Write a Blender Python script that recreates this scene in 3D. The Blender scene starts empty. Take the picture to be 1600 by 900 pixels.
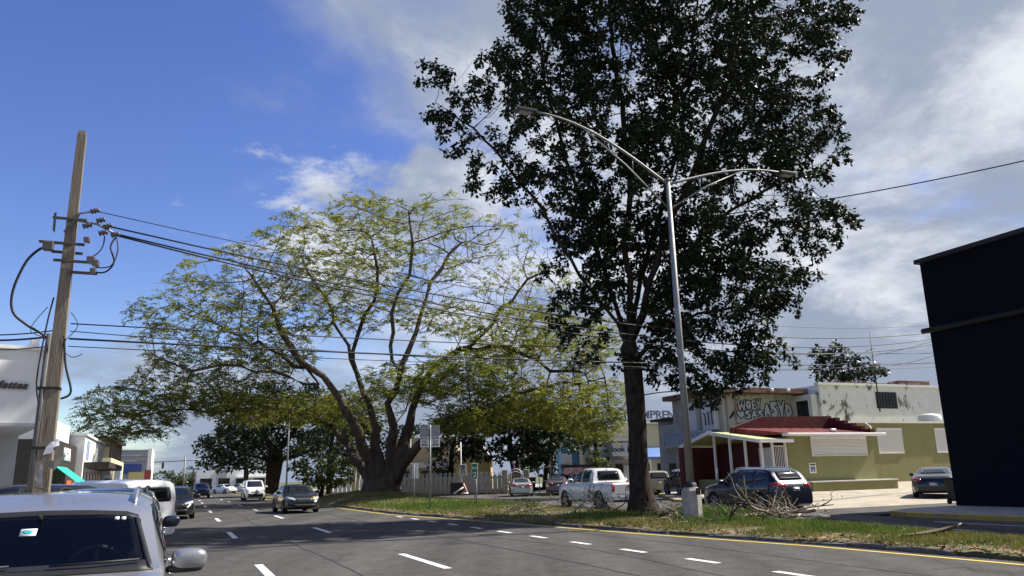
import bpy, bmesh, math, random
import numpy as np
from mathutils import Vector, Matrix
from mathutils.bvhtree import BVHTree

S = bpy.context.scene
COL = S.collection
rnd = random.Random(7)
NR = np.random.RandomState(11)
rad = math.radians

# ------------------------------------------------------------------ camera
PITCH, ROLL, CAMH, FPX = rad(13.6), rad(1.4), 1.6, 1215.0
_f = Vector((0, math.cos(PITCH), math.sin(PITCH)))
_r0 = Vector((1, 0, 0)); _u0 = _r0.cross(_f)
_r = math.cos(ROLL) * _r0 - math.sin(ROLL) * _u0
_u = math.sin(ROLL) * _r0 + math.cos(ROLL) * _u0
cam_data = bpy.data.cameras.new('camera')
cam = bpy.data.objects.new('camera', cam_data)
COL.objects.link(cam)
M3 = Matrix((_r, _u, -_f)).transposed()
cam.matrix_world = Matrix.Translation((0, 0, CAMH)) @ M3.to_4x4()
cam_data.sensor_width = 36.0
cam_data.lens = FPX / 1600.0 * 36.0
cam_data.clip_start = 0.05
cam_data.clip_end = 6000
S.camera = cam

# ------------------------------------------------------------------ sky, sun, exposure
SUN_EL = rad(46.5)
SUN_H = Vector((0.95, 0.312)).normalized()          # compass direction towards the sun
SUN = Vector((SUN_H.x * math.cos(SUN_EL), SUN_H.y * math.cos(SUN_EL), math.sin(SUN_EL)))
world = bpy.data.worlds.new('World'); S.world = world; world.use_nodes = True
wt = world.node_tree; wt.nodes.clear()
def wn(t, **k):
    n = wt.nodes.new(t)
    for a, b in k.items(): setattr(n, a, b)
    return n
def wmath(op, a, b=None, c=None, clamp=False):
    n = wn('ShaderNodeMath', operation=op); n.use_clamp = clamp
    for i, v in enumerate((a, b, c)):
        if v is None: continue
        if isinstance(v, (int, float)): n.inputs[i].default_value = v
        else: wt.links.new(v, n.inputs[i])
    return n.outputs[0]
wo = wn('ShaderNodeOutputWorld'); bg = wn('ShaderNodeBackground')
sky = wn('ShaderNodeTexSky', sky_type='NISHITA')
sky.sun_disc = False; sky.sun_elevation = SUN_EL
sky.sun_rotation = math.atan2(SUN_H.x, SUN_H.y)
sky.air_density = 1.0; sky.dust_density = 0.3; sky.ozone_density = 2.5
tc = wn('ShaderNodeTexCoord'); sep = wn('ShaderNodeSeparateXYZ')
wt.links.new(tc.outputs['Generated'], sep.inputs[0])
X, Y, Z = sep.outputs
zz = wmath('ADD', wmath('MAXIMUM', Z, 0.0), 0.22)
cmb = wn('ShaderNodeCombineXYZ')
wt.links.new(wmath('DIVIDE', X, zz), cmb.inputs[0]); wt.links.new(wmath('DIVIDE', Y, zz), cmb.inputs[1])
def cloud_noise(scale, detail, rough, off, dist=0.0):
    m = wn('ShaderNodeMapping'); m.inputs['Location'].default_value = off
    wt.links.new(cmb.outputs[0], m.inputs['Vector'])
    n = wn('ShaderNodeTexNoise'); n.inputs['Scale'].default_value = scale; n.inputs['Detail'].default_value = detail
    n.inputs['Roughness'].default_value = rough; n.inputs['Distortion'].default_value = dist
    wt.links.new(m.outputs[0], n.inputs['Vector'])
    return n.outputs['Fac']
n1 = cloud_noise(1.15, 11, 0.60, (3.1, 1.7, 0.4), 0.15)
n3 = cloud_noise(2.6, 11, 0.62, (1.3, 6.4, 0.9), 0.1)
n2 = cloud_noise(1.7, 9, 0.62, (8.3, 4.2, 2.0), 0.2)
# the cloud bank stands to the right and low along the horizon; clear sky opens to the left
bias = wmath('MULTIPLY', wmath('ADD', X, 0.13), 0.62)
bias = wmath('MINIMUM', wmath('MAXIMUM', bias, -0.20), 0.22)
low = wmath('MULTIPLY', wmath('MAXIMUM', wmath('SUBTRACT', 0.21, Z), 0.0), 2.0)
dens = wmath('ADD', wmath('ADD', n1, bias), low)
mr = wn('ShaderNodeMapRange', interpolation_type='SMOOTHSTEP')
wt.links.new(dens, mr.inputs['Value']); mr.inputs['From Min'].default_value = 0.43; mr.inputs['From Max'].default_value = 0.66
# a belt of separate cumulus heaps lower down
belt_ = wmath('MULTIPLY', wmath('ABSOLUTE', wmath('SUBTRACT', Z, 0.30)), 1.5)
cum = wn('ShaderNodeMapRange', interpolation_type='SMOOTHSTEP'); wt.links.new(wmath('ADD', wmath('SUBTRACT', n3, belt_), wmath('MINIMUM', wmath('MULTIPLY', wmath('ADD', X, 0.27), 1.1), 0.03)), cum.inputs['Value']); cum.inputs['From Min'].default_value = 0.39; cum.inputs['From Max'].default_value = 0.52
cover = wmath('MAXIMUM', mr.outputs[0], wmath('MULTIPLY', cum.outputs[0], 0.95))
thick = wn('ShaderNodeMapRange', interpolation_type='SMOOTHSTEP')
wt.links.new(wmath('ADD', wmath('ADD', n2, wmath('MULTIPLY', wmath('MAXIMUM', X, -0.1), 0.10)), wmath('MULTIPLY', low, 0.7)), thick.inputs['Value'])
thick.inputs['From Min'].default_value = 0.37; thick.inputs['From Max'].default_value = 0.62
cc = wn('ShaderNodeMix', data_type='RGBA')
wt.links.new(thick.outputs[0], cc.inputs['Factor'])
cc.inputs['A'].default_value = (7.8, 8.1, 8.7, 1); cc.inputs['B'].default_value = (3.2, 3.75, 4.9, 1)
mx = wn('ShaderNodeMix', data_type='RGBA')
wt.links.new(cover, mx.inputs['Factor'])
hs = wn('ShaderNodeHueSaturation'); hs.inputs['Saturation'].default_value = 1.2; hs.inputs['Hue'].default_value = 0.522; hs.inputs['Value'].default_value = 1.55
wt.links.new(sky.outputs[0], hs.inputs['Color']); wt.links.new(hs.outputs[0], mx.inputs['A']); wt.links.new(cc.outputs['Result'], mx.inputs['B'])
wt.links.new(mx.outputs['Result'], bg.inputs['Color'])
bg.inputs['Strength'].default_value = 0.060
wt.links.new(bg.outputs[0], wo.inputs['Surface'])

sl = bpy.data.lights.new('sun', 'SUN'); sl.energy = 5.0; sl.angle = rad(0.53); sl.color = (1.0, 0.955, 0.87)
so = bpy.data.objects.new('sun', sl); COL.objects.link(so)
so.rotation_euler = SUN.to_track_quat('Z', 'Y').to_euler(); so.location = (60, 25, 70)
vs = S.view_settings
vs.view_transform = 'Standard'; vs.look = 'None'; vs.gamma = 1.0; vs.use_curve_mapping = False
vs.exposure = 0.85
S.cycles.max_bounces = 8; S.cycles.transparent_max_bounces = 12; S.cycles.sample_clamp_indirect = 6.0

# ------------------------------------------------------------------ measuring aids: where a sight line meets the ground or a distance
def sight(px, py): return _f + (px - 800) / FPX * _r - (py - 450) / FPX * _u
def gp(px, py, z=0.0):
    d = sight(px, py); return Vector((0, 0, CAMH)) + d * ((z - CAMH) / d.z)
def at(px, py, Yd):
    d = sight(px, py); return Vector((0, 0, CAMH)) + d * (Yd / d.y)
RD = Vector((-0.3907, 0.9205)); RN = Vector((0.9205, 0.3907))   # along the avenue, and across it to the right
ROADA = math.atan2(RD.y, RD.x)
def st(s, t, z=0.0): return Vector((RD.x * s + RN.x * t, RD.y * s + RN.y * t, z))

# ------------------------------------------------------------------ object helpers
def tag(o, label=None, cat=None, group=None, kind=None):
    if label: o['label'] = label
    if cat: o['category'] = cat
    if group: o['group'] = group
    if kind: o['kind'] = kind
    return o
def empty(name, loc=(0, 0, 0), rz=0.0, label=None, cat=None, group=None):
    o = bpy.data.objects.new(name, None); COL.objects.link(o); o.empty_display_size = 0.2
    o.location = loc; o.rotation_euler = (0, 0, rz)
    return tag(o, label, cat, group)
def link(name, me, parent=None, loc=None, rz=None):
    o = bpy.data.objects.new(name, me); COL.objects.link(o)
    if parent is not None: o.parent = parent
    if loc is not None: o.location = loc
    if rz is not None: o.rotation_euler = (0, 0, rz)
    return o
def fast_mesh(name, verts, faces, n, mats, smooth=False):
    """verts (N,3), faces (M,n) arrays -> mesh"""
    me = bpy.data.meshes.new(name)
    verts = np.asarray(verts, dtype=np.float32); faces = np.asarray(faces, dtype=np.int32)
    M = len(faces)
    me.vertices.add(len(verts)); me.vertices.foreach_set('co', verts.ravel())
    me.loops.add(M * n); me.loops.foreach_set('vertex_index', faces.ravel())
    me.polygons.add(M); me.polygons.foreach_set('loop_start', np.arange(0, M * n, n, dtype=np.int32))
    me.polygons.foreach_set('loop_total', np.full(M, n, dtype=np.int32))
    if smooth: me.polygons.foreach_set('use_smooth', np.ones(M, dtype=bool))
    me.update(calc_edges=True)
    for m in (mats if isinstance(mats, (list, tuple)) else [mats]): me.materials.append(m)
    return me

class MB:
    """collects shapes for ONE mesh object"""
    def __init__(s): s.v = []; s.f = []; s.m = []; s.sm = []
    def add(s, vs, fs, m=0, smooth=False):
        o = len(s.v); s.v += [tuple(p) for p in vs]
        for f in fs: s.f.append(tuple(i + o for i in f)); s.m.append(m); s.sm.append(smooth)
        return s
    def box(s, lo, hi, m=0, mat=None):
        x0, y0, z0 = lo; x1, y1, z1 = hi
        vs = [(x0,y0,z0),(x1,y0,z0),(x1,y1,z0),(x0,y1,z0),(x0,y0,z1),(x1,y0,z1),(x1,y1,z1),(x0,y1,z1)]
        if mat is not None: vs = [mat @ Vector(p) for p in vs]
        return s.add(vs, [(0,3,2,1),(4,5,6,7),(0,1,5,4),(1,2,6,5),(2,3,7,6),(3,0,4,7)], m)
    def cbox(s, lo, hi, c=0.02, m=0, mat=None):
        """box with chamfered edges"""
        lo = Vector(lo); hi = Vector(hi); vs = []; idx = {}
        c = min(c, 0.45 * min(hi - lo))
        for ix in (0, 1):
            for iy in (0, 1):
                for iz in (0, 1):
                    p = Vector((hi.x if ix else lo.x, hi.y if iy else lo.y, hi.z if iz else lo.z))
                    sg = Vector((-1 if ix else 1, -1 if iy else 1, -1 if iz else 1))
                    for a in range(3):
                        q = p.copy()
                        for b in range(3):
                            if b != a: q[b] += sg[b] * c
                        idx[(ix, iy, iz, a)] = len(vs); vs.append(q)
        I = lambda *k: idx[k]; fs = []
        for a in range(3):
            for sd in (0, 1):
                b, d = [(1, 2), (2, 0), (0, 1)][a]
                k = []
                for (u, w) in ((0, 0), (1, 0), (1, 1), (0, 1)):
                    t = [0, 0, 0]; t[a] = sd; t[b] = u; t[d] = w; k.append(I(*t, a))
                fs.append(tuple(k) if sd else tuple(reversed(k)))
        for a in range(3):
            b, d = [(1, 2), (2, 0), (0, 1)][a]
            for u in (0, 1):
                for w in (0, 1):
                    t0 = [0, 0, 0]; t0[b] = u; t0[d] = w; t1 = list(t0); t1[a] = 1
                    q = (I(*t0, b), I(*t1, b), I(*t1, d), I(*t0, d))
                    fs.append(q if (u == w) == False else tuple(reversed(q)))
        for ix in (0, 1):
            for iy in (0, 1):
                for iz in (0, 1):
                    q = (I(ix, iy, iz, 0), I(ix, iy, iz, 1), I(ix, iy, iz, 2))
                    fs.append(q if (ix + iy + iz) % 2 == 1 else tuple(reversed(q)))
        if mat is not None: vs = [mat @ p for p in vs]
        return s.add(vs, fs, m)
    def prism(s, poly, z0, z1, m=0, mat=None):
        """poly of (x,y) extruded in z"""
        n = len(poly)
        vs = [(p[0], p[1], z0) for p in poly] + [(p[0], p[1], z1) for p in poly]
        if mat is not None: vs = [mat @ Vector(p) for p in vs]
        fs = [tuple(reversed(range(n))), tuple(range(n, 2 * n))] + [(i, (i + 1) % n, n + (i + 1) % n, n + i) for i in range(n)]
        return s.add(vs, fs, m)
    def tube(s, pts, rs, n=8, m=0, caps=True, smooth=True):
        pts = [Vector(p) for p in pts]
        if not hasattr(rs, '__len__'): rs = [rs] * len(pts)
        vs = []; fs = []; up = None
        for i, p in enumerate(pts):
            d = (pts[min(i + 1, len(pts) - 1)] - pts[max(i - 1, 0)])
            d = d.normalized() if d.length > 1e-9 else Vector((0, 0, 1))
            if up is None:
                up = Vector((1, 0, 0)) if abs(d.x) < 0.8 else Vector((0, 1, 0))
            a = (up - d * up.dot(d)).normalized(); up = a; b = d.cross(a)
            for k in range(n):
                t = 2 * math.pi * k / n; vs.append(p + (a * math.cos(t) + b * math.sin(t)) * rs[i])
        for i in range(len(pts) - 1):
            for k in range(n):
                fs.append((i * n + k, i * n + (k + 1) % n, (i + 1) * n + (k + 1) % n, (i + 1) * n + k))
        s.add(vs, fs, m, smooth)
        if caps:
            o = len(s.v) - len(vs)
            s.f.append(tuple(o + k for k in reversed(range(n)))); s.m.append(m); s.sm.append(False)
            e = o + (len(pts) - 1) * n
            s.f.append(tuple(e + k for k in range(n))); s.m.append(m); s.sm.append(False)
        return s
    def lathe(s, prof, n=20, m=0, mat=None, smooth=True, caps=True):
        """prof [(r,z)] about z"""
        vs = []; fs = []
        for (r, z) in prof:
            for k in range(n):
                t = 2 * math.pi * k / n; vs.append(Vector((r * math.cos(t), r * math.sin(t), z)))
        for i in range(len(prof) - 1):
            for k in range(n): fs.append((i * n + k, i * n + (k + 1) % n, (i + 1) * n + (k + 1) % n, (i + 1) * n + k))
        if caps: fs.append(tuple(reversed(range(n)))); e = (len(prof) - 1) * n; fs.append(tuple(e + k for k in range(n)))
        if mat is not None: vs = [mat @ p for p in vs]
        return s.add(vs, fs, m, smooth)
    def sphere(s, c, r, n=10, m=0):
        c = Vector(c); r = Vector((r, r, r)) if not hasattr(r, '__len__') else Vector(r)
        vs = []; fs = []; k = n // 2
        for i in range(k + 1):
            a = math.pi * i / k
            for j in range(n):
                b = 2 * math.pi * j / n
                vs.append(c + Vector((r.x * math.sin(a) * math.cos(b), r.y * math.sin(a) * math.sin(b), r.z * math.cos(a))))
        for i in range(k):
            for j in range(n): fs.append((i * n + j, (i + 1) * n + j, (i + 1) * n + (j + 1) % n, i * n + (j + 1) % n))
        return s.add(vs, fs, m, True)
    def superell(s, c, r, e=.55, n=16, m=0):
        c = Vector(c); vs = []; fs = []; k = n // 2; pw = lambda v: math.copysign(abs(v) ** e, v)
        for i in range(k + 1):
            a = math.pi * i / k
            for j in range(n):
                b = 2 * math.pi * j / n
                vs.append(c + Vector((r[0] * pw(math.sin(a)) * pw(math.cos(b)), r[1] * pw(math.sin(a)) * pw(math.sin(b)), r[2] * pw(math.cos(a)))))
        for i in range(k):
            for j in range(n): fs.append((i * n + j, (i + 1) * n + j, (i + 1) * n + (j + 1) % n, i * n + (j + 1) % n))
        return s.add(vs, fs, m, True)
    def mesh(s, name, mats):
        me = bpy.data.meshes.new(name); me.from_pydata(s.v, [], s.f)
        for mm in (mats if isinstance(mats, (list, tuple)) else [mats]): me.materials.append(mm)
        me.polygons.foreach_set('material_index', s.m); me.polygons.foreach_set('use_smooth', s.sm)
        me.update(); return me
    def build(s, name, mats, parent=None, loc=None, rz=None):
        return link(name, s.mesh(name, mats), parent, loc, rz)

# ------------------------------------------------------------------ materials
MATS = {}
def mat(name, col, rough=0.7, metal=0.0, var=0.0, vscale=4.0, col2=None, bump=0.0, bscale=30.0, spec=0.4, coat=0.0,
        transl=0.0, alpha=None, emis=None, stretch=None, coords='Object', wear=None):
    if name in MATS: return MATS[name]
    m = bpy.data.materials.new(name); m.use_nodes = True; nt = m.node_tree; L = nt.links
    b = nt.nodes['Principled BSDF']; out = nt.nodes['Material Output']
    b.inputs['Base Color'].default_value = (*col, 1); b.inputs['Roughness'].default_value = rough
    b.inputs['Metallic'].default_value = metal; b.inputs['Specular IOR Level'].default_value = spec
    b.inputs['Coat Weight'].default_value = coat; b.inputs['Coat Roughness'].default_value = 0.06
    tcn = nt.nodes.new('ShaderNodeTexCoord'); vec = tcn.outputs[coords]
    if coords == 'World':
        pass
    if stretch:
        mp = nt.nodes.new('ShaderNodeMapping'); mp.inputs['Scale'].default_value = stretch
        L.new(vec, mp.inputs['Vector']); vec = mp.outputs[0]
    cur = None
    if var > 0 or col2:
        n = nt.nodes.new('ShaderNodeTexNoise'); n.inputs['Scale'].default_value = vscale; n.inputs['Detail'].default_value = 7
        n.inputs['Roughness'].default_value = 0.62
        L.new(vec, n.inputs['Vector'])
        r = nt.nodes.new('ShaderNodeValToRGB'); r.color_ramp.elements[0].position = 0.33; r.color_ramp.elements[1].position = 0.68
        c2 = col2 if col2 else tuple(min(1, c * (1 + var)) for c in col)
        c1 = col if col2 else tuple(c * (1 - var) for c in col)
        r.color_ramp.elements[0].color = (*c1, 1); r.color_ramp.elements[1].color = (*c2, 1)
        L.new(n.outputs['Fac'], r.inputs['Fac']); cur = r.outputs['Color']
    if wear:   # (colour, scale, lo, hi, stretch): stains with a shape of their own
        wc, wsc, lo, hi, wst = wear
        mp = nt.nodes.new('ShaderNodeMapping'); mp.inputs['Scale'].default_value = wst; L.new(tcn.outputs[coords], mp.inputs['Vector'])
        n = nt.nodes.new('ShaderNodeTexNoise'); n.inputs['Scale'].default_value = wsc; n.inputs['Detail'].default_value = 8; n.inputs['Roughness'].default_value = 0.65
        L.new(mp.outputs[0], n.inputs['Vector'])
        mr_ = nt.nodes.new('ShaderNodeMapRange'); mr_.inputs['From Min'].default_value = lo; mr_.inputs['From Max'].default_value = hi
        L.new(n.outputs['Fac'], mr_.inputs['Value'])
        mxn = nt.nodes.new('ShaderNodeMix'); mxn.data_type = 'RGBA'; L.new(mr_.outputs[0], mxn.inputs['Factor'])
        if cur is not None: L.new(cur, mxn.inputs['A'])
        else: mxn.inputs['A'].default_value = (*col, 1)
        mxn.inputs['B'].default_value = (*wc, 1); cur = mxn.outputs['Result']
    if cur is not None: L.new(cur, b.inputs['Base Color'])
    if bump > 0:
        n = nt.nodes.new('ShaderNodeTexNoise'); n.inputs['Scale'].default_value = bscale; n.inputs['Detail'].default_value = 5
        L.new(vec, n.inputs['Vector'])
        bp = nt.nodes.new('ShaderNodeBump'); bp.inputs['Strength'].default_value = min(1, bump); bp.inputs['Distance'].default_value = 0.02
        L.new(n.outputs['Fac'], bp.inputs['Height']); L.new(bp.outputs[0], b.inputs['Normal'])
    if emis: b.inputs['Emission Color'].default_value = (*emis[0], 1); b.inputs['Emission Strength'].default_value = emis[1]
    if transl > 0:
        t = nt.nodes.new('ShaderNodeBsdfTranslucent')
        if cur is not None: L.new(cur, t.inputs['Color'])
        else: t.inputs['Color'].default_value = (*col, 1)
        ms = nt.nodes.new('ShaderNodeMixShader'); ms.inputs[0].default_value = transl
        L.new(b.outputs[0], ms.inputs[1]); L.new(t.outputs[0], ms.inputs[2]); L.new(ms.outputs[0], out.inputs['Surface'])
    if alpha is not None:
        t = nt.nodes.new('ShaderNodeBsdfTransparent'); t.inputs['Color'].default_value = (*alpha[1], 1)
        fr = nt.nodes.new('ShaderNodeFresnel'); fr.inputs['IOR'].default_value = 1.5
        mm = nt.nodes.new('ShaderNodeMath'); mm.operation = 'MULTIPLY_ADD'; mm.inputs[1].default_value = 1.0; mm.inputs[2].default_value = alpha[0]
        L.new(fr.outputs[0], mm.inputs[0]); mm.use_clamp = True
        ms = nt.nodes.new('ShaderNodeMixShader'); L.new(mm.outputs[0], ms.inputs[0])
        L.new(t.outputs[0], ms.inputs[1]); L.new(b.outputs[0], ms.inputs[2]); L.new(ms.outputs[0], out.inputs['Surface'])
    MATS[name] = m
    return m

FONT = bpy.data.curves.new('f', 'FONT')
def text_part(txt, size, material, parent, mtx, name='lettering', align='CENTER', depth=0.004, shear=0.0, bold=0.0, xs=1.0):
    c = bpy.data.curves.new('t', 'FONT'); c.body = txt; c.size = size; c.align_x = align; c.align_y = 'CENTER'
    c.extrude = depth; c.shear = shear; c.offset = bold; c.resolution_u = 3
    o = bpy.data.objects.new('t', c); COL.objects.link(o)
    dg = bpy.context.evaluated_depsgraph_get()
    me = bpy.data.meshes.new_from_object(o.evaluated_get(dg))
    bpy.data.objects.remove(o); bpy.data.curves.remove(c)
    me.transform(mtx @ Matrix.Diagonal((xs, 1, 1, 1))); me.materials.clear(); me.materials.append(material)
    return link(name, me, parent)
def frame(origin, right, up):
    """matrix that puts a flat drawing (x right, y up) at origin"""
    r = Vector(right).normalized(); u = Vector(up).normalized(); n = r.cross(u)
    m = Matrix((r, u, n)).transposed().to_4x4(); m.translation = Vector(origin); return m

# ================================================================== THE SETTING
def asphalt(name, base, warm=1.0):
    m = bpy.data.materials.new(name); m.use_nodes = True; nt = m.node_tree; L = nt.links; b = nt.nodes['Principled BSDF']
    tcn = nt.nodes.new('ShaderNodeTexCoord')
    def noise(scale, detail, rough, sc=(1, 1, 1), rz=0):
        mp = nt.nodes.new('ShaderNodeMapping'); mp.inputs['Scale'].default_value = sc; mp.inputs['Rotation'].default_value = (0, 0, rz)
        L.new(tcn.outputs['Object'], mp.inputs['Vector'])
        n = nt.nodes.new('ShaderNodeTexNoise'); n.inputs['Scale'].default_value = scale; n.inputs['Detail'].default_value = detail
        n.inputs['Roughness'].default_value = rough; L.new(mp.outputs[0], n.inputs['Vector']); return n.outputs['Fac']
    def ramp(fac, p0, c0, p1, c1):
        r = nt.nodes.new('ShaderNodeMapRange'); L.new(fac, r.inputs['Value']); r.inputs['From Min'].default_value = p0; r.inputs['From Max'].default_value = p1
        r.inputs['To Min'].default_value = c0; r.inputs['To Max'].default_value = c1; return r.outputs[0]
    def mul(a, c):
        n = nt.nodes.new('ShaderNodeMath'); n.operation = 'MULTIPLY'; L.new(a, n.inputs[0]); L.new(c, n.inputs[1]); return n.outputs[0]
    speck = mul(ramp(noise(30, 4, 0.75), 0.30, 0.45, 0.70, 1.60), ramp(noise(8, 4, 0.7), 0.3, 0.84, 0.7, 1.16))
    mid = mul(ramp(noise(2.2, 6, 0.6), 0.3, 0.82, 0.7, 1.18), ramp(noise(0.33, 4, 0.6), 0.60, 1.0, 0.68, 0.72))
    # wheel-worn streaks along the lanes
    streak = ramp(noise(0.9, 5, 0.55, (1.0, 0.045, 1), -rad(23)), 0.32, 0.74, 0.68, 1.22)
    vo = nt.nodes.new('ShaderNodeTexVoronoi'); vo.feature = 'DISTANCE_TO_EDGE'; vo.inputs['Scale'].default_value = 0.42
    ns = nt.nodes.new('ShaderNodeTexNoise'); ns.inputs['Scale'].default_value = 1.4; ns.inputs['Detail'].default_value = 5
    L.new(tcn.outputs['Object'], ns.inputs['Vector'])
    mxv = nt.nodes.new('ShaderNodeMix'); mxv.data_type = 'VECTOR'; mxv.inputs['Factor'].default_value = 0.35
    L.new(tcn.outputs['Object'], mxv.inputs['A']); L.new(ns.outputs['Color'], mxv.inputs['B']); L.new(mxv.outputs['Result'], vo.inputs['Vector'])
    crack = ramp(vo.outputs['Distance'], 0.0, 0.0, 0.008, 1.0)
    cm = ramp(noise(0.22, 3, 0.5), 0.46, 1.0, 0.54, 0.0)
    cr = nt.nodes.new('ShaderNodeMath'); cr.operation = 'MAXIMUM'; L.new(crack, cr.inputs[0]); L.new(cm, cr.inputs[1])
    crk = ramp(cr.outputs[0], 0, 0.55, 1, 1.0)
    v = mul(mul(mul(speck, mid), streak), crk)
    vm = nt.nodes.new('ShaderNodeVectorMath'); vm.operation = 'SCALE'; vm.inputs[0].default_value = (base * 1.04, base * .99, base * .955)
    L.new(v, vm.inputs['Scale']); L.new(vm.outputs[0], b.inputs['Base Color'])
    b.inputs['Roughness'].default_value = 0.92; b.inputs['Specular IOR Level'].default_value = 0.12
    bp = nt.nodes.new('ShaderNodeBump'); bp.inputs['Strength'].default_value = 0.5; bp.inputs['Distance'].default_value = 0.01
    L.new(noise(70, 3, 0.7), bp.inputs['Height']); L.new(bp.outputs[0], b.inputs['Normal'])
    return m
M_ROAD = asphalt('asphalt', 0.070); M_SIDE = asphalt('asphalt_side', 0.085)
M_CONC = mat('concrete_lot', (0.36, 0.31, 0.24), 0.85, var=0.22, vscale=1.1, bump=0.3, bscale=25, wear=((0.16, 0.13, 0.10), 0.5, 0.56, 0.74, (1, 1, 1)))
M_PAVE = mat('pavement_concrete', (0.33, 0.32, 0.30), 0.85, var=0.2, vscale=1.7, bump=0.3, wear=((0.15, 0.14, 0.12), 0.8, 0.55, 0.75, (1, 1, 1)))
M_KERB = mat('kerb_concrete', (0.13, 0.115, 0.095), 0.9, var=0.4, vscale=5, bump=0.8, bscale=14)
M_WHITE_PAINT = mat('road_paint_white', (0.72, 0.72, 0.70), 0.6, wear=((0.16, 0.16, 0.16), 6, 0.50, 0.74, (1, 1, 1)))
M_YEL_PAINT = mat('road_paint_yellow', (0.62, 0.45, 0.06), 0.6, wear=((0.10, 0.095, 0.08), 7, 0.60, 0.74, (1, 1, 1)))
M_YEL_KERB = mat('kerb_paint_yellow', (0.48, 0.32, 0.05), 0.7, wear=((0.20, 0.18, 0.15), 4, 0.5, 0.66, (1, 1, 1)))
M_GROUND = mat('ground_earth', (0.10, 0.105, 0.05), 0.95, var=0.35, vscale=0.3)
M_SOIL = mat('median_soil', (0.125, 0.095, 0.055), 0.95, vscale=0.55, col2=(0.085, 0.105, 0.03), bump=1.0, bscale=9,
             wear=((0.23, 0.165, 0.09), 1.6, 0.52, 0.66, (1, 1, 1)))

def sheet(name, poly, material, z=0.0, parent=None):
    b = MB(); n = len(poly)
    b.add([(p[0], p[1], p[2] if len(p) > 2 else z) for p in poly], [tuple(range(n))])
    o = b.build(name, material, parent)
    bm = bmesh.new(); bm.from_mesh(o.data); bmesh.ops.triangulate(bm, faces=bm.faces); 
    for f in bm.faces:
        if f.normal.z < 0: f.normal_flip()
    bm.to_mesh(o.data); bm.free(); return o
R_ = 2500
g = sheet('ground', [(-R_, -R_), (R_, -R_), (R_, R_), (-R_, R_)], M_GROUND, -0.05); tag(g, kind='structure')

KS = [-40, 9.4, 13.4, 19.5, 26.4, 37.4, 48.9, 78, 330]; KT = [13.5, 13.2, 13.0, 12.0, 11.2, 9.55, 9.4, 8.3, 8.3]
def kerb_t(s): return float(np.interp(s, KS, KT))
MS = [-40, 13, 16, 20, 33, 45, 55, 65, 80, 330]; MT = [16.2, 16.2, 16.8, 17.2, 17.4, 18.5, 17.0, 16.4, 14.5, 14.5]
def med_r(s): return float(np.interp(s, MS, MT))
LEFT_KERB = -2.1

ss = list(range(-40, 331, 5))
mb = MB()
for a, b_ in zip(ss[:-1], ss[1:]):
    mb.add([st(a, LEFT_KERB), st(a, kerb_t(a)), st(b_, kerb_t(b_)), st(b_, LEFT_KERB)], [(0, 1, 2, 3)])
road = tag(mb.build('main_road', M_ROAD), kind='structure')
def side_pt(s, t): return st(s, t)
side = [st(-40, 16.2), st(13, 16.2), st(16, 16.8), st(20, 17.2), st(33, 17.4), st(45, 18.5), st(55, 17.0), st(65, 16.4), st(80, 14.5), st(150, 14.5),
        st(150, 19.5), st(100, 19.5), st(77, 20.3), st(72.5, 25.6), st(69.5, 28.5), st(86, 38), st(130, 58), st(130, 70), st(85, 47), st(51, 33), st(37, 25.1), st(30, 23.3), st(21.4, 22.1), st(-40, 22.1)]
sr = tag(sheet('side_road', [(p.x, p.y) for p in side], M_SIDE, 0.0), kind='structure')

# markings: flat paint strips, each one a part of its road
def dash(s0, s1, t, w, material, parent, z=0.005, name='lane_dash', t1=None):
    t1 = t if t1 is None else t1
    b = MB(); b.add([st(s0, t - w / 2, z), st(s0, t + w / 2, z), st(s1, t1 + w / 2, z), st(s1, t1 - w / 2, z)], [(0, 1, 2, 3)])
    return b.build(name, material, parent)
for k in range(-1, 14):
    s0 = 14.0 + 11.7 * k; dash(s0 - 0.2, s0 + 3.1, 1.5 + 0.008 * s0, 0.16, M_WHITE_PAINT, road)
    dash(s0 + 0.2, s0 + 3.5, 4.72 - 0.006 * s0, 0.16, M_WHITE_PAINT, road)
for k in range(-2, 11):
    s0 = 9.7 + 2.42 * k; dash(s0, s0 + 0.95, 9.02, 0.16, M_WHITE_PAINT, road)
mb = MB()
yl = list(np.arange(-30, 200, 1.5))
for a, b_ in zip(yl[:-1], yl[1:]):
    ta, tb = kerb_t(a) - 0.42, kerb_t(b_) - 0.42
    mb.add([st(a, ta - .065, .005), st(a, ta + .065, .005), st(b_, tb + .065, .005), st(b_, tb - .065, .005)], [(0, 1, 2, 3)])
mb.build('yellow_edge_line', M_YEL_PAINT, road)
dash(14.3, 18.6, 18.45, 0.12, M_WHITE_PAINT, sr, 0.005, 'edge_line')
dash(-30, 17.2, 20.6, 0.12, M_WHITE_PAINT, sr, 0.005, 'edge_line')
dash(-30, 12.5, 18.45, 0.12, M_WHITE_PAINT, sr, 0.005, 'edge_line')

# tar-filled seams and repair joints along the lanes
M_TAR = mat('tar_seam', (0.022, 0.022, 0.023), .6)
for (t0_, s0_, s1_, w_, am) in ((6.95, 6, 60, .022, .05), (10.6, 5, 26, .018, .10), (3.0, 12, 70, .016, .06), (8.2, 9, 24, .014, .25)):
    b = MB(); sq = np.arange(s0_, s1_, .5); pp = [(q_, t0_ + am * math.sin(q_ * .5) + rnd.gauss(0, .012)) for q_ in sq]
    for (a_, ta), (c_, tb) in zip(pp[:-1], pp[1:]): b.add([st(a_, ta - w_, .004), st(a_, ta + w_, .004), st(c_, tb + w_, .004), st(c_, tb - w_, .004)], [(0, 1, 2, 3)])
    b.build('tar_seam', M_TAR, road)
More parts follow.
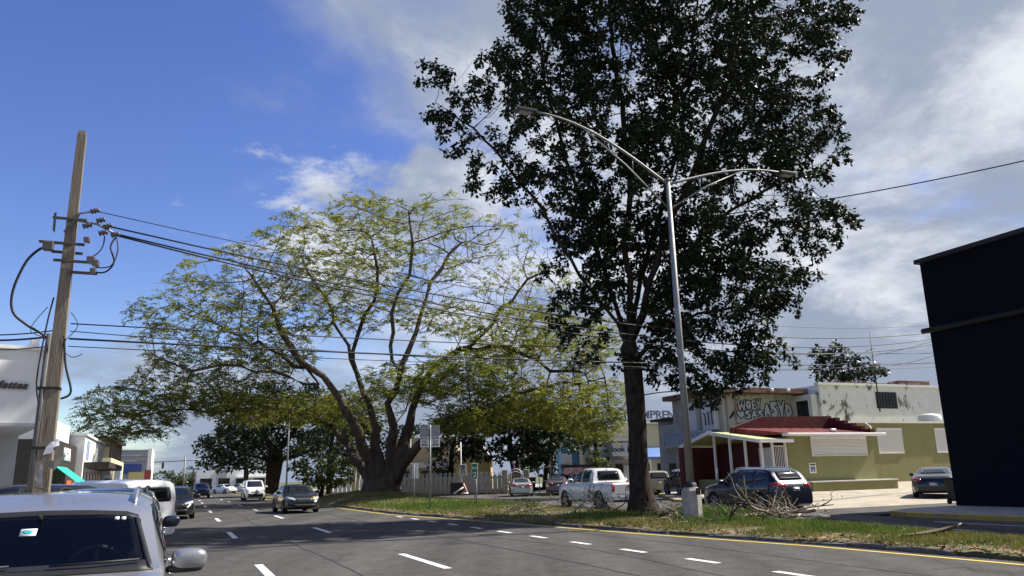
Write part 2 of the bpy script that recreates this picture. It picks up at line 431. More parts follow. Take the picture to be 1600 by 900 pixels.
# pavements with kerbs
def kerbed(name, inner, outer, z=0.15, kerbmat=M_KERB, top=M_PAVE, kw=0.16):
    """inner = kerb polyline (towards the road), outer = back polyline, same number of points"""
    o = empty(name); tag(o, kind='structure')
    b = MB(); n = len(inner)
    for i in range(n - 1):
        p, q = inner[i], inner[i + 1]; P, Q = outer[i], outer[i + 1]
        k0 = p + (P - p).normalized() * kw; k1 = q + (Q - q).normalized() * kw
        zz = lambda v, h: (v.x, v.y, h)
        b.add([zz(k0, z), zz(P, z), zz(Q, z), zz(k1, z)], [(0, 1, 2, 3)])
    t = b.build('paving', top, o)
    b = MB()
    for i in range(n - 1):
        p, q = inner[i], inner[i + 1]; P, Q = outer[i], outer[i + 1]
        k0 = p + (P - p).normalized() * kw; k1 = q + (Q - q).normalized() * kw
        b.add([zz(p, -.04), zz(q, -.04), zz(q, z - .02), zz(p, z - .02)], [(0, 1, 2, 3)])
        b.add([zz(p, z - .02), zz(q, z - .02), zz(k1, z + .004), zz(k0, z + .004)], [(0, 1, 2, 3)])
        b.add([zz(k0, z + .004), zz(k1, z + .004), zz(k1, z - .05), zz(k0, z - .05)], [(0, 1, 2, 3)])
    b.build('kerb', kerbmat, o)
    return o
sl_ = [-40 + 10 * i for i in range(38)]
kerbed('left_pavement', [st(s, LEFT_KERB) for s in sl_], [st(s, -30) for s in sl_])
kerbed('right_pavement', [st(s, 22.1) for s in (-40, -10, 10, 19.5)] + [st(20.6, 22.6), st(21.2, 23.8), st(21.4, 26), st(21.4, 40)],
       [st(s, 27.5) for s in (-40, -10, 10, 17)] + [st(18, 27.5), st(18.3, 27.6), st(18.5, 27.8), st(18.6, 40)], kerbmat=M_YEL_KERB)
kerbed('far_pavement', [st(150, 19.5), st(100, 19.5), st(77, 20.3), st(72.5, 25.6), st(69.5, 28.5), st(86, 38), st(130, 58)],
       [st(150, 40), st(100, 40), st(92, 40), st(88, 41), st(86, 41.5), st(92, 42.5), st(130, 60)], kerbmat=M_YEL_KERB)
kerbed('corner_pavement', [st(36.6, 25.6), st(37.6, 25.4), st(51, 33.0), st(85, 47), st(130, 70)], [st(36.8, 30.4), st(41, 30.6), st(51, 37.6), st(83, 51), st(126, 74)], kerbmat=M_YEL_KERB)
lz = lambda s: 0.012 + max(0, s - 25.2) * 0.03
b = MB()
for (s0, s1) in ((25.2, 31), (31, 37), (37, 45)):
    ta, tb = (23.4 if s0 < 30 else (24 if s0 < 35 else 30)), (23.8 if s1 < 35 else (26 if s1 < 40 else 30))
    b.add([st(s0, ta, lz(s0)), st(s0, 70, lz(s0)), st(s1, 70, lz(s1)), st(s1, tb, lz(s1))], [(0, 1, 2, 3)])
lot = tag(b.build('concrete_lot', M_CONC), kind='structure')
tag(sheet('lot_drive', [tuple(st(21.0, 22.1).xy), tuple(st(21.0, 70).xy), tuple(st(25.4, 70).xy), tuple(st(25.4, 22.2).xy)], M_SIDE, 0.006), kind='structure')

# ---- the planted median: a mounded strip of turf and bare soil between broken kerb stones
def med_z(s, u):
    z = 0.11 + 0.05 * math.sin(math.pi * min(1, max(0, u)))
    z += 0.62 * math.exp(-((s - 58) / 11.0) ** 2) * math.sin(math.pi * min(1, max(0, u))) ** 1.0
    z += 0.025 * math.sin(s * 1.7 + u * 5) * math.sin(s * 0.63 + 2) * (1 if 0.08 < u < 0.95 else 0)
    return z
def med_point(s, u, dz=0.0):
    t = kerb_t(s) + 0.1 + (med_r(s) - kerb_t(s) - 0.1) * u
    p = st(s, t); p.z = med_z(s, u) + dz; return p
sv = list(np.arange(-10, 160, 0.6)); NU = 12
mb = MB(); vs = []; fs = []
for s in sv:
    for j in range(NU + 1):
        p = med_point(s, j / NU)
        if j == 0 or j == NU: p.z = p.z * 0.6
        vs.append(p)
for i in range(len(sv) - 1):
    for j in range(NU): fs.append((i * (NU + 1) + j, i * (NU + 1) + j + 1, (i + 1) * (NU + 1) + j + 1, (i + 1) * (NU + 1) + j))
mb.add(vs, fs, 0, True)
for i in range(len(sv) - 1):   # sides down to the road
    for j, sg in ((0, 1), (NU, -1)):
        a_, c_ = Vector(vs[i * (NU + 1) + j]), Vector(vs[(i + 1) * (NU + 1) + j])
        q = [a_, c_, Vector((c_.x, c_.y, -.04)), Vector((a_.x, a_.y, -.04))]
        mb.add(q if sg > 0 else q[::-1], [(0, 1, 2, 3)])
median = tag(mb.build('median', M_SOIL), kind='structure')
s = 7.5
while s < 62:
    ln = rnd.uniform(0.7, 1.6); 
    if rnd.random() < 0.78:
        h = rnd.uniform(0.03, 0.10); a = st(s, kerb_t(s) - rnd.uniform(.0, .06)); c_ = st(s + ln, kerb_t(s + ln) - rnd.uniform(0, .06))
        dv = (c_ - a).normalized(); nv = Vector((dv.y, -dv.x, 0)); w = rnd.uniform(.12, .17)
        vv = []
        for (p, hh) in ((a, h), ((a + c_) / 2, h + rnd.uniform(-.02, .02)), (c_, h + rnd.uniform(-.03, .01))):
            for (o_, z_) in ((0, -.03), (rnd.uniform(.0, .02), hh - .02), (.03, hh), (w, hh + .005), (w, -.03)):
                q = p + nv * o_; vv.append((q.x, q.y, z_ + rnd.uniform(-.006, .006)))
        ff = [(i * 5 + j, i * 5 + j + 1, (i + 1) * 5 + j + 1, (i + 1) * 5 + j) for i in range(2) for j in range(4)]
        ff += [(0, 1, 2, 3, 4), (14, 13, 12, 11, 10)]
        MB().add(vv, ff).build('kerb_stone', M_KERB, median)
    s += ln + rnd.uniform(.01, .1)

# turf: blades by the ten thousand, one mass
def blades(name, pts, hts, wid, material, lean=0.5):
    n = len(pts); P = np.asarray(pts, float); h = np.asarray(hts, float)
    a = NR.uniform(0, 2 * np.pi, n); w = wid * NR.uniform(.6, 1.4, n)
    side = np.stack([np.cos(a), np.sin(a), np.zeros(n)], 1) * (w / 2)[:, None]
    la = NR.uniform(0, 2 * np.pi, n); lm = NR.uniform(0.05, lean, n) * h
    tip = P + np.stack([np.cos(la) * lm, np.sin(la) * lm, h], 1)
    mid = P + np.stack([np.cos(la) * lm * .3, np.sin(la) * lm * .3, h * .6], 1)
    V = np.stack([P - side, P + side, mid + side * .7, mid - side * .7, tip], 1).reshape(-1, 3)
    i = np.arange(n) * 5
    F = np.concatenate([np.stack([i, i + 1, i + 2], 1), np.stack([i, i + 2, i + 3], 1), np.stack([i + 3, i + 2, i + 4], 1)])
    return link(name, fast_mesh(name, V, F, 3, material))
M_GRASS = mat('grass_blades', (0.085, 0.13, 0.022), 0.6, vscale=0.6, col2=(0.25, 0.20, 0.07), transl=0.35, spec=0.2)
M_GRASS2 = mat('grass_blades_green', (0.06, 0.125, 0.016), 0.55, vscale=1.2, col2=(0.13, 0.18, 0.03), transl=0.35, spec=0.2)
pts, hts = [], []
from mathutils import noise as mnoise
def gn(p, sc, o=0): return mnoise.noise(Vector((p.x * sc + o, p.y * sc, 3.3)))
while len(pts) < 70000:
    s = 6 + 74 * (rnd.random() ** 1.5); u = rnd.uniform(-0.01, 0.99)
    p = med_point(s, u)
    k = gn(p, 0.55) + 0.5 * gn(p, 2.1, 9)
    if k < -0.06 and rnd.random() < 0.8: continue
    hts.append(rnd.uniform(.035, .10) * (1.0 + 1.1 * max(0, k))); pts.append(tuple(p))
grass = tag(blades('grass', pts, hts, 0.016, M_GRASS), 'mixed green and straw dry grass covering the median', 'grass', kind='stuff')
pts, hts = [], []
zones = [((5.9, 25.3), .9, 1200, .45), ((6.6, 25.9), 1.1, 900, .38), ((8.2, 25.2), 2.2, 1500, .14), ((7.8, 20.6), 1.4, 2200, .14), ((7.0, 22.6), 1.5, 2200, .14), ((8.6, 18.2), 1.0, 800, .12), ((6.2, 24.2), 1.5, 1600, .25),
         ((-3.5, 41.5), 3.0, 4200, .20), ((-1.2, 41.0), 2.4, 2600, .20), ((-3.0, 37.5), 2.4, 1600, .14), ((-6, 45), 3.4, 2400, .18), ((-9.5, 51), 3.5, 1500, .15), ((3.2, 28.8), 1.8, 900, .20)]
for (c, r, n, h) in zones:
    for _ in range(n):
        a = rnd.uniform(0, 6.28); q = r * math.sqrt(rnd.random()); x, y = c[0] + q * math.cos(a), c[1] + q * math.sin(a)
        s, t = x * RD.x + y * RD.y, x * RN.x + y * RN.y
        u = (t - kerb_t(s) - .1) / (med_r(s) - kerb_t(s) - .1)
        if not 0.03 < u < .99: continue
        pts.append((x, y, med_z(s, u))); hts.append(h * rnd.uniform(.35, 1.1))
tag(blades('weeds', pts, hts, 0.022, M_GRASS2, .8), 'taller bright green weeds in patches on the median', 'weeds', kind='stuff')
# fallen leaves and litter on the verge
pts = []
for _ in range(2600):
    s = rnd.uniform(8, 50); u = rnd.uniform(0.0, 1.0) if rnd.random() < .6 else abs(rnd.gauss(0, .06))
    pts.append(med_point(s, min(u, 1), .02))
P = np.array([tuple(p) for p in pts]); n = len(P); a = NR.uniform(0, 6.28, n); l = NR.uniform(.04, .11, n)[:, None]
A = np.stack([np.cos(a), np.sin(a), NR.uniform(-.3, .5, n)], 1) * l; B = np.stack([-np.sin(a), np.cos(a), NR.uniform(-.4, .4, n)], 1) * l * .45
V = np.stack([P - A, P - B, P + A, P + B], 1).reshape(-1, 3); i = np.arange(n) * 4
tag(link('leaf_litter', fast_mesh('leaf_litter', V, np.stack([i, i + 1, i + 2, i + 3], 1), 4,
    mat('dry_leaf', (0.22, 0.13, 0.06), 0.8, var=.5, vscale=9))), 'dry brown fallen leaves scattered over the median', 'leaves', kind='stuff')

# ================================================================== TREES
def grow(seeds, attr, step, di, dk, iters=160, droop=0.0):
    """space colonisation: seeds = [(points, parent_index_or_None)] polylines already placed; returns nodes, parents"""
    N = []; Pn = []
    for pts, par in seeds:
        last = par
        for p in pts:
            N.append(np.array(p, float)); Pn.append(-1 if last is None else last); last = len(N) - 1
    A = np.asarray(attr, float)
    nodes = np.array(N); parents = list(Pn)
    D2 = np.full(len(A), 1e9); near = np.zeros(len(A), int)
    for i in range(0, len(nodes)):
        d = ((A - nodes[i]) ** 2).sum(1); m = d < D2; D2[m] = d[m]; near[m] = i
    cnt = np.zeros(len(nodes) + 60000, int)
    for it in range(iters):
        act = D2 < di * di
        if not act.any():
            if len(A) == 0: break
            act = D2 < D2.min() * 1.3 + 1e-6
        idx = near[act]; vec = A[act] - nodes[idx]; vec /= np.linalg.norm(vec, axis=1)[:, None] + 1e-9
        u, inv = np.unique(idx, return_inverse=True)
        s = np.zeros((len(u), 3)); np.add.at(s, inv, vec)
        s += NR.normal(0, .18, s.shape); s[:, 2] -= droop
        s /= np.linalg.norm(s, axis=1)[:, None] + 1e-9
        keep = cnt[u] < 5; u = u[keep]; s = s[keep]; cnt[u] += 1
        if len(u) == 0: break
        new = nodes[u] + s * step; base = len(nodes)
        nodes = np.vstack([nodes, new]); parents += list(u)
        for k in range(0, len(new), 64):
            blk = new[k:k + 64]
            d = ((A[:, None, :] - blk[None]) ** 2).sum(2); j = d.argmin(1); dm = d[np.arange(len(A)), j]
            m = dm < D2; D2[m] = dm[m]; near[m] = base + k + j[m]
        alive = D2 > dk * dk
        A = A[alive]; D2 = D2[alive]; near = near[alive]
        if len(A) == 0: break
    return nodes, np.array(parents)

def radii(nodes, parents, tip, base):
    n = len(nodes); tips = np.zeros(n)
    ch = np.zeros(n, int)
    for i in range(n):
        if parents[i] >= 0: ch[parents[i]] += 1
    tips[ch == 0] = 1
    for i in range(n - 1, -1, -1):
        pass
    # parents always precede children
    for i in range(n - 1, -1, -1):
        if parents[i] >= 0: tips[parents[i]] += tips[i]
    e = math.log(max(2, tips.max())) / math.log(base / tip)
    return tip * tips ** (1 / e), tips, ch

def limbs_mesh(name, nodes, parents, r, material, flare=None, minr=0.0):
    n = len(nodes); V = []; F = []; ring = {}
    dirs = np.zeros((n, 3)); 
    main = np.full(n, -1)
    for i in range(n):
        p = parents[i]
        if p >= 0 and (main[p] < 0 or r[i] > r[main[p]]): main[p] = i
    for i in range(n):
        p = parents[i]; a = nodes[i] - nodes[p] if p >= 0 else np.zeros(3)
        b = nodes[main[i]] - nodes[i] if main[i] >= 0 else np.zeros(3)
        d = a / (np.linalg.norm(a) + 1e-9) + b / (np.linalg.norm(b) + 1e-9); dirs[i] = d / (np.linalg.norm(d) + 1e-9)
    def mkring(i, rr, k, d):
        up = np.array([1., 0, 0]) if abs(d[0]) < .8 else np.array([0, 1., 0])
        a = np.cross(d, up); a /= np.linalg.norm(a); b = np.cross(d, a); o = len(V)
        for t in range(k):
            th = 2 * math.pi * t / k; q = rr
            if flare: q = rr * flare(nodes[i], th)
            V.append(nodes[i] + (a * math.cos(th) + b * math.sin(th)) * q)
        return o
    sides = lambda rr: 14 if rr > .45 else 9 if rr > .15 else 6 if rr > .06 else 4 if rr > .02 else 3
    for i in range(n):
        p = parents[i]
        if p < 0 or r[i] < minr: continue
        k = sides(r[i])
        if main[p] == i and (p, k) in ring: o1 = ring[(p, k)]
        else: o1 = mkring(p, (r[p] if main[p] == i else min(r[p], r[i] * 1.25)), k, dirs[p] if main[p] == i else (nodes[i] - nodes[p]) / (np.linalg.norm(nodes[i] - nodes[p]) + 1e-9))
        o2 = mkring(i, r[i], k, dirs[i]); ring[(i, k)] = o2
        for t in range(k): F.append((o1 + t, o1 + (t + 1) % k, o2 + (t + 1) % k, o2 + t))
    return fast_mesh(name, np.array(V), np.array(F), 4, material, True)

def leaf_mesh(name, C, A, B, material, cup=0.0):
    """one folded four-sided leaf per row: base C, long axis A, half width B"""
    n = len(C); Nn = np.cross(A, B); Nn /= np.linalg.norm(Nn, axis=1)[:, None] + 1e-9
    l = np.linalg.norm(A, axis=1)[:, None]
    V = np.stack([C, C + A * .5 + B + Nn * l * cup, C + A - Nn * l * cup * .6, C + A * .5 - B + Nn * l * cup], 1).reshape(-1, 3); i = np.arange(n) * 4
    F = np.concatenate([np.stack([i, i + 1, i + 2], 1), np.stack([i, i + 2, i + 3], 1)])
    return fast_mesh(name, V, F, 3, material)

def unit(v): return v / (np.linalg.norm(v, axis=1)[:, None] + 1e-9)
def blob_points(blobs, dens, shell=0.0):
    """points in a union of ellipsoids (c, r(3), weight)"""
    out = []
    for c, r, w in blobs:
        r = np.array(r, float); n = int(dens * w * 4.19 * r.prod())
        p = NR.normal(0, 1, (n, 3)); p = unit(p) * ((shell ** 3 + (1 - shell ** 3) * NR.uniform(0, 1, n)) ** (1 / 3))[:, None]
        out.append(np.array(c) + p * r)
    return np.concatenate(out)

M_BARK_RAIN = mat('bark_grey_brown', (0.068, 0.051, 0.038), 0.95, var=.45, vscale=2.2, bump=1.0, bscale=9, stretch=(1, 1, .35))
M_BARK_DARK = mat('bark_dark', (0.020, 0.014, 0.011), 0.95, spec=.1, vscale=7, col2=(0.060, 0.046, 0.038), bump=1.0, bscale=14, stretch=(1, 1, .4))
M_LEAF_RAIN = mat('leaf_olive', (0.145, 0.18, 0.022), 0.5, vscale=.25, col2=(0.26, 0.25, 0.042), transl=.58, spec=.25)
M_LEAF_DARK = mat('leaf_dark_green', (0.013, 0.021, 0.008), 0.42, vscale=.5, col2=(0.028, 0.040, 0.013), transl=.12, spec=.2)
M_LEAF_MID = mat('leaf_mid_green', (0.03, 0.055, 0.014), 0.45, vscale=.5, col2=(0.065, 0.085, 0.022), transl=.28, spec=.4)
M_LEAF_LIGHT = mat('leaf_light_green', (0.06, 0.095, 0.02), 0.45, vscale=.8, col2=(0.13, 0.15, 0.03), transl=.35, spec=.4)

# ---- the spreading tree on the median
RY = 58.0
def L_(pts, dy): return [tuple(at(px, py, RY + d)) for (px, py), d in zip(pts, dy)]
base = at(598, 772, RY); base.z = 0.45
seeds = []
def seed(pts, par):
    start = sum(len(s_[0]) for s_ in seeds); seeds.append((pts, par)); return start
tr = seed([tuple(base + Vector((0, 0, -.4))), tuple(base + Vector((.0, 0, .5)))], None)
def limb(par, pts, dy):
    out = []; P = [np.array(p) for p in L_(pts, dy)]
    # subdivide with a slight meander
    for a, b in zip(P[:-1], P[1:]):
        k = max(1, int(np.linalg.norm(b - a) / 1.1))
        for j in range(1, k + 1):
            q = a + (b - a) * j / k
            if j < k: q = q + NR.normal(0, .20, 3)
            out.append(tuple(q))
    return seed([tuple(P[0])] + out, par)
l1 = limb(tr + 1, [(588, 752), (580, 722), (560, 672), (530, 622), (505, 588), (470, 566), (440, 520), (425, 478), (405, 450)], [0, 0, -1, -1.5, -2, -3, -4, -5, -6])
limb(l1 + 8, [(498, 600), (450, 588), (400, 582), (345, 570), (300, 580), (250, 560)], [-2, -3, -5, -6, -7, -8])
limb(l1 + 9, [(480, 574), (420, 545), (360, 520), (310, 490), (270, 480)], [-2, 0, 2, 4, 5])
l2 = limb(tr + 1, [(580, 754), (566, 728), (545, 695), (520, 668), (490, 650), (440, 640), (390, 640), (330, 645), (270, 640), (220, 650)], [0, 1, 3, 4, 5, 5, 4, 2, 0, -1])
l3 = limb(tr + 1, [(595, 752), (592, 715), (588, 670), (575, 625), (560, 590), (545, 540), (520, 490), (490, 440), (470, 400)], [0, 0, 1, 2, 3, 4, 5, 5, 5])
limb(l3 + 7, [(552, 565), (560, 520), (585, 470), (590, 420), (580, 370)], [3, 2, 1, 0, 0])
l4 = limb(tr + 1, [(606, 752), (612, 715), (615, 665), (605, 630), (618, 612), (628, 570), (650, 520), (665, 470), (690, 420), (720, 380)], [0, 0, -1, -2, -2, -2, -1, 0, 1, 2])
limb(l4 + 7, [(626, 585), (610, 540), (612, 490), (640, 430), (645, 380), (640, 345)], [-2, -3, -4, -4, -4, -4])
l5 = limb(tr + 1, [(614, 752), (624, 715), (640, 665), (655, 610), (680, 570), (720, 545), (770, 540), (820, 555), (860, 580), (905, 580)], [0, 0, 1, 2, 2, 2, 1, 1, 0, 0])
limb(l5 + 9, [(735, 541), (775, 500), (810, 455), (850, 425), (880, 405)], [2, 3, 4, 4, 4])
l6 = limb(tr + 1, [(618, 754), (630, 726), (655, 694), (685, 668), (735, 640), (790, 620), (850, 605), (905, 600), (945, 590)], [0, -1, -2, -3, -4, -5, -5, -5, -5])
limb(tr + 1, [(604, 750), (608, 712), (620, 660), (640, 620), (670, 590), (700, 570), (740, 500), (770, 450)], [0, 2, 4, 6, 8, 10, 11, 12])
limb(tr + 1, [(598, 750), (592, 712), (575, 660), (540, 615), (480, 590), (420, 560)], [0, 3, 6, 9, 12, 14])
def rb(px, py, dy, rx, ry, rz, w=1.0): return (tuple(at(px, py, RY + dy)), (rx, ry, rz), w)
blobs = [rb(215, 640, -3, 3.2, 5, 2.2, 1.9), rb(170, 670, -3, 1.9, 3.5, 1.2, 2.0), rb(290, 600, -3, 3.5, 6, 2.4, .8), rb(255, 500, -2, 2.3, 5, 2.0, .9), rb(330, 460, -2, 3.0, 6, 2.6, .8),
         rb(400, 540, -3, 4, 7, 3, .6), rb(420, 430, -3, 3.3, 6, 3.0, .8), rb(490, 390, 0, 3.4, 7, 3.0, .9), rb(590, 365, 0, 4.2, 8, 2.6, .9), rb(690, 370, 0, 4.0, 8, 2.8, .9), rb(780, 400, 1, 3.6, 7, 3.0, .9),
         rb(560, 450, 0, 4.5, 8, 3, .5), rb(680, 460, 0, 4.5, 8, 3, .5), rb(850, 450, 2, 3.0, 6, 3, .8), rb(800, 520, 1, 4.0, 7, 2.6, .9), rb(900, 540, 0, 3.3, 6, 2.4, 1.1), rb(740, 590, -1, 4.2, 7, 1.9, 1.4),
         rb(850, 630, -2, 4.6, 6, 1.8, 1.9), rb(740, 655, -2, 3.5, 6, 1.3, 1.7), rb(940, 620, -2, 2.4, 4, 1.8, 1.2), rb(640, 600, 0, 3.5, 7, 1.8, .6), rb(470, 640, 3, 3.6, 6, 1.4, 1.5), rb(380, 640, 3, 3.0, 6, 1.3, 1.4), rb(330, 620, 0, 3, 6, 1.6, 1.1),
         rb(560, 640, 4, 3, 5, 1.6, .7), rb(470, 480, 4, 4, 6, 3, .5), rb(930, 665, -1, 2.2, 4, 1.3, 1.6)]
attr = blob_points(blobs, 2.6)
nodes, par = grow(seeds, attr, .5, 4.5, .62, 100, 0.0)
r, tips, ch = radii(nodes, par, .011, 0.52)
hb = nodes[:, 2]
r = np.where((r > .15) & (hb < 6.8), r * (1 + 1.35 * np.clip((6.8 - hb) / 5.0, 0, 1)), r)
r = np.maximum(r, .013)
def flare(p, th):
    h = p[2] - .2
    return 1 + max(0, 1.4 - h) * .22 * (1 + .6 * math.sin(3 * th + 1) + .35 * math.sin(7 * th)) + .10 * math.sin(4 * th + p[2])
rain = empty('spreading_tree', (0, 0, 0), 0, 'huge spreading tree with low forked trunk and sparse olive yellow foliage', 'tree')
link('trunk', limbs_mesh('trunk', nodes, par, r, M_BARK_RAIN, flare), rain)
thin = np.where((tips <= 3))[0]
# leafiness changes through the crown: nearly bare at the top right, full on the low sides
keepn = []
for i in thin:
    x, y, z = nodes[i]
    p = .40 + .66 * (1 - min(1, max(0, (z - 7) / 9)))
    if z > 14 and x > -8: p *= .35
    p *= .55 + .9 * max(0, min(1, .5 + 1.1 * mnoise.noise(Vector((x * .33, y * .33, z * .45)))))
    if rnd.random() < p: keepn.append(i)
keepn = np.array(keepn)
# feathery sprays: paired leaflets along short drooping stalks
NRACH, NL = 4, 9
base_ = np.repeat(nodes[keepn], NRACH, 0); nr = len(base_)
ra = NR.uniform(0, 2 * np.pi, nr); rd = unit(np.stack([np.cos(ra), np.sin(ra), NR.normal(-.05, .28, nr)], 1)); rl = NR.uniform(.45, .95, nr)
base_ = base_ + NR.normal(0, .12, (nr, 3))
sidev = unit(np.cross(rd, NR.normal(0, .35, (nr, 3)) + np.array([0, 0, 1.])))
C_l, A_l = [], []
for k_ in range(NL):
    f = (k_ + .6) / NL; pos = base_ + rd * (rl * f)[:, None]; pos[:, 2] -= .16 * f * f * rl
    for sg in (-1, 1):
        if k_ == NL - 1 and sg < 0: continue
        C_l.append(pos); A_l.append(unit(sidev * sg + rd * .55 + NR.normal(0, .22, (nr, 3))) * (NR.uniform(.12, .24, nr) * (1.1 - .45 * f))[:, None])
C = np.concatenate(C_l); A = np.concatenate(A_l); n = len(C)
B = unit(np.cross(A, NR.normal(0, .4, (n, 3)) + np.array([0, 0, 1.]))) * NR.uniform(.032, .058, n)[:, None]
link('crown', leaf_mesh('crown', C, A, B, M_LEAF_RAIN, .08), rain)
print('rain nodes', len(nodes), 'leaves', n)

# ---- the tall dark tree by the lamp post
DY = 31.5
def dpt(px, py, dy=0): return tuple(at(px, py, DY + dy))
seeds = []
b0 = at(1003, 795, DY); b0.z = .15
tr = seed([tuple(b0 + Vector((0, 0, -.3))), tuple(b0 + Vector((0, 0, .45))), dpt(1000, 760), dpt(998, 720), dpt(996, 670), dpt(993, 620), dpt(988, 570), dpt(982, 545)], None)
def dlimb(par, pts, dy):
    P = [np.array(dpt(*p, d)) for p, d in zip(pts, dy)]; out = []
    for a, b in zip(P[:-1], P[1:]):
        k = max(1, int(np.linalg.norm(b - a) / .6))
        for j in range(1, k + 1):
            q = a + (b - a) * j / k
            if j < k: q = q + NR.normal(0, .05, 3)
            out.append(tuple(q))
    return seed([tuple(P[0])] + out, par)
dlimb(tr + 7, [(975, 530), (945, 480), (905, 430), (875, 380), (850, 330), (800, 270), (740, 200), (680, 160)], [0, -.4, -.8, -1.2, -1.5, -1.8, -2, -2])
dlimb(tr + 7, [(978, 525), (960, 470), (935, 400), (915, 330), (880, 230), (850, 130), (840, 60)], [.3, .7, 1, 1.3, 1.5, 2, 2])
dlimb(tr + 7, [(984, 520), (985, 460), (975, 380), (985, 300), (975, 200), (960, 90), (950, -20)], [0, 0, 0, 0, .5, .5, .5])
dlimb(tr + 7, [(988, 520), (1010, 460), (1030, 390), (1060, 320), (1095, 240), (1130, 150), (1150, 50), (1160, -40)], [0, -.3, -.5, -.6, -1, -1, -1.3, -1.5])
dlimb(tr + 7, [(992, 525), (1030, 450), (1080, 385), (1140, 330), (1210, 290), (1270, 270)], [.4, 1, 1.5, 2, 2.2, 2.4])
dlimb(tr + 6, [(996, 560), (1040, 520), (1090, 490), (1150, 480), (1200, 500)], [-.3, -1, -1.5, -2, -2.2])
dlimb(tr + 7, [(986, 525), (1000, 440), (1030, 340), (1060, 220), (1080, 100), (1090, 0)], [.5, 1.4, 2.2, 2.6, 3, 3])
def db(px, py, dy, rx, ry, rz, w=1.0): return (dpt(px, py, dy), (rx, ry, rz), w)
blobs = [db(680, 110, -2, 1.0, 1.4, .5), db(700, 195, -2, 1.2, 1.6, 1.3), db(760, 150, -2, 1.6, 2.4, 1.6), db(780, 260, -1.5, 1.7, 2.5, 1.4), db(850, 90, 0, 2.3, 4, 2.2), db(840, 200, 0, 2.2, 4, 2.0), db(860, 20, 0, 2.0, 4, 1.8), db(800, 15, 0, .7, 2, .8),
         db(860, 300, -1, 2.0, 3, 1.4), db(900, 330, 0, 1.6, 3, 1.4), db(870, 390, -1, .9, 1.6, 1.1), db(960, 60, 0, 3, 5, 3), db(980, 180, 0, 3, 5, 3), db(1000, 300, 0, 3, 5, 2.6, .8), db(1000, -80, 0, 6, 5, 3.5, .9), db(1100, 30, 0, 3.2, 5, 3), db(1130, 150, 0, 3, 5, 2.8),
         db(1180, 60, 0, 2.8, 5, 2.6), db(1270, 10, 0, 2.4, 4, 1.3), db(1250, 110, 0, 1.8, 3.5, 1.7), db(1230, 210, 1, 2.2, 4, 2.0), db(1280, 250, 1, 1.3, 2.5, 1.2), db(1150, 270, 1, 2.8, 4.5, 2.2), db(1270, 345, 1, 1.8, 2.5, 1.0), db(1200, 340, 1, 2.0, 3.5, 1.4), db(1250, 400, 1, 1.2, 2, 1.0),
         db(1110, 400, 0, 2.0, 3, 1.8, 1.5), db(1060, 330, 0, 2, 4, 2, .8), db(1170, 450, -1, 1.9, 2.5, 1.5, 1.8), db(1080, 480, -1, 1.9, 2.5, 1.6, 1.8), db(1140, 530, -1.5, 1.9, 2.4, 1.3, 2.0), db(1200, 560, -2, 1.4, 1.8, .8, 2.2), db(1070, 565, -1, 1.7, 2, 1.3, 1.8), db(1160, 585, -1.5, 1.2, 1.6, .6, 2.2), db(1220, 440, 0, 1.2, 2, .9, 1.6), db(1100, 615, -1, .9, 1.2, .5, 2), db(1020, 500, .5, 1.2, 1.6, 1.4, 1.2), db(1230, 480, 0, .6, 1, .5),
         db(960, 420, .5, 1.3, 2, 1.2, 1.6), db(1010, 390, .5, 1.4, 2.2, 1.3, 1.6), db(930, 370, .5, 1.3, 2.2, 1.2, 1.5), db(1045, 470, .3, 1.2, 1.8, 1.2, 1.8), db(985, 480, .8, 1.0, 1.4, 1.0, 1.6), db(1020, 560, .3, .8, 1.0, .8, 1.8), db(890, 500, -1, 1.0, 1.3, 1.4, 2.2), db(860, 430, -1, .7, 1.2, .9, 1.8), db(900, 560, -.5, .6, .9, .7, 2), db(930, 450, 0, 1.1, 2, 1.4, .9), db(870, 540, -1, .5, .8, .8), db(1040, 430, 0, 1.6, 3, 1.4, .8), db(1080, 600, -1, .9, 1.2, .6), db(950, 540, 0, .8, 1.2, 1.0), db(1290, 380, 1.5, .8, 1.2, .5), db(1330, 350, 1, .5, .8, .4), db(1345, 8, 0, .7, 1.2, .4)]
attr = blob_points(blobs, 7.0)
nodes, par = grow(seeds, attr, .34, 3.0, .42, 80, 0.05)
r, tips, ch = radii(nodes, par, .008, .38); r = np.where(nodes[:, 2] > 7.2, r * .72, r)
flare2 = lambda p, th: 1 + max(0, 1.3 - p[2]) * .62 * (1 + .5 * math.sin(4 * th)) + .06 * math.sin(3 * th + p[2] * 2)
dark = empty('tall_dark_tree', (0, 0, 0), 0, 'tall dense dark green tree with thick straight trunk beside the lamp post', 'tree')
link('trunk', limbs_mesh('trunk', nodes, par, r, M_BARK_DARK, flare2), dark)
# leaves sit in drooping whorls at the twig ends, so the crown breaks into clumps with sky between
gate = np.array([.41 + 2.5 * mnoise.noise(Vector(q_ * .45)) + 1.1 * mnoise.noise(Vector(q_ * 1.3)) for q_ in nodes])
ends = np.where((tips <= 2) & (gate + np.where(nodes[:, 2] > 12, -.02, .22) > NR.uniform(.05, .75, len(nodes))))[0]
K = 27
C = np.repeat(nodes[ends], K, 0); n = len(C); print('dark nodes', len(nodes), 'leaves', n)
a = NR.uniform(0, 2 * np.pi, n); el = NR.normal(-.62, .42, n)
A = np.stack([np.cos(a) * np.cos(el), np.sin(a) * np.cos(el), np.sin(el)], 1)
C = C + A * NR.uniform(.0, .12, n)[:, None] + NR.normal(0, .10, (n, 3))
A = A * (.09 + .24 * NR.beta(1.6, 1.6, n))[:, None]
B = unit(np.cross(A, NR.normal(0, .5, (n, 3)) + np.array([0, 0, 1.]))) * NR.uniform(.045, .085, n)[:, None]
link('crown', leaf_mesh('crown', C, A, B, M_LEAF_DARK, .10), dark)

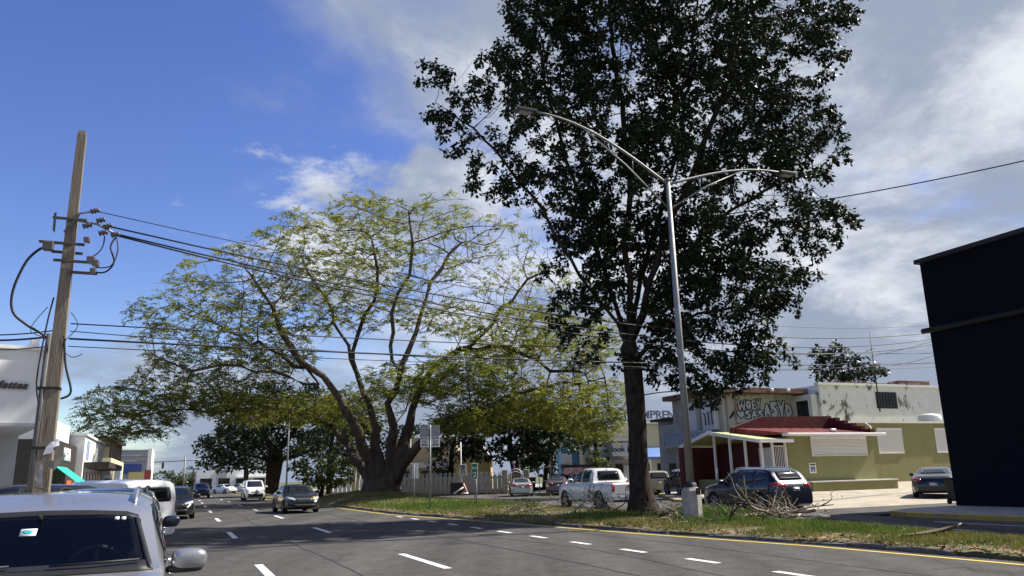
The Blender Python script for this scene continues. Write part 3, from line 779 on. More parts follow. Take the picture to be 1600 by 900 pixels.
# ---- other trees and shrubs
def tree(name, label, basept, blobs, trunk_top, r0, leafmat, group=None, leaf=(.18, .30), lw=.07, dens=1.2, step=.6, K=9, cat='tree', prob=.9, bark=None, stems=1):
    dens *= 1.7; K = int(K * 2.2); leaf = (leaf[0] * 1.1, leaf[1] * 1.1); lw *= 1.25
    seeds = []; bp_ = Vector(basept); tt = Vector(trunk_top)
    for k in range(stems):
        o = Vector((rnd.uniform(-.3, .3), rnd.uniform(-.3, .3), 0)) * (stems > 1)
        pts = [tuple(bp_ + o + (tt + o * 3 - bp_ - o) * f + Vector((rnd.uniform(-.05, .05), rnd.uniform(-.05, .05), 0)) * (0 < f < 1)) for f in (0, .25, .5, .75, 1)]
        seeds.append((pts, None))
    attr = blob_points(blobs, dens)
    nodes, par = grow(seeds, attr, step, step * 8, step * 1.3, 60)
    r, tips, ch = radii(nodes, par, .012, r0)
    o = empty(name, (0, 0, 0), 0, label, cat, group)
    link('trunk' if cat != 'shrub' else 'stems', limbs_mesh('trunk', nodes, par, r, bark or M_BARK_DARK), o)
    th = np.where(tips <= 3)[0]; th = th[NR.uniform(0, 1, len(th)) < prob]
    C = np.repeat(nodes[th], K, 0); n = len(C)
    a = NR.uniform(0, 2 * np.pi, n); el = NR.normal(-.25, .5, n)
    A = np.stack([np.cos(a) * np.cos(el), np.sin(a) * np.cos(el), np.sin(el)], 1)
    C = C + A * NR.uniform(.02, .35, n)[:, None] * step / .6 + NR.normal(0, .10, (n, 3)) * step / .6
    A = A * NR.uniform(*leaf, n)[:, None]
    B = unit(np.cross(A, NR.normal(0, .5, (n, 3)) + np.array([0, 0, 1.]))) * (lw * NR.uniform(.7, 1.2, n))[:, None]
    link('crown' if cat != 'shrub' else 'foliage', leaf_mesh('crown', C, A, B, leafmat, .08), o)
    print(name, len(nodes), n)
    return o
def B_(px, py, Yd, rx, ry, rz, w=1.0): return (tuple(at(px, py, Yd)), (rx, ry, rz), w)
def base_at(px, Yd, z=0.1):
    p = at(px, 745, Yd); return (p.x, p.y, z)
GT = 'trees lining the median beyond the spreading tree'
tree('median_tree', 'dark broad tree with twin trunks behind the distant street lamp', base_at(425, 95, .3),
     [B_(400, 640, 95, 5, 5, 3.5), B_(470, 640, 95, 5, 5, 3.5), B_(350, 690, 93, 3, 4, 2.2), B_(440, 690, 95, 5, 5, 2.5), B_(380, 720, 92, 3, 3.5, 1.6), B_(500, 690, 95, 3.5, 4, 2.6), B_(410, 655, 96, 5, 4, 3.2), B_(540, 650, 96, 4, 4, 3.0), B_(560, 700, 97, 3, 3, 2.4)], at(432, 700, 95), .65, M_LEAF_DARK, GT, (.30, .5), .13, .9, .8, 10, stems=2)
tree('median_tree', 'slim dark tree whose trunk rises just left of the forked giant', base_at(515, 72, .3),
     [B_(520, 665, 72, 2.6, 3, 2.4), B_(500, 700, 72, 2.2, 2.5, 1.6), B_(545, 700, 74, 1.8, 2.5, 1.6)], at(517, 700, 72), .3, M_LEAF_MID, GT, (.25, .42), .10, 1.3, .6, 10)
tree('median_tree', 'farther leafy tree at the left end of the median above the white van', base_at(385, 135, .3),
     [B_(350, 700, 135, 4.5, 5, 3), B_(385, 680, 135, 5, 5, 3.5), B_(330, 722, 133, 3, 3, 1.8), B_(410, 715, 135, 4, 4, 2.5)], at(385, 715, 135), .4, M_LEAF_MID, GT, (.4, .7), .17, .8, 1.0, 9)
tree('shrub', 'light green bush behind the dark oncoming sedan', base_at(505, 62, .2),
     [B_(500, 735, 62, 1.9, 1.5, 1.0), B_(530, 725, 63, 1.5, 1.4, 1.0), B_(475, 728, 62, 1.2, 1.2, .8), B_(515, 750, 61, 2.0, 1.5, .6)], at(507, 745, 62), .12, M_LEAF_LIGHT, None, (.2, .4), .09, 4.5, .4, 8, 'shrub', stems=4)
GB = 'trees behind the picket fence'
tree('garden_tree', 'dense dark tree with leaning trunk behind the picket fence gate', base_at(810, 82, .3),
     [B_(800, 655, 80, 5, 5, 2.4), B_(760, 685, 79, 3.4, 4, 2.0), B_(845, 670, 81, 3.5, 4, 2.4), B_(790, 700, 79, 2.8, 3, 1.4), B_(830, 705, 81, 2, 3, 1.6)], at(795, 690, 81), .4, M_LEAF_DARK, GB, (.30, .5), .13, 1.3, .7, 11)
tree('garden_tree', 'dark leafy tree covering the left side of the yellow house', base_at(705, 80, .3),
     [B_(700, 690, 77, 2.4, 2.5, 1.9), B_(720, 660, 78, 3.0, 3, 1.6), B_(690, 725, 77, 1.6, 2, 1.2), B_(735, 712, 77, 1.2, 1.6, .9)], at(705, 715, 79), .25, M_LEAF_DARK, GB, (.26, .42), .11, 2.0, .6, 10)
tree('garden_tree', 'dark leafy mass between the forked trunk and the yellow house', base_at(625, 96, .3),
     [B_(600, 715, 96, 3.5, 3, 2.2), B_(640, 690, 96, 3.5, 3, 2.6), B_(560, 720, 97, 3.0, 3, 2.4), B_(660, 715, 95, 2, 2.5, 1.6)], at(620, 725, 96), .3, M_LEAF_DARK, GB, (.32, .52), .14, 1.2, .8, 10)
tree('garden_tree', 'shaded tree right of the gate over the dusky brown sedan', base_at(850, 86, .3),
     [B_(850, 660, 86, 3.6, 3, 2.2), B_(890, 650, 86, 3.4, 3, 2.0), B_(915, 685, 86, 2.6, 3, 1.6), B_(845, 700, 86, 2.2, 3, 1.6)], at(855, 705, 86), .25, M_LEAF_MID, GB, (.28, .46), .12, 1.4, .7, 10)
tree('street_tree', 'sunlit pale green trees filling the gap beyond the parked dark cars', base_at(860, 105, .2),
     [B_(850, 690, 105, 4, 4, 3), B_(885, 700, 105, 4, 4, 2.6), B_(905, 675, 104, 3.2, 4, 2.2), B_(830, 722, 104, 2.5, 3, 1.6), B_(868, 728, 104, 3, 3, 1.5)], at(862, 715, 105), .3, M_LEAF_LIGHT, None, (.35, .55), .15, 1.3, .8, 9)
tree('street_tree', 'leafy branches hanging over the shops left of the thick dark trunk', base_at(935, 74, .2),
     [B_(925, 668, 72, 2.2, 3, 1.6), B_(955, 655, 72, 1.6, 2.5, 1.2), B_(900, 690, 73, 1.8, 2.5, 1.0)], at(930, 690, 73), .18, M_LEAF_MID, None, (.22, .38), .09, 1.8, .6, 9)
tree('shrub', 'small round bush above the white pickup cab', base_at(933, 62, .2), [B_(932, 712, 62, .9, .9, .7), B_(940, 722, 62, .8, .8, .6)], at(933, 722, 62), .06, M_LEAF_LIGHT, None, (.16, .26), .07, 9, .3, 8, 'shrub')
tree('rooftop_tree', 'dark round tree rising behind the peeling white upper wall', base_at(1320, 92, .2),
     [B_(1300, 558, 90, 2.6, 2.6, 1.7), B_(1330, 580, 90, 4.6, 3, 1.5), B_(1295, 580, 90, 2, 2, 1.4), B_(1365, 575, 90, 1.6, 2, 1.0)], at(1320, 590, 91), .3, M_LEAF_DARK, None, (.3, .5), .14, 1.5, .7, 10)
for i, (px, py, Yd, rr, lab) in enumerate([(262, 752, 175, 4.5, 'low green trees beside the traffic signal mast'), (285, 752, 160, 3.5, 'rounded green tree below the signal arm'), (325, 748, 210, 6, 'distant trees over the white low building roof')]):
    tree('far_tree', lab, base_at(px, Yd, 0), [B_(px, py, Yd, rr, rr, rr * .5), B_(px - 8, py + 4, Yd, rr * .7, rr, rr * .4)], at(px, py + 6, Yd), .3, M_LEAF_MID, 'distant trees at the end of the avenue', (.5, .9), .25, .5, 1.2, 8)
def palm(px, topy, Yd, label):
    o = empty('palm_tree', (0, 0, 0), 0, label, 'palm tree', 'distant palms'); top = at(px, topy, Yd)
    MB().tube([(top.x, top.y, 0), (top.x + .2, top.y, top.z * .5), tuple(top)], [.25, .18, .14], 8).build('trunk', M_BARK_RAIN, o)
    V = []; F = []
    for k in range(16):
        a = k * 2.4; up = rnd.uniform(.1, 1.0); L = 3.2; prev = None
        for j in range(9):
            f = j / 8; q = top + Vector((math.cos(a) * L * f, math.sin(a) * L * f, up * 1.8 * f - 2.6 * f * f))
            for sgn in (-1, 1):
                w = .75 * math.sin(math.pi * min(1, f + .12)) * Vector((-math.sin(a) * sgn, math.cos(a) * sgn, -.5)); b_ = len(V)
                dirv = Vector((math.cos(a), math.sin(a), 0)) * .3
                V += [q, q + w + dirv, q + w * .5 + dirv * .9]; F.append((b_, b_ + 1, b_ + 2))
    MB().add(V, F).build('crown', M_LEAF_MID, o)
palm(302, 732, 190, 'taller palm standing over the distant white building'); palm(258, 737, 190, 'shorter palm left of the distant signal pole')
palm(313, 738, 200, 'small palm right of the taller palm')

# ================================================================== VEHICLES
def paint(name, col, metal=.5, rough=.32): return mat('paint_' + name, col, rough, metal, spec=.5, coat=.9)
M_GLASS = mat('car_glass', (0.006, 0.007, 0.008), 0.04, spec=.7)
M_TRIM = mat('black_trim', (0.012, 0.012, 0.013), 0.55)
M_TYRE = mat('tyre', (0.018, 0.018, 0.018), 0.8)
M_RIM = mat('alloy', (0.42, 0.43, 0.45), 0.3, .85)
M_RIMD = mat('alloy_dark', (0.10, 0.10, 0.11), 0.35, .8)
M_CHROME = mat('chrome', (0.7, 0.7, 0.72), 0.12, 1.0)
M_LAMP = mat('headlamp', (0.55, 0.57, 0.6), 0.08, .3, spec=.8, coat=.8)
M_AMBER = mat('amber_lens', (0.65, 0.30, 0.08), 0.2, coat=.6)
M_TAIL = mat('tail_lamp', (0.35, 0.012, 0.012), 0.12, spec=.7, coat=.8)
M_PLATE = mat('number_plate', (0.55, 0.55, 0.53), 0.5, wear=((0.06, 0.08, 0.2), 14, .52, .56, (1, 1, 1)))

def smooth_keys(xs, keys, sig):
    k = np.array(keys); fx = np.linspace(xs[0] - .3, xs[-1] + .3, 700); y = np.interp(fx, k[:, 0], k[:, 1])
    h = fx[1] - fx[0]; w = np.arange(-int(3 * sig / h) - 1, int(3 * sig / h) + 2) * h; g = np.exp(-.5 * (w / sig) ** 2); g /= g.sum()
    y = np.convolve(np.pad(y, len(w) // 2, mode='edge'), g, 'valid'); return np.interp(xs, fx, y)

SPECS = {
 'sedan': dict(L=4.84, W=1.84, H=1.46, ax=(1.42, -1.40), rw=.335, zl=.20, clad=.0, sig=.05,
    top=[(-2.42,.80),(-2.34,1.02),(-1.80,1.09),(-1.00,1.37),(-.5,1.45),(.1,1.46),(.45,1.42),(1.20,1.03),(1.30,.995),(2.0,.88),(2.28,.74),(2.42,.58)],
    belt=[(-2.42,.74),(-2.34,.93),(-1.80,1.00),(0,.95),(1.2,.93),(1.3,.92),(2.0,.80),(2.28,.67),(2.42,.52)],
    plan=[(-2.42,.70),(-2.3,.88),(-1.9,.965),(0,1),(1.5,.985),(2.0,.93),(2.3,.80),(2.42,.62)],
    roof=[(-2.42,.60),(-1.80,.80),(-1.0,.70),(.1,.68),(.45,.70),(1.2,.84),(2.0,.78),(2.42,.5)],
    side=[([(.95,.99),(-.08,1.0)],[(.50,1.34),(.2,1.39),(-.08,1.40)]), ([(-.16,1.0),(-1.25,1.05)],[(-.16,1.40),(-.6,1.385),(-1.12,1.24)])],
    ws=([(-.66,1.03),(.66,1.03)],[(-.50,1.39),(.50,1.39)]), rws=([(-.58,1.12),(.58,1.12)],[(-.48,1.38),(.48,1.38)]),
    head=([(.42,.66),(.86,.73)],[(.42,.75),(.84,.86)]), tail=([(.40,.84),(.86,.82)],[(.40,.96),(.86,1.0)]), grille=([(-.40,.63),(.40,.63)],[(-.44,.73),(.44,.73)]), lowgrille=([(-.55,.30),(.55,.30)],[(-.6,.46),(.6,.46)]), fplate=.50, rplate=.72, mir=(.78,1.02), doors=(.98,-.12,-1.15)),
 'suv': dict(L=4.75, W=1.88, H=1.70, ax=(1.42, -1.36), rw=.365, zl=.24, clad=.42, sig=.05,
    top=[(-2.37,.80),(-2.30,1.10),(-2.12,1.22),(-1.85,1.58),(-1.6,1.66),(-.8,1.69),(0,1.70),(.35,1.66),(1.10,1.16),(1.22,1.12),(1.95,1.02),(2.22,.88),(2.37,.62)],
    belt=[(-2.37,.74),(-2.30,1.02),(-2.12,1.10),(-1.85,1.13),(0,1.07),(1.1,1.05),(1.22,1.04),(1.95,.93),(2.22,.80),(2.37,.56)],
    plan=[(-2.37,.78),(-2.25,.92),(-1.9,.97),(0,1),(1.5,.985),(2.0,.93),(2.25,.82),(2.37,.66)],
    roof=[(-2.37,.66),(-2.12,.82),(-1.85,.75),(-.8,.73),(.35,.72),(1.1,.84),(2.0,.80),(2.37,.55)],
    side=[([(.88,1.11),(-.10,1.12)],[(.42,1.54),(.2,1.60),(-.10,1.62)]), ([(-.18,1.12),(-1.05,1.15)],[(-.18,1.62),(-.6,1.61),(-1.05,1.59)]), ([(-1.13,1.16),(-1.72,1.24)],[(-1.13,1.585),(-1.5,1.55),(-1.74,1.42)])],
    ws=([(-.68,1.17),(.68,1.17)],[(-.53,1.62),(.53,1.62)]), rws=([(-.60,1.20),(.60,1.20)],[(-.54,1.56),(.54,1.56)]),
    head=([(.46,.78),(.88,.84)],[(.46,.87),(.86,.97)]), tail=([(.42,.98),(.88,.98)],[(.46,1.10),(.88,1.14)]), grille=([(-.42,.66),(.42,.66)],[(-.46,.86),(.46,.86)]), lowgrille=([(-.6,.36),(.6,.36)],[(-.62,.52),(.62,.52)]), fplate=.56, rplate=.88, mir=(.74,1.14), doors=(.95,-.14,-1.08)),
 'silver': dict(L=4.46, W=1.82, H=1.57, ax=(1.36, -1.32), rw=.345, zl=.22, clad=.36, sig=.05,
    top=[(-2.23,.80),(-2.16,1.02),(-1.98,1.16),(-1.72,1.44),(-1.4,1.525),(-.7,1.565),(-.1,1.55),(.33,1.455),(1.05,1.045),(1.16,1.02),(1.85,.93),(2.08,.82),(2.23,.6)],
    belt=[(-2.23,.74),(-2.16,.96),(-1.98,1.05),(-1.7,1.07),(0,1.02),(1.05,.97),(1.16,.96),(1.85,.86),(2.08,.76),(2.23,.54)],
    plan=[(-2.23,.78),(-2.1,.92),(-1.8,.97),(0,1),(1.4,.985),(1.85,.93),(2.1,.82),(2.23,.66)],
    roof=[(-2.23,.66),(-1.98,.82),(-1.72,.79),(-.7,.785),(.33,.80),(1.05,.90),(1.85,.80),(2.23,.55)],
    side=[([(.78,1.05),(-.15,1.07)],[(.34,1.38),(.1,1.445),(-.15,1.47)]), ([(-.22,1.07),(-1.05,1.10)],[(-.22,1.47),(-.6,1.47),(-1.0,1.44)]), ([(-1.12,1.11),(-1.6,1.18)],[(-1.10,1.43),(-1.35,1.40),(-1.58,1.30)])],
    ws=([(-.765,1.04),(.765,1.04)],[(-.63,1.375),(-.56,1.40),(-.3,1.418),(0,1.424),(.3,1.418),(.56,1.40),(.63,1.375)]), rws=([(-.56,1.16),(.56,1.16)],[(-.5,1.42),(.5,1.42)]),
    head=([(.46,.70),(.86,.76)],[(.46,.80),(.84,.88)]), tail=([(.42,.92),(.86,.92)],[(.46,1.04),(.86,1.06)]), grille=([(-.36,.60),(.36,.60)],[(-.36,.76),(.36,.76)]), lowgrille=([(-.6,.34),(.6,.34)],[(-.62,.5),(.62,.5)]), fplate=.5, rplate=.84, mir=(.70,1.06), doors=(.9,-.18,-1.06)),
 'van': dict(L=4.42, W=1.84, H=1.84, ax=(1.34, -1.32), rw=.325, zl=.20, clad=.45, sig=.05,
    top=[(-2.21,1.0),(-2.17,1.70),(-2.0,1.81),(-1,1.84),(.3,1.83),(.62,1.76),(1.35,1.20),(1.5,1.14),(1.95,1.02),(2.12,.84),(2.21,.62)],
    belt=[(-2.21,.9),(-2.17,1.12),(-2.0,1.14),(0,1.12),(1.35,1.06),(1.5,1.03),(1.95,.92),(2.12,.76),(2.21,.56)],
    plan=[(-2.21,.86),(-2.12,.96),(-1.8,.99),(0,1),(1.3,.985),(1.85,.93),(2.1,.84),(2.21,.70)],
    roof=[(-2.21,.80),(-2.0,.83),(0,.81),(.62,.80),(1.35,.86),(1.95,.8),(2.21,.6)],
    side=[([(1.15,1.14),(.2,1.14)],[(.72,1.56),(.5,1.66),(.2,1.68)])],
    ws=([(-.70,1.20),(.70,1.20)],[(-.60,1.72),(.60,1.72)]), rws=([(-.6,1.2),(.6,1.2)],[(-.58,1.6),(.58,1.6)]),
    head=([(.48,.80),(.86,.86)],[(.50,.93),(.80,1.04)]), tail=([(.74,.9),(.9,.9)],[(.74,1.25),(.9,1.25)]), grille=([(-.40,.72),(.40,.72)],[(-.40,.80),(.40,.80)]), lowgrille=([(-.62,.34),(.62,.34)],[(-.62,.62),(.62,.62)]), fplate=.5, rplate=.8, mir=(.98,1.18), doors=(1.15,.12,-1.2)),
 'pickup': dict(L=5.35, W=1.89, H=1.80, ax=(1.68, -1.55), rw=.40, zl=.36, clad=.0, sig=.025,
    top=[(-2.67,1.06),(-2.64,1.16),(-.98,1.17),(-.92,1.20),(-.80,1.72),(-.62,1.78),(.1,1.80),(.42,1.75),(1.10,1.26),(1.22,1.22),(2.2,1.12),(2.5,1.0),(2.67,.7)],
    belt=[(-2.67,1.02),(-2.64,1.12),(-.98,1.13),(-.92,1.14),(0,1.14),(1.1,1.14),(1.22,1.13),(2.2,1.03),(2.5,.92),(2.67,.64)],
    plan=[(-2.67,.94),(-2.5,.97),(0,1),(1.6,.985),(2.2,.95),(2.5,.86),(2.67,.7)],
    roof=[(-2.67,.86),(-.98,.88),(-.80,.73),(.42,.72),(1.1,.84),(2.2,.82),(2.67,.6)],
    side=[([(.90,1.20),(.10,1.20)],[(.42,1.66),(.3,1.70),(.10,1.71)]), ([(.0,1.20),(-.68,1.20)],[(.0,1.71),(-.4,1.71),(-.65,1.68)])],
    ws=([(-.70,1.28),(.70,1.28)],[(-.54,1.70),(.54,1.70)]), rws=([(-.56,1.24),(.56,1.24)],[(-.52,1.66),(.52,1.66)]),
    head=([(.52,.88),(.90,.92)],[(.52,1.02),(.88,1.08)]), tail=([(.76,.80),(.90,.80)],[(.76,1.10),(.88,1.10)]), grille=([(-.46,.80),(.46,.80)],[(-.46,1.0),(.46,1.0)]), lowgrille=([(-.6,.46),(.6,.46)],[(-.6,.62),(.6,.62)]), fplate=.6, rplate=.62, mir=(.82,1.24), doors=(1.0,.05,-.78)),
 'boxy': dict(L=4.55, W=1.86, H=1.80, ax=(1.32, -1.36), rw=.38, zl=.32, clad=.45, sig=.03,
    top=[(-2.27,.95),(-2.24,1.2),(-2.14,1.70),(-1.9,1.78),(0,1.80),(.32,1.77),(.78,1.24),(.86,1.20),(2.05,1.12),(2.2,1.0),(2.27,.7)],
    belt=[(-2.27,.9),(-2.24,1.08),(-2.14,1.14),(0,1.13),(.78,1.12),(.86,1.11),(2.05,1.03),(2.2,.9),(2.27,.64)],
    plan=[(-2.27,.92),(-2.15,.97),(0,1),(1.6,.985),(2.1,.93),(2.27,.85)],
    roof=[(-2.27,.80),(-2.14,.80),(.32,.78),(.8,.86),(2.05,.86),(2.27,.75)],
    side=[([(.62,1.18),(-.15,1.18)],[(.36,1.66),(.1,1.70),(-.15,1.71)]), ([(-.23,1.18),(-1.0,1.18)],[(-.23,1.71),(-.6,1.71),(-1.0,1.70)]), ([(-1.08,1.18),(-2.0,1.2)],[(-1.08,1.70),(-1.5,1.69),(-1.95,1.66)])],
    ws=([(-.66,1.25),(.66,1.25)],[(-.58,1.70),(.58,1.70)]), rws=([(-.66,1.20),(.66,1.20)],[(-.60,1.66),(.60,1.66)]),
    head=([(.56,.86),(.84,.86)],[(.56,1.03),(.84,1.03)]), tail=([(.72,.86),(.9,.86)],[(.72,1.14),(.9,1.14)]), grille=([(-.46,.84),(.46,.84)],[(-.46,1.04),(.46,1.04)]), lowgrille=([(-.6,.44),(.6,.44)],[(-.6,.6),(.6,.6)]), fplate=.6, rplate=.92, mir=(.60,1.2), doors=(.75,-.18,-1.04)),
 'coupe': dict(L=4.75, W=1.93, H=1.40, ax=(1.40, -1.35), rw=.35, zl=.19, clad=.0, sig=.06,
    top=[(-2.37,.66),(-2.30,.90),(-2.1,.98),(-1.5,1.06),(-.75,1.33),(-.3,1.395),(.15,1.39),(.5,1.33),(1.15,1.0),(1.25,.97),(2.0,.84),(2.26,.7),(2.37,.55)],
    belt=[(-2.37,.60),(-2.30,.82),(-2.1,.90),(-1.5,.97),(0,.93),(1.15,.9),(1.25,.89),(2.0,.76),(2.26,.62),(2.37,.5)],
    plan=[(-2.37,.66),(-2.25,.86),(-1.9,.97),(-1.3,1),(0,.97),(1.4,.985),(2.0,.92),(2.26,.8),(2.37,.6)],
    roof=[(-2.37,.55),(-1.5,.78),(-.75,.68),(.15,.66),(.5,.68),(1.15,.82),(2.0,.78),(2.37,.5)],
    side=[([(.86,.97),(-.95,1.02)],[(.48,1.27),(.1,1.33),(-.4,1.33),(-.82,1.22)])],
    ws=([(-.66,1.01),(.66,1.01)],[(-.5,1.32),(.5,1.32)]), rws=([(-.56,1.08),(.56,1.08)],[(-.46,1.32),(.46,1.32)]),
    head=([(.5,.66),(.84,.7)],[(.5,.78),(.82,.82)]), tail=([(.50,.74),(.84,.74)],[(.50,.86),(.84,.90)]), grille=([(-.4,.52),(.4,.52)],[(-.4,.7),(.4,.7)]), lowgrille=([(-.6,.28),(.6,.28)],[(-.6,.4),(.6,.4)]), fplate=.42, rplate=.62, mir=(.72,1.0), doors=(.95,-.45,-.45)),
}
RINGN = 12
def body_mesh(key, dense=62):
    sp = SPECS[key]; L, W = sp['L'], sp['W']
    xs = np.linspace(-L / 2, L / 2, dense)
    top = smooth_keys(xs, sp['top'], sp['sig']); belt = smooth_keys(xs, sp['belt'], sp['sig']); plan = smooth_keys(xs, sp['plan'], .05) * W / 2
    roof = smooth_keys(xs, sp['roof'], .06) * W / 2; belt = np.minimum(belt, top - .02)
    V = []; n = None
    for i, x in enumerate(xs):
        zt, zb, w, wr = top[i], belt[i], plan[i], min(roof[i], plan[i] * .93)
        e = L / 2 - abs(x); zl = sp['zl'] + .10 * max(0, 1 - e / .25); hh = zb - zl; ee = zt - zb
        cab = min(1, ee / .3)
        half = [(0, zl), (w * .86, zl), (w * .955, zl + .06 * hh), (w * .985, zl + .22 * hh), (w, zl + .5 * hh), (w * .992, zl + .76 * hh), (w * .975, zb - .05 * hh),
                (w * .945, zb), (w * .945 + (wr - w * .945) * .52 + .02 * cab, zb + ee * (.5 + .12 * (1 - cab))), (wr, zb + ee * (.865)), (wr * .88, zb + ee * .945), (wr * .50, zb + ee * .988), (0, zt)]
        ring = [(x, y, z) for y, z in half] + [(x, -y, z) for y, z in reversed(half[1:-1])]
        n = len(ring); V += ring
    F = []
    for i in range(dense - 1):
        for k in range(n): F.append((i * n + k, i * n + (k + 1) % n, (i + 1) * n + (k + 1) % n, (i + 1) * n + k))
    F.append(tuple(range(n))); F.append(tuple((dense - 1) * n + k for k in reversed(range(n))))
    me = bpy.data.meshes.new('body'); me.from_pydata(V, [], F)
    bm = bmesh.new(); bm.from_mesh(me); bmesh.ops.recalc_face_normals(bm, faces=bm.faces); bm.to_mesh(me); bm.free()
    return me
BODY = {}
def get_body(key, dense=62):
    if key in BODY: return BODY[key]
    sp = SPECS[key]; me = body_mesh(key, dense); bvh_src = me.copy()
    o = bpy.data.objects.new('tmp', me); COL.objects.link(o); cut = []
    for ax in sp['ax']:
        b = MB(); R = sp['rw'] * 1.13
        for sgn in (1, -1):
            mtx = Matrix.Translation((ax, sgn * (sp['W'] / 2 + .2), sp['rw'] + .01)) @ Matrix.Rotation(math.pi / 2, 4, 'X')
            b = MB(); b.lathe([(R, -.24), (R, .24)] if True else [], 28, 0, Matrix.Translation((ax, sgn * (sp['W'] / 2 - .05), sp['rw'] + .01)) @ Matrix.Rotation(math.pi / 2, 4, 'X'), False)
            cme = b.mesh('cut', M_TRIM); bm = bmesh.new(); bm.from_mesh(cme); bmesh.ops.recalc_face_normals(bm, faces=bm.faces); bm.to_mesh(cme); bm.free()
            c = bpy.data.objects.new('cut', cme); COL.objects.link(c); cut.append(c)
            md = o.modifiers.new('b', 'BOOLEAN'); md.operation = 'DIFFERENCE'; md.object = c; md.solver = 'EXACT'
    dg = bpy.context.evaluated_depsgraph_get()
    res = bpy.data.meshes.new_from_object(o.evaluated_get(dg))
    for c in cut: bpy.data.objects.remove(c)
    bpy.data.objects.remove(o)
    res.materials.clear(); res.materials.append(M_TRIM); res.materials.append(M_TRIM)
    idx = []
    for p in res.polygons:
        c = p.center; m = 0
        for ax in sp['ax']:
            d = math.hypot(c.x - ax, c.z - sp['rw'] - .01)
            if d < sp['rw'] * 1.13 + .004 and abs(p.normal.y) < .75 and c.z < sp['rw'] * 2.3: m = 1
            if d < sp['rw'] * 1.10 and abs(c.y) < sp['W'] / 2 - .1: m = 1
        if c.z < sp['clad'] or c.z < sp['zl'] + .02: m = 1
        idx.append(m)
    res.polygons.foreach_set('material_index', idx); res.polygons.foreach_set('use_smooth', [True] * len(idx))
    res.set_sharp_from_angle(angle=rad(38))
    bm = bmesh.new(); bm.from_mesh(bvh_src); bvh = BVHTree.FromBMesh(bm); bm.free()
    BODY[key] = (res, bvh); return BODY[key]

def resample(pl, n):
    pl = [np.array(p, float) for p in pl]; d = [0]
    for a, b in zip(pl[:-1], pl[1:]): d.append(d[-1] + np.linalg.norm(b - a))
    t = np.linspace(0, d[-1], n); return [np.array([np.interp(q, d, [p[k] for p in pl]) for k in (0, 1)]) for q in t]
def decal(bvh, axis, low, up, n=9, m=5, off=.006, skirt=.02, flip=False, corner=0.0):
    """a thin panel that follows the body: low and up are two edge lines in the plane seen along the axis"""
    lo, hi = resample(low, n), resample(up, n); V = []; F = []; Nn = []
    for j in range(m):
        f = j / (m - 1)
        for i in range(n):
            q = lo[i] + (hi[i] - lo[i]) * f
            if corner and (i in (0, n - 1)) and (j in (0, m - 1)):
                ctr = (lo[n // 2] + hi[n // 2]) / 2; q = q + (ctr - q) * corner
            if axis == 'L': o, d = Vector((q[0], 3, q[1])), Vector((0, -1, 0))
            elif axis == 'R': o, d = Vector((q[0], -3, q[1])), Vector((0, 1, 0))
            elif axis == 'F': o, d = Vector((5, q[0], q[1])), Vector((-1, 0, 0))
            elif axis == 'B': o, d = Vector((-5, q[0], q[1])), Vector((1, 0, 0))
            else: o, d = Vector((q[0], q[1], 5)), Vector((0, 0, -1))
            h, nn, _, _ = bvh.ray_cast(o, d)
            if h is None: h, nn, _, _ = bvh.find_nearest(o + d * 3)
            if nn.dot(d) > 0: nn = -nn
            V.append(h + nn * off); Nn.append(nn)
    for j in range(m - 1):
        for i in range(n - 1): F.append((j * n + i, j * n + i + 1, (j + 1) * n + i + 1, (j + 1) * n + i))
    bnd = [i for i in range(n)] + [j * n + n - 1 for j in range(1, m)] + [(m - 1) * n + i for i in range(n - 2, -1, -1)] + [j * n for j in range(m - 2, 0, -1)]
    o = len(V)
    for k in bnd: V.append(V[k] - Nn[k] * (off + skirt))
    for a in range(len(bnd)): b = (a + 1) % len(bnd); F.append((bnd[b], bnd[a], o + a, o + b))
    v1 = (V[1] - V[0]).cross(V[n] - V[0])
    if v1.dot(Nn[0]) < 0: F = [tuple(reversed(f)) for f in F]
    b = MB(); b.add(V, F, 0, True); return b
WHEEL = {}
def wheel_meshes(R, rimmat, spokes):
    k = (R, rimmat.name, spokes)
    if k in WHEEL: return WHEEL[k]
    X = Matrix.Rotation(-math.pi / 2, 4, 'X')     # axis along +y, outer face at +y
    w = .11; r = R * .68
    t = MB(); t.lathe([(r, -w), (R * .95, -w), (R, -w * .7), (R, w * .7), (R * .95, w), (r + .01, w * 1.0), (r, w * .8)], 30, 0, X, True, False)
    b = MB(); b.lathe([(r * .05, -w * .2), (r * .98, -w * .2), (r * 1.0, w * .86), (r * .93, w * .88), (r * .90, w * .2), (r * .05, w * .1)], 30, 1, X)
    b.lathe([(.001, w * .2), (r * .24, w * .2), (r * .22, w * .75), (.001, w * .78)], 14, 0, X)
    b.lathe([(r * .93, w * .5), (r * 1.01, w * .5), (r * 1.01, w * .92), (r * .93, w * .92)], 30, 0, X, True, False)
    for s in range(spokes):
        a = 2 * math.pi * s / spokes; m = Matrix.Rotation(a, 4, 'Y')
        b.box((-r * .09, w * .35, r * .15), (r * .09, w * .76, r * .97), 0, m)
    WHEEL[k] = (t.mesh('tyre', M_TYRE), b.mesh('rim', [rimmat, M_TRIM])); return WHEEL[k]

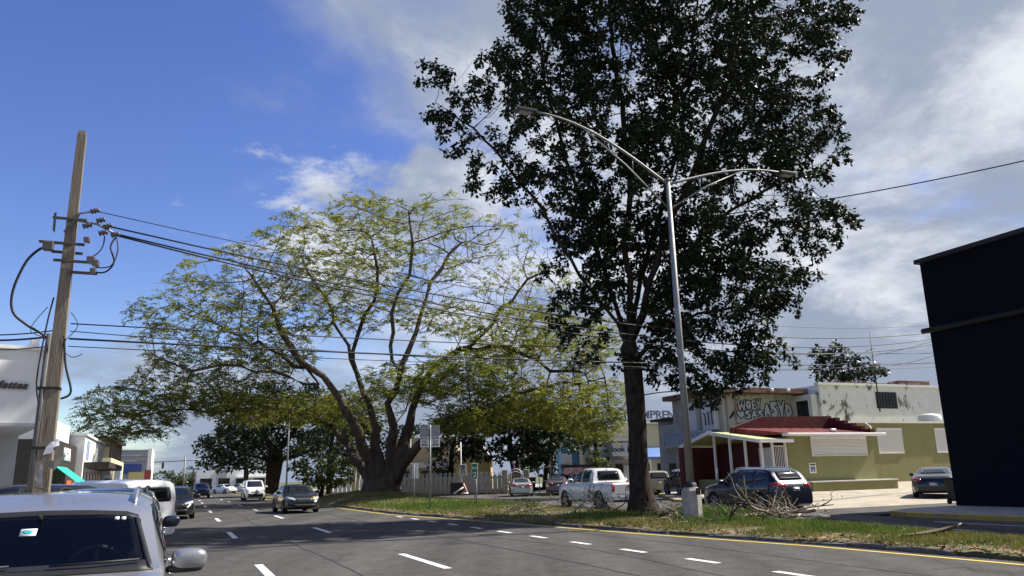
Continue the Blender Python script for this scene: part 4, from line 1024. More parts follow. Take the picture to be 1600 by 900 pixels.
def make_car(name, key, label, cat, col, pos, ang, group=None, rim=None, spokes=7, rails=False, scale=1.0, detail=2, rails_mat=None, sticker=False, chrome=False, bodymesh=None, glass=True, plate=True):
    sp = SPECS[key]; me, bvh = get_body(key); o = empty(name, pos, ang, label, cat, group); o.scale = (scale,) * 3
    me = (bodymesh or me).copy(); me.materials.clear(); me.materials.append(col); me.materials.append(M_TRIM)
    body = link('body', me, o)
    W = sp['W'] / 2
    if glass: decal(bvh, 'F', *sp['ws'], 11, 7, .006).build('windscreen', M_GLASS, o)
    decal(bvh, 'B', *sp['rws'], 9, 5, .006, corner=.05).build('rear_window', M_GLASS, o)
    for ax in 'LR':
        for lo, hi in sp['side']: decal(bvh, ax, lo, hi, 9, 5, .005).build('side_window', M_GLASS, o)
    for sg in (1, -1):
        fl = lambda pr: [[(y * sg, z) for y, z in p] for p in pr]
        h = decal(bvh, 'F', *fl(sp['head']), 8, 4, .010, corner=.12).build('headlight', M_LAMP, o)
        decal(bvh, 'B', *fl(sp['tail']), 8, 4, .010, corner=.10).build('tail_light', M_TAIL, o)
    decal(bvh, 'F', *sp['grille'], 8, 3, .008).build('grille', M_TRIM, o)
    decal(bvh, 'F', *sp['lowgrille'], 8, 3, .008).build('air_intake', M_TRIM, o)
    if chrome:
        (a, b), (c, d) = sp['grille']
        decal(bvh, 'F', [(c[0] * 1.05, c[1] - .012), (d[0] * 1.05, d[1] - .012)], [(c[0] * 1.05, c[1] + .015), (d[0] * 1.05, d[1] + .015)], 8, 2, .014).build('grille_bar', M_CHROME, o)
    if plate:
        decal(bvh, 'B', [(-.16, sp['rplate'] - .07), (.16, sp['rplate'] - .07)], [(-.16, sp['rplate'] + .07), (.16, sp['rplate'] + .07)], 3, 2, .012).build('number_plate', M_PLATE, o)
    for ax in 'LR':
        for dx in sp['doors']:
            zt = float(np.interp(dx, [k[0] for k in sp['belt']], [k[1] for k in sp['belt']]))
            decal(bvh, ax, [(dx - .005, sp['zl'] + .14), (dx + .005, sp['zl'] + .14)], [(dx - .005, zt - .02), (dx + .005, zt - .02)], 2, 6, .0015, .004).build('door_seam', M_TRIM, o)
        for dx in sp['doors'][1:2] if key == 'coupe' else sp['doors'][1:]:
            zt = float(np.interp(dx, [k[0] for k in sp['belt']], [k[1] for k in sp['belt']])) - .12
            decal(bvh, ax, [(dx + .06, zt - .018), (dx + .24, zt - .018)], [(dx + .06, zt + .018), (dx + .24, zt + .018)], 4, 2, .03, .03).build('door_handle', col, o)
    mx_, mz = sp['mir']
    for sg in (1, -1):
        b = MB(); b.superell((mx_ - .02, sg * (W + .10), mz + .03), (.085, .128, .082), .68, 18)
        mo = b.build('wing_mirror', col, o)
        b = MB(); b.superell((mx_ - .02, sg * (W + .07), mz - .035), (.075, .13, .028), .6, 12); b.build('mirror_arm', M_TRIM, mo)
        b = MB(); b.sphere((mx_ - .062, sg * (W + .10), mz + .03), (.05, .108, .070), 12); b.build('mirror_glass', M_GLASS, mo)
    tm, rm = wheel_meshes(sp['rw'], rim or M_RIM, spokes)
    for ax in sp['ax']:
        for sg in (1, -1):
            t = link('tyre', tm, None); w = empty('wheel'); w.parent = o
            w.location = (ax, sg * (W - .115), sp['rw']); w.rotation_euler = (0, 0, 0 if sg > 0 else math.pi)
            t.parent = w; r_ = link('rim', rm, w)
    if rails:
        tz = lambda x: float(np.interp(x, [k[0] for k in sp['top']], [k[1] for k in sp['top']]))
        x0 = sp['side'][-1][0][-1][0] + .15; x1 = sp['side'][0][1][0][0] - .12
        for sg in (1, -1):
            y = sg * W * .66; pts = [(x0, y, tz(x0) - .05)] + [(x0 + (x1 - x0) * f, y, tz(x0 + (x1 - x0) * f) + .012) for f in (.06, .25, .5, .75, .94)] + [(x1, y, tz(x1) - .06)]
            MB().tube(pts, [.014, .02, .022, .022, .022, .02, .014], 8).build('roof_rail', rails_mat or M_TRIM, o)
    return o
AWAY = ROADA; TOWARD = ROADA + math.pi
P_BLACK = paint('black', (0.006, 0.006, 0.008), 0.0, .3); P_NIGHT = paint('midnight_blue', (0.006, 0.009, 0.024), .3); P_WHITE = paint('white', (0.72, 0.72, 0.71), 0, .3)
P_SILVER = paint('silver', (0.33, 0.335, 0.35), .6, .3); P_CHARC = paint('charcoal', (0.03, 0.028, 0.032), .6); P_BEIGE = paint('beige', (0.40, 0.36, 0.27), .4)
P_MAROON = paint('smoky_brown', (0.09, 0.075, 0.085), .5); P_GREYBLUE = paint('grey_blue', (0.10, 0.14, 0.20), .6); P_LSILV = paint('light_silver', (0.5, 0.5, 0.49), .6)

# ---- the silver car in the foreground: open glass, cabin inside
me, bvh = get_body('silver', 120); sp = SPECS['silver']
cutb = me.copy(); bm = bmesh.new(); bm.from_mesh(cutb)
def in_ws(c):
    f = (c.z - 1.075) / (1.385 - 1.075); return 0 < f < 1 - .08 * (abs(c.y) / .6) ** 2 and abs(c.y) < .725 + (.60 - .725) * f and c.x > .2 and c.x < 1.15
def in_side(c):
    return 1.10 < c.z < 1.36 and abs(c.y) > .66 and -1.0 < c.x < .56 - (c.z - 1.08) * .9
bmesh.ops.delete(bm, geom=[f for f in bm.faces if in_ws(f.calc_center_median()) or in_side(f.calc_center_median())], context='FACES'); bm.to_mesh(cutb); bm.free()
cs = st(7.2, -.90)
silver = make_car('parked_car', 'silver', 'silver crossover parked in the left foreground with roof rails and dark windscreen', 'car', P_SILVER, (cs.x, cs.y, 0), TOWARD + rad(1.0), rails=True, rails_mat=P_SILVER, bodymesh=cutb, glass=False)
for c in list(silver.children):
    if c.name.startswith('wing_mirror'): c.scale = (.95, 1.0, .97)
    if c.name.startswith('side_window'): c.data.materials[0] = mat('tinted_side_glass', (0.005, 0.006, 0.007), .03, spec=.6, alpha=(.30, (.10, .11, .11)))
M_WS = mat('windscreen_glass', (0.004, 0.005, 0.006), .03, spec=1.0, coat=1.0, alpha=(.12, (.42, .43, .43)))
lo, hi = sp['ws']
wsc = decal(bvh, 'F', lo, hi, 17, 9, .006).build('windscreen', M_WS, silver)
def strip(l, h, nm): decal(bvh, 'F', l, h, 17, 3, .009, .004).build(nm, M_TRIM, wsc)
strip([(-.77, 1.035), (.77, 1.035)], [(-.75, 1.09), (.75, 1.09)], 'glass_border'); strip([(-.64, 1.36), (-.4, 1.385), (0, 1.395), (.4, 1.385), (.64, 1.36)], [(-.63, 1.378), (-.56, 1.403), (-.3, 1.421), (0, 1.427), (.3, 1.421), (.56, 1.403), (.63, 1.378)], 'glass_border')
for sg in (1, -1):
    decal(bvh, 'F', [(sg * .77, 1.035), (sg * .635, 1.38)], [(sg * .735, 1.04), (sg * .605, 1.385)], 9, 3, .009, .004).build('glass_border', M_TRIM, wsc)
M_TEAL = mat('sticker_teal', (0.03, 0.30, 0.33), .5); M_PAPER = mat('paper_white', (0.75, 0.75, 0.73), .6)
stk = decal(bvh, 'F', [(-.10, 1.27), (.0, 1.27)], [(-.10, 1.31), (.0, 1.31)], 3, 3, .011, .002).build('windscreen_sticker', M_PAPER, silver)
decal(bvh, 'F', [(-.085, 1.278), (-.02, 1.275)], [(-.085, 1.302), (-.02, 1.298)], 5, 4, .014, .002, corner=.3).build('emblem', M_TEAL, stk)
stk = decal(bvh, 'F', [(.48, 1.352), (.51, 1.352)], [(.48, 1.366), (.51, 1.366)], 2, 2, .012, .002).build('windscreen_label', M_PAPER, silver)
decal(bvh, 'F', [(.525, 1.350), (.555, 1.350)], [(.525, 1.364), (.555, 1.364)], 2, 2, .012, .002).build('windscreen_label', M_PAPER, silver)
M_INT = mat('cabin_dark', (0.025, 0.025, 0.027), .8); M_SEAT = mat('seat_cloth', (0.11, 0.105, 0.10), .85)
b = MB(); b.cbox((.62, -.70, .86), (1.06, .70, 1.02), .03); b.cbox((.50, .18, .92), (.75, .62, 1.07), .04); b.box((-1.5, -.72, .45), (1.0, .72, .5)); b.build('dashboard', M_INT, silver)
for sg in (1, -1):
    b = MB(); b.cbox((-.55, sg * .38 - .25, .55), (.05, sg * .38 + .25, .78), .06); m_ = Matrix.Translation((-.50, sg * .38, .7)) @ Matrix.Rotation(rad(-14), 4, 'Y'); b.cbox((-.09, -.25, 0), (.09, .25, .58), .06, 0, m_); s_ = b.build('front_seat', M_SEAT, silver)
    b = MB(); b.cbox((-.06, -.13, .60), (.06, .13, .78), .04, 0, m_); b.build('headrest', M_SEAT, s_)
tor = []; cm = Matrix.Translation((.40, .38, 1.00)) @ Matrix.Rotation(rad(-65), 4, 'Y')
b = MB(); b.tube([cm @ Vector((.185 * math.cos(a), .185 * math.sin(a), 0)) for a in np.linspace(0, 2 * math.pi, 33)], .017, 8, 0, False); b.tube([cm @ Vector((-.17, 0, 0)), cm @ Vector((.17, 0, 0))], .02, 6); b.tube([cm @ Vector((0, -.17, 0)), cm @ Vector((0, .17, 0))], .025, 6); b.build('steering_wheel', mat('wheel_leather', (.22, .22, .22), .35), silver)
b = MB(); b.cbox((.42, -.11, 1.30), (.45, .11, 1.36), .015); b.tube([(.45, 0, 1.35), (.50, 0, 1.40)], .01, 6); b.build('rear_view_mirror', M_INT, silver)
for sg in (-.35, .42): 
    p0 = bvh.ray_cast(Vector((5, sg - .28, 1.075)), Vector((-1, 0, 0)))[0]; p1 = bvh.ray_cast(Vector((5, sg + .26, 1.085)), Vector((-1, 0, 0)))[0]
    MB().tube([p0 + Vector((.03, 0, .02)), (p0 + p1) / 2 + Vector((.045, 0, .02)), p1 + Vector((.03, 0, .02))], .009, 6).build('wiper', M_TRIM, silver)

def car_st(s, t, z=.0): p = st(s, t); return (p.x, p.y, z)
make_car('parked_car', 'suv', 'dark parked SUV directly behind the silver crossover, roof rails on top', 'car', P_NIGHT, car_st(13.6, -1.0), TOWARD, rails=True, scale=.925)
make_car('parked_car', 'suv', 'black SUV standing on the pavement behind the leaning utility pole', 'car', P_BLACK, (-11.9, 18.9, .05), math.atan2(-.62, -.78), scale=.96)
make_car('parked_van', 'van', 'white parked van seen from behind beyond the silver crossover', 'van', P_WHITE, car_st(25.0, -1.9, .02), AWAY + rad(40), rim=M_RIM, scale=.95)
make_car('moving_car', 'sedan', 'black sedan facing us in the left lane beside the white parked van', 'car', P_BLACK, car_st(43.0, -.05), TOWARD, spokes=10)
make_car('moving_car', 'sedan', 'dark grey sedan behind the black sedan in the left lane', 'car', P_CHARC, car_st(71, .3), TOWARD)
make_car('moving_car', 'suv', 'small dark distant car in the middle of the avenue', 'car', P_NIGHT, car_st(102, 2.7), TOWARD)
make_car('parked_car', 'sedan', 'distant white car left of the far tree trunks', 'car', P_WHITE, car_st(135, 7.0), TOWARD + rad(30))
make_car('parked_car', 'sedan', 'farthest white car beside the low white building', 'car', P_WHITE, car_st(142, 10.0), TOWARD + rad(35))
make_car('moving_van', 'van', 'white delivery van with black bumper driving toward the camera', 'van', P_WHITE, car_st(78, 6.55), TOWARD + rad(1))
k = make_car('moving_car', 'sedan', 'black oncoming sedan with chrome grille near the median', 'car', P_BLACK, car_st(44.7, 5.95), TOWARD + rad(3), chrome=True, spokes=10)
b = decal(get_body('sedan')[1], 'F', [(.44, .72), (.60, .75)], [(.44, .79), (.60, .82)], 4, 3, .02, .01, corner=.2).build('turn_lamp', M_AMBER, k)
make_car('moving_car', 'sedan', 'silver sedan seen from behind in front of the fence gate', 'car', P_LSILV, (.35, 66.3, 0), rad(91))
make_car('parked_car', 'sedan', 'dusky brown sedan seen from behind beside the trash bin', 'car', P_MAROON, (3.35, 66.8, .05), rad(88), scale=1.02)
make_car('parked_car', 'suv', 'dark SUV in front of the dusky brown sedan', 'car', P_BLACK, (4.0, 73.5, .05), rad(87))
pk = make_car('pickup_truck', 'pickup', 'white pickup truck with dark windows beside the thick tree trunk', 'pickup', P_WHITE, car_st(33.2, 18.3), AWAY, scale=1.05, rails=False, spokes=6)
pb = get_body('pickup')[1]
decal(pb, 'T', [(-2.55, -.74), (-1.08, -.74)], [(-2.55, .74), (-1.08, .74)], 5, 5, .01, .004).build('bed_floor', M_TRIM, pk)
decal(pb, 'B', [(-.78, .44), (.78, .44)], [(-.78, .60), (.78, .60)], 7, 2, .05, .05).build('rear_bumper', M_CHROME, pk)
decal(pb, 'B', [(-.70, .70), (.70, .70)], [(-.70, .712), (.70, .712)], 7, 2, .004, .004).build('tailgate_seam', M_TRIM, pk)
decal(pb, 'B', [(-.14, .97), (.14, .97)], [(-.14, 1.03), (.14, 1.03)], 3, 2, .012, .004).build('tailgate_handle', M_TRIM, pk)
make_car('parked_car', 'boxy', 'black boxy off-roader parked by the yellow kerb behind the lamp post', 'car', P_BLACK, (11.4, 54.5, .02), rad(97))
make_car('parked_car', 'boxy', 'beige SUV left of the black boxy off-roader', 'car', P_BEIGE, (10.2, 60.5, .02), rad(94), scale=.96)
make_car('parked_car', 'suv', 'dark car half hidden behind the thick trunk beyond the pickup', 'car', P_NIGHT, (7.4, 63.0, .02), rad(95))
make_car('parked_car', 'suv', 'dark blue SUV with silver roof rails parked behind the branch pile', 'car', P_NIGHT, car_st(26.0, 21.35), AWAY + rad(1), rails=True, rails_mat=M_CHROME, scale=1.0)
q = at(1465, 770, 40.5)
make_car('parked_car', 'coupe', 'black coupe seen from behind on the concrete lot by the olive house', 'car', P_BLACK, (q.x, q.y, lz(q.x * RD.x + q.y * RD.y)), math.atan2(q.y, q.x) - rad(3), scale=1.03)

# ================================================================== BUILDINGS
BA = math.atan2(RN.y, RN.x)
class Bld:
    """a building set square to the avenue; coordinates are (t across, s along, z)"""
    def __init__(s, name, label, t0, s0, z0=0.0, cat='building', group=None):
        p = st(s0, t0); s.o = empty(name, (p.x, p.y, z0), BA, label, cat, group); s.t0, s.s0, s.z0 = t0, s0, z0
    def L(s, t, q, z): return Vector((t - s.t0, q - s.s0, z - s.z0))
    def box(s, name, t, q, z, m, parent=None, c=0.0):
        b = MB(); lo, hi = s.L(t[0], q[0], z[0]), s.L(t[1], q[1], z[1])
        b.cbox(lo, hi, c) if c else b.box(lo, hi)
        return b.build(name, m, parent or s.o)
    def mesh(s, name, pts, faces, m, parent=None):
        b = MB(); b.add([s.L(*p) for p in pts], faces); return b.build(name, m, parent or s.o)
    def window_s(s, t, z, q, name='window', fr=None, gl=None, nx=2, nz=2, depth=.10, proud=.03, fw=.06):
        """a window in a wall that faces us (normal -s) at s=q: frame proud of the wall, dark pane inside, glazing bars"""
        fr = fr or M_WFRAME; gl = gl or M_WGLASS; o = None; b = MB()
        t0, t1 = t; z0, z1 = z
        for (a, c_, d, e) in ((t0, t1, z0, z0 + fw), (t0, t1, z1 - fw, z1), (t0, t0 + fw, z0 + fw, z1 - fw), (t1 - fw, t1, z0 + fw, z1 - fw)): b.box(s.L(a, q - proud, d), s.L(c_, q + .02, e))
        o = b.build(name, fr, s.o); b = MB(); b.box(s.L(t0 + fw, q - .006, z0 + fw), s.L(t1 - fw, q + .02, z1 - fw)); b.build('pane', gl, o)
        for i in range(1, nx): x = t0 + (t1 - t0) * i / nx; MB().box(s.L(x - .015, q - .022, z0 + fw), s.L(x + .015, q - .006, z1 - fw)).build('glazing_bar', fr, o)
        for i in range(1, nz): x = z0 + (z1 - z0) * i / nz; MB().box(s.L(t0 + fw, q - .020, x - .015), s.L(t1 - fw, q - .007, x + .015)).build('glazing_bar', fr, o)
        return o
    def window_t(s, q, z, t, name='window', fr=None, gl=None, side=-1, fw=.06):
        """a window in a wall that runs along the street at t"""
        fr = fr or M_WFRAME; gl = gl or M_WGLASS; b = MB(); (a, c_), (d, e) = q, z
        for (u, v, w, x) in ((a, c_, d, d + fw), (a, c_, e - fw, e), (a, a + fw, d + fw, e - fw), (c_ - fw, c_, d + fw, e - fw)):
            p0, p1 = s.L(t + min(0, side * .04), u, w), s.L(t + max(0, side * .04), v, x); b.box(p0, p1)
        o = b.build(name, fr, s.o); MB().box(s.L(t + min(0, side * .012), a + fw, d + fw), s.L(t + max(0, side * .012), c_ - fw, e - fw)).build('pane', gl, o); return o
M_WFRAME = mat('window_frame_white', (.62, .62, .60), .5); M_WGLASS = mat('window_dark', (.012, .014, .016), .12, spec=.6)
M_WFRAMED = mat('window_frame_dark', (.05, .05, .052), .5)
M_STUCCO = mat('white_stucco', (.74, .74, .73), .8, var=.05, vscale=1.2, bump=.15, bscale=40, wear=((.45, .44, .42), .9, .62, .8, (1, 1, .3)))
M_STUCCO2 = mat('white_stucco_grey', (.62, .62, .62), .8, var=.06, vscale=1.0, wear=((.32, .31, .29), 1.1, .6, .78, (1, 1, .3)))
M_OLIVE = mat('olive_paint', (.245, .235, .10), .75, var=.07, vscale=1.3, bump=.12, bscale=30, wear=((.175, .165, .075), .8, .58, .80, (1, 1, .4)))
M_PEEL = mat('peeling_white_wall', (.77, .765, .75), .85, var=.06, vscale=1.5, bump=.3, bscale=20, wear=((.17, .15, .135), 1.0, .55, .62, (1, 1, .7)))
M_GREYWALL = mat('weathered_grey_wall', (.43, .41, .37), .85, var=.14, vscale=1.1, bump=.3, wear=((.20, .18, .15), .8, .54, .72, (1, 1, .35)))
M_RED = mat('red_roof_paint', (.20, .032, .032), .8, var=.35, vscale=2.5, bump=.3, bscale=12, wear=((.30, .12, .10), 1.8, .54, .72, (.5, 1.5, 1)))
M_MAROON = mat('maroon_wall', (.075, .012, .014), .7, var=.15)
M_NAVY = mat('navy_block_wall', (.006, .0065, .012), .85, spec=.15, var=.15, vscale=.8, bump=.2, bscale=8)
M_GREENROOF = mat('pale_green_canopy', (.44, .47, .20), .6, var=.06)
M_SHUT = mat('roller_shutter_white', (.70, .69, .66), .55, var=.04); M_TRIMW = mat('white_trim', (.72, .72, .70), .6, var=.06, wear=((.4, .39, .36), 3, .6, .8, (1, 1, 1)))
M_CREAM = mat('cream_wall', (.60, .52, .34), .8, var=.08, wear=((.33, .28, .2), .9, .6, .8, (1, 1, .3)))
M_OCHRE = mat('ochre_wall', (.52, .36, .13), .8, var=.1); M_TAN = mat('tan_wall', (.36, .28, .17), .8, var=.1); M_GREY = mat('grey_facade', (.34, .35, .37), .7, var=.06)
M_BLUE = mat('blue_paint', (.06, .14, .36), .6, var=.08); M_BLUEP = mat('blue_panel', (.035, .06, .24), .5); M_TEALC = mat('teal_awning', (.02, .38, .29), .7); M_ORANGE = mat('orange_door', (.62, .12, .035), .6)
M_DARKW = mat('dark_wall', (.035, .030, .028), .7, var=.2); M_BEIGE = mat('beige_wall', (.42, .36, .28), .8, var=.08); M_LBLUE = mat('pale_blue_paint', (.30, .38, .52), .6, var=.08)
M_BLACKP = mat('black_paint', (.015, .015, .016), .6); M_WLET = mat('white_letters', (.8, .8, .8), .5); M_RUST = mat('rust_brown_slab', (.17, .085, .06), .85, var=.5, vscale=3, wear=((.4, .38, .35), 2.2, .62, .7, (1, 1, 1)))
M_SKYBL = mat('sky_blue_paint', (.09, .28, .42), .6); M_SAGE = mat('sage_green_paint', (.16, .20, .12), .75, var=.1)
UPV = Vector((0, 0, 1)); RT3 = Vector((1, 0, 0))
def shutter(B, t, z, q, horiz=True):
    o = B.box('shutter_frame', (t[0] - .09, t[1] + .09), (q - .07, q + .02), (z[1], z[1] + .20), M_TRIMW)
    b = MB()
    for a in (t[0] - .09, t[1]): b.box(B.L(a, q - .05, z[0] - .05), B.L(a + .09, q + .02, z[1]))
    b.box(B.L(t[0] - .09, q - .06, z[0] - .10), B.L(t[1] + .09, q + .02, z[0] - .05)); b.build('shutter_rail', M_TRIMW, o)
    n = int((z[1] - z[0]) / .075); b = MB()
    for i in range(n):
        za = z[0] - .05 + (z[1] + .05 - z[0]) * i / n; zb = z[0] - .05 + (z[1] + .05 - z[0]) * (i + 1) / n - .006
        b.add([B.L(t[0], q - .012, za), B.L(t[1], q - .012, za), B.L(t[1], q - .034, (za + zb) / 2), B.L(t[0], q - .034, (za + zb) / 2), B.L(t[1], q - .012, zb), B.L(t[0], q - .012, zb)], [(0, 1, 2, 3), (3, 2, 4, 5)])
    tag(b.build('shutter_slats', M_SHUT, o), kind='stuff')

# ---- olive house with red roof and porch
H = Bld('olive_house', 'olive green house with red roof, porch and white roller shutters', 36, 38.5, .3)
H.box('wall', (32.7, 39.4), (36.5, 43.0), (.2, 3.5), M_OLIVE)
H.box('plinth', (33.6, 40.2), (35.75, 36.5), (.2, .84), M_OLIVE); H.box('plinth_cap', (33.55, 40.25), (35.70, 36.52), (.84, .90), M_TRIMW)
H.box('wing_wall', (39.4, 58), (43.0, 49.5), (.3, 4.75), M_OLIVE); H.box('wing_coping', (39.2, 58), (42.8, 43.4), (4.75, 4.90), M_TRIMW)
shutter(H, (34.55, 38.75), (2.42, 3.28), 36.5); shutter(H, (47.0, 49.3), (2.65, 4.2), 43.0); shutter(H, (52.9, 55.2), (2.65, 4.2), 43.0)
H.box('gutter', (32.4, 40.1), (36.0, 36.55), (3.5, 3.66), M_TRIMW, c=.03)
H.mesh('roof', [(32.5, 36.15, 3.67), (40.0, 36.15, 3.67), (39.4, 39.6, 4.15), (31.6, 39.6, 4.15), (32.5, 36.15, 3.60), (40.0, 36.15, 3.60), (39.4, 39.6, 3.6), (31.6, 39.6, 3.6)], [(0, 1, 2, 3), (0, 4, 5, 1), (1, 5, 6, 2), (3, 7, 4, 0), (2, 6, 7, 3)], M_RED)
for i in range(9):   # standing seams of the painted roof
    f = (i + .5) / 9; a = (32.5 + 7.5 * f, 36.15, 3.675); c_ = (31.6 + 7.8 * f, 39.6, 4.155)
    MB().tube([H.L(*a), H.L(*c_)], .022, 5).build('roof_seam', M_RED, H.o)
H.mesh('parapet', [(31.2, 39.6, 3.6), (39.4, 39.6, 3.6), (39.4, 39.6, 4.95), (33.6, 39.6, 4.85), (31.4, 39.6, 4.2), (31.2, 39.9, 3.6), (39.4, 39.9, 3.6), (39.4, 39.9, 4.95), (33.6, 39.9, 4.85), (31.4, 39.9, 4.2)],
       [(0, 1, 2, 3, 4), (9, 8, 7, 6, 5), (2, 7, 8, 3), (3, 8, 9, 4), (4, 9, 5, 0), (1, 6, 7, 2)], mat('shaded_red_parapet', (.085, .014, .016), .8, var=.3, vscale=2))  # darker copy of the roof red; the parapet's shade is put into its colour
for k in range(5): H.box('stepped_parapet', (39.1, 39.45), (39.6 - .66 * (k + 1), 39.6 - .66 * k), (3.66, 4.80 - .22 * k), MATS['shaded_red_parapet'])
MB().tube([H.L(39.75, 36.6, 3.5), H.L(39.75, 36.9, 4.1), H.L(39.75, 37.2, 4.3)], .06, 8).build('downpipe', M_TRIMW, H.o)
H.box('vent', (36.3, 36.75), (36.6, 36.9), (3.75, 3.95), M_TRIMW, c=.05)
# porch on the street side
H.box('porch_wall', (32.55, 32.69), (36.6, 43), (.3, 3.3), M_MAROON); H.box('porch_back_wall', (29.6, 32.69), (42.6, 43.0), (.3, 3.1), M_MAROON)
H.box('porch_front_wall', (30.7, 32.7), (36.35, 36.5), (.2, 1.15), M_OLIVE); H.box('porch_side_wall', (30.7, 30.85), (36.5, 42.6), (.2, 1.1), M_OLIVE)
pr = H.mesh('porch_roof', [(30.4, 36.1, 3.28), (32.75, 36.1, 3.28), (32.75, 40.4, 3.95), (30.1, 40.4, 3.95), (30.0, 43.4, 3.2), (32.7, 43.4, 3.2), (30.4, 36.1, 3.20), (32.75, 36.1, 3.20), (32.75, 40.4, 3.87), (30.1, 40.4, 3.87), (30.0, 43.4, 3.12), (32.7, 43.4, 3.12)],
       [(0, 1, 2, 3), (3, 2, 5, 4), (7, 6, 9, 8), (8, 9, 10, 11), (1, 7, 8, 2), (2, 8, 11, 5), (4, 5, 11, 10)], M_GREENROOF)
def beam(B, a, c_, w, h, m, name, parent=None):
    a, c_ = B.L(*a), B.L(*c_); d = c_ - a; x = d.normalized(); y = Vector((0, 0, 1)).cross(x).normalized(); z = x.cross(y)
    M = Matrix((x, y, z)).transposed().to_4x4(); M.translation = a
    b = MB(); b.box((0, -w / 2, -h / 2), (d.length, w / 2, h / 2), 0, M); return b.build(name, m, parent or B.o)
beam(H, (30.35, 36.05, 3.22), (32.8, 36.05, 3.22), .06, .20, M_TRIMW, 'fascia', pr); beam(H, (30.33, 36.1, 3.22), (30.05, 40.4, 3.90), .06, .20, M_TRIMW, 'fascia', pr); beam(H, (30.05, 40.4, 3.90), (29.95, 43.4, 3.14), .06, .20, M_TRIMW, 'fascia', pr)
for (t_, s_) in ((32.45, 36.42), (31.5, 36.42), (30.78, 36.5), (30.78, 37.9), (30.78, 39.3), (30.78, 40.8)): H.box('porch_post', (t_ - .06, t_ + .06), (s_ - .06, s_ + .06), (1.1, 3.25 + max(0, s_ - 36.4) * .12), M_TRIMW)
gt = H.box('porch_gate', (31.55, 32.35), (36.40, 36.43), (2.9, 2.96), M_TRIMW)
for k in range(7): H.box('gate_bar', (31.58 + .12 * k, 31.61 + .12 * k), (36.41, 36.43), (1.15, 2.9), M_TRIMW, gt)
shutter(H, (32.9, 33.0), (1.9, 2.9), 36.5) if False else None
w_ = H.window_t((37.5, 38.8), (1.6, 2.9), 32.55, gl=M_SHUT)
sg = H.box('wall_sign', (34.15, 34.65), (36.46, 36.5), (1.35, 1.95), M_PAPER); H.box('sign_panel', (34.25, 34.55), (36.452, 36.46), (1.43, 1.72), M_BLUEP, sg); H.box('sign_bar', (34.22, 34.58), (36.452, 36.46), (1.80, 1.88), M_BLACKP, sg)
for (dz, w) in ((1.64, .05), (1.55, .09), (1.48, .12)): H.box('sign_figure', (34.40 - w / 2, 34.40 + w / 2), (36.445, 36.452), (dz - .03, dz + .03), M_PAPER, sg)
MB().lathe([(.001, 0), (.85, 0), (.85, .62), (.74, .78), (.35, .86), (.001, .88)], 24).build('water_tank', M_TRIMW, H.o, H.L(54.5, 44.6, 4.75))

# ---- peeling white upper building and the graffiti building behind
W_ = Bld('peeling_building', 'peeling white upper storey with barred dark window behind the olive house', 54, 49, 0)
W_.box('wall', (48.4, 64), (49.6, 60), (0, 8.35), M_PEEL); W_.box('rooftop_ledge', (48.2, 64), (49.4, 49.9), (8.35, 8.55), M_PEEL)
wi = W_.window_s((54.4, 57.1), (6.35, 8.0), 49.6, fr=M_TRIMW, nx=1, nz=1, fw=.12)
for k in range(1, 8): W_.box('window_bar', (54.4 + .3375 * k - .018, 54.4 + .3375 * k + .018), (49.54, 49.57), (6.45, 7.9), M_WFRAMED, wi)
for k in range(1, 5): W_.box('window_bar', (54.5, 57.0), (49.55, 49.58), (6.35 + .33 * k - .018, 6.35 + .33 * k + .018), M_WFRAMED, wi)
b = MB()
for k in range(40): # crumbling roof edge
    x = 48.4 + 10.6 * rnd.random(); h = rnd.uniform(.05, .22); b.cbox(W_.L(x, 49.5, 8.5), W_.L(x + rnd.uniform(.15, .6), 49.85, 8.5 + h), .03)
tag(b.build('crumbled_edge', M_RUST, W_.o), kind='stuff')
W_.box('roof_block', (57.8, 61.5), (49.8, 51), (8.5, 8.95), M_RUST)
def scrawl(B, q, t0, t1, z0, z1, n, m, r=.02, seed=1, name='scrawl'):
    rr = random.Random(seed); b = MB()
    for k in range(n):
        x = t0 + (t1 - t0) * (k + .5) / n; z = z0 + (z1 - z0) * rr.random(); pts = []
        for j in range(9):
            a = j * .9 + rr.uniform(-.4, .4); pts.append(B.L(x + .22 * math.cos(a) * rr.uniform(.4, 1), q - .012, z + .26 * math.sin(a * 1.3) * rr.uniform(.4, 1)))
        b.tube(pts, r, 4)
    return b.build(name, m, B.o)
scrawl(W_, 49.6, 48.8, 51.8, 5.6, 6.6, 9, mat('faded_spray', (.22, .21, .21), .8), .016, 3, 'faded_graffiti')
G_ = Bld('graffiti_building', 'grey weathered building with bubble letter graffiti and rusty roof slab', 44, 54, 0)
G_.box('wall', (40.3, 48.2), (52.0, 59), (0, 7.75), M_GREYWALL)
G_.box('roof_slab', (39.5, 48.6), (50.9, 59.3), (7.75, 8.15), M_RUST)
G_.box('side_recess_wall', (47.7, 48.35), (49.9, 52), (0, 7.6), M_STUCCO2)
rw_ = G_.window_t((50.2, 51.7), (5.0, 7.2), 47.7, fr=M_WFRAME, side=-1)
for (t_, h) in ((44.6, 2.6), (45.2, 2.4)): MB().tube([G_.L(t_, 53, 8.1), G_.L(t_, 53, 8.1 + h)], .035, 6).build('roof_pole', M_WFRAMED, G_.o)
MB().tube([G_.L(40.75, 51.93, 3.2), G_.L(40.75, 51.93, 7.75)], .06, 6).build('downpipe', M_GREYWALL, G_.o)
for t_ in (40.8, 44.3, 46.0): G_.box('roof_lamp', (t_, t_ + .3), (50.6, 50.9), (7.85, 8.1), M_TRIMW, c=.05)
bd = G_.box('boarded_panel', (41.6, 44.2), (51.86, 52.0), (5.4, 7.6), mat('painted_board', (.46, .43, .38), .8, var=.15, wear=((.33, .19, .07), 1.1, .56, .62, (1, 1, 1))))
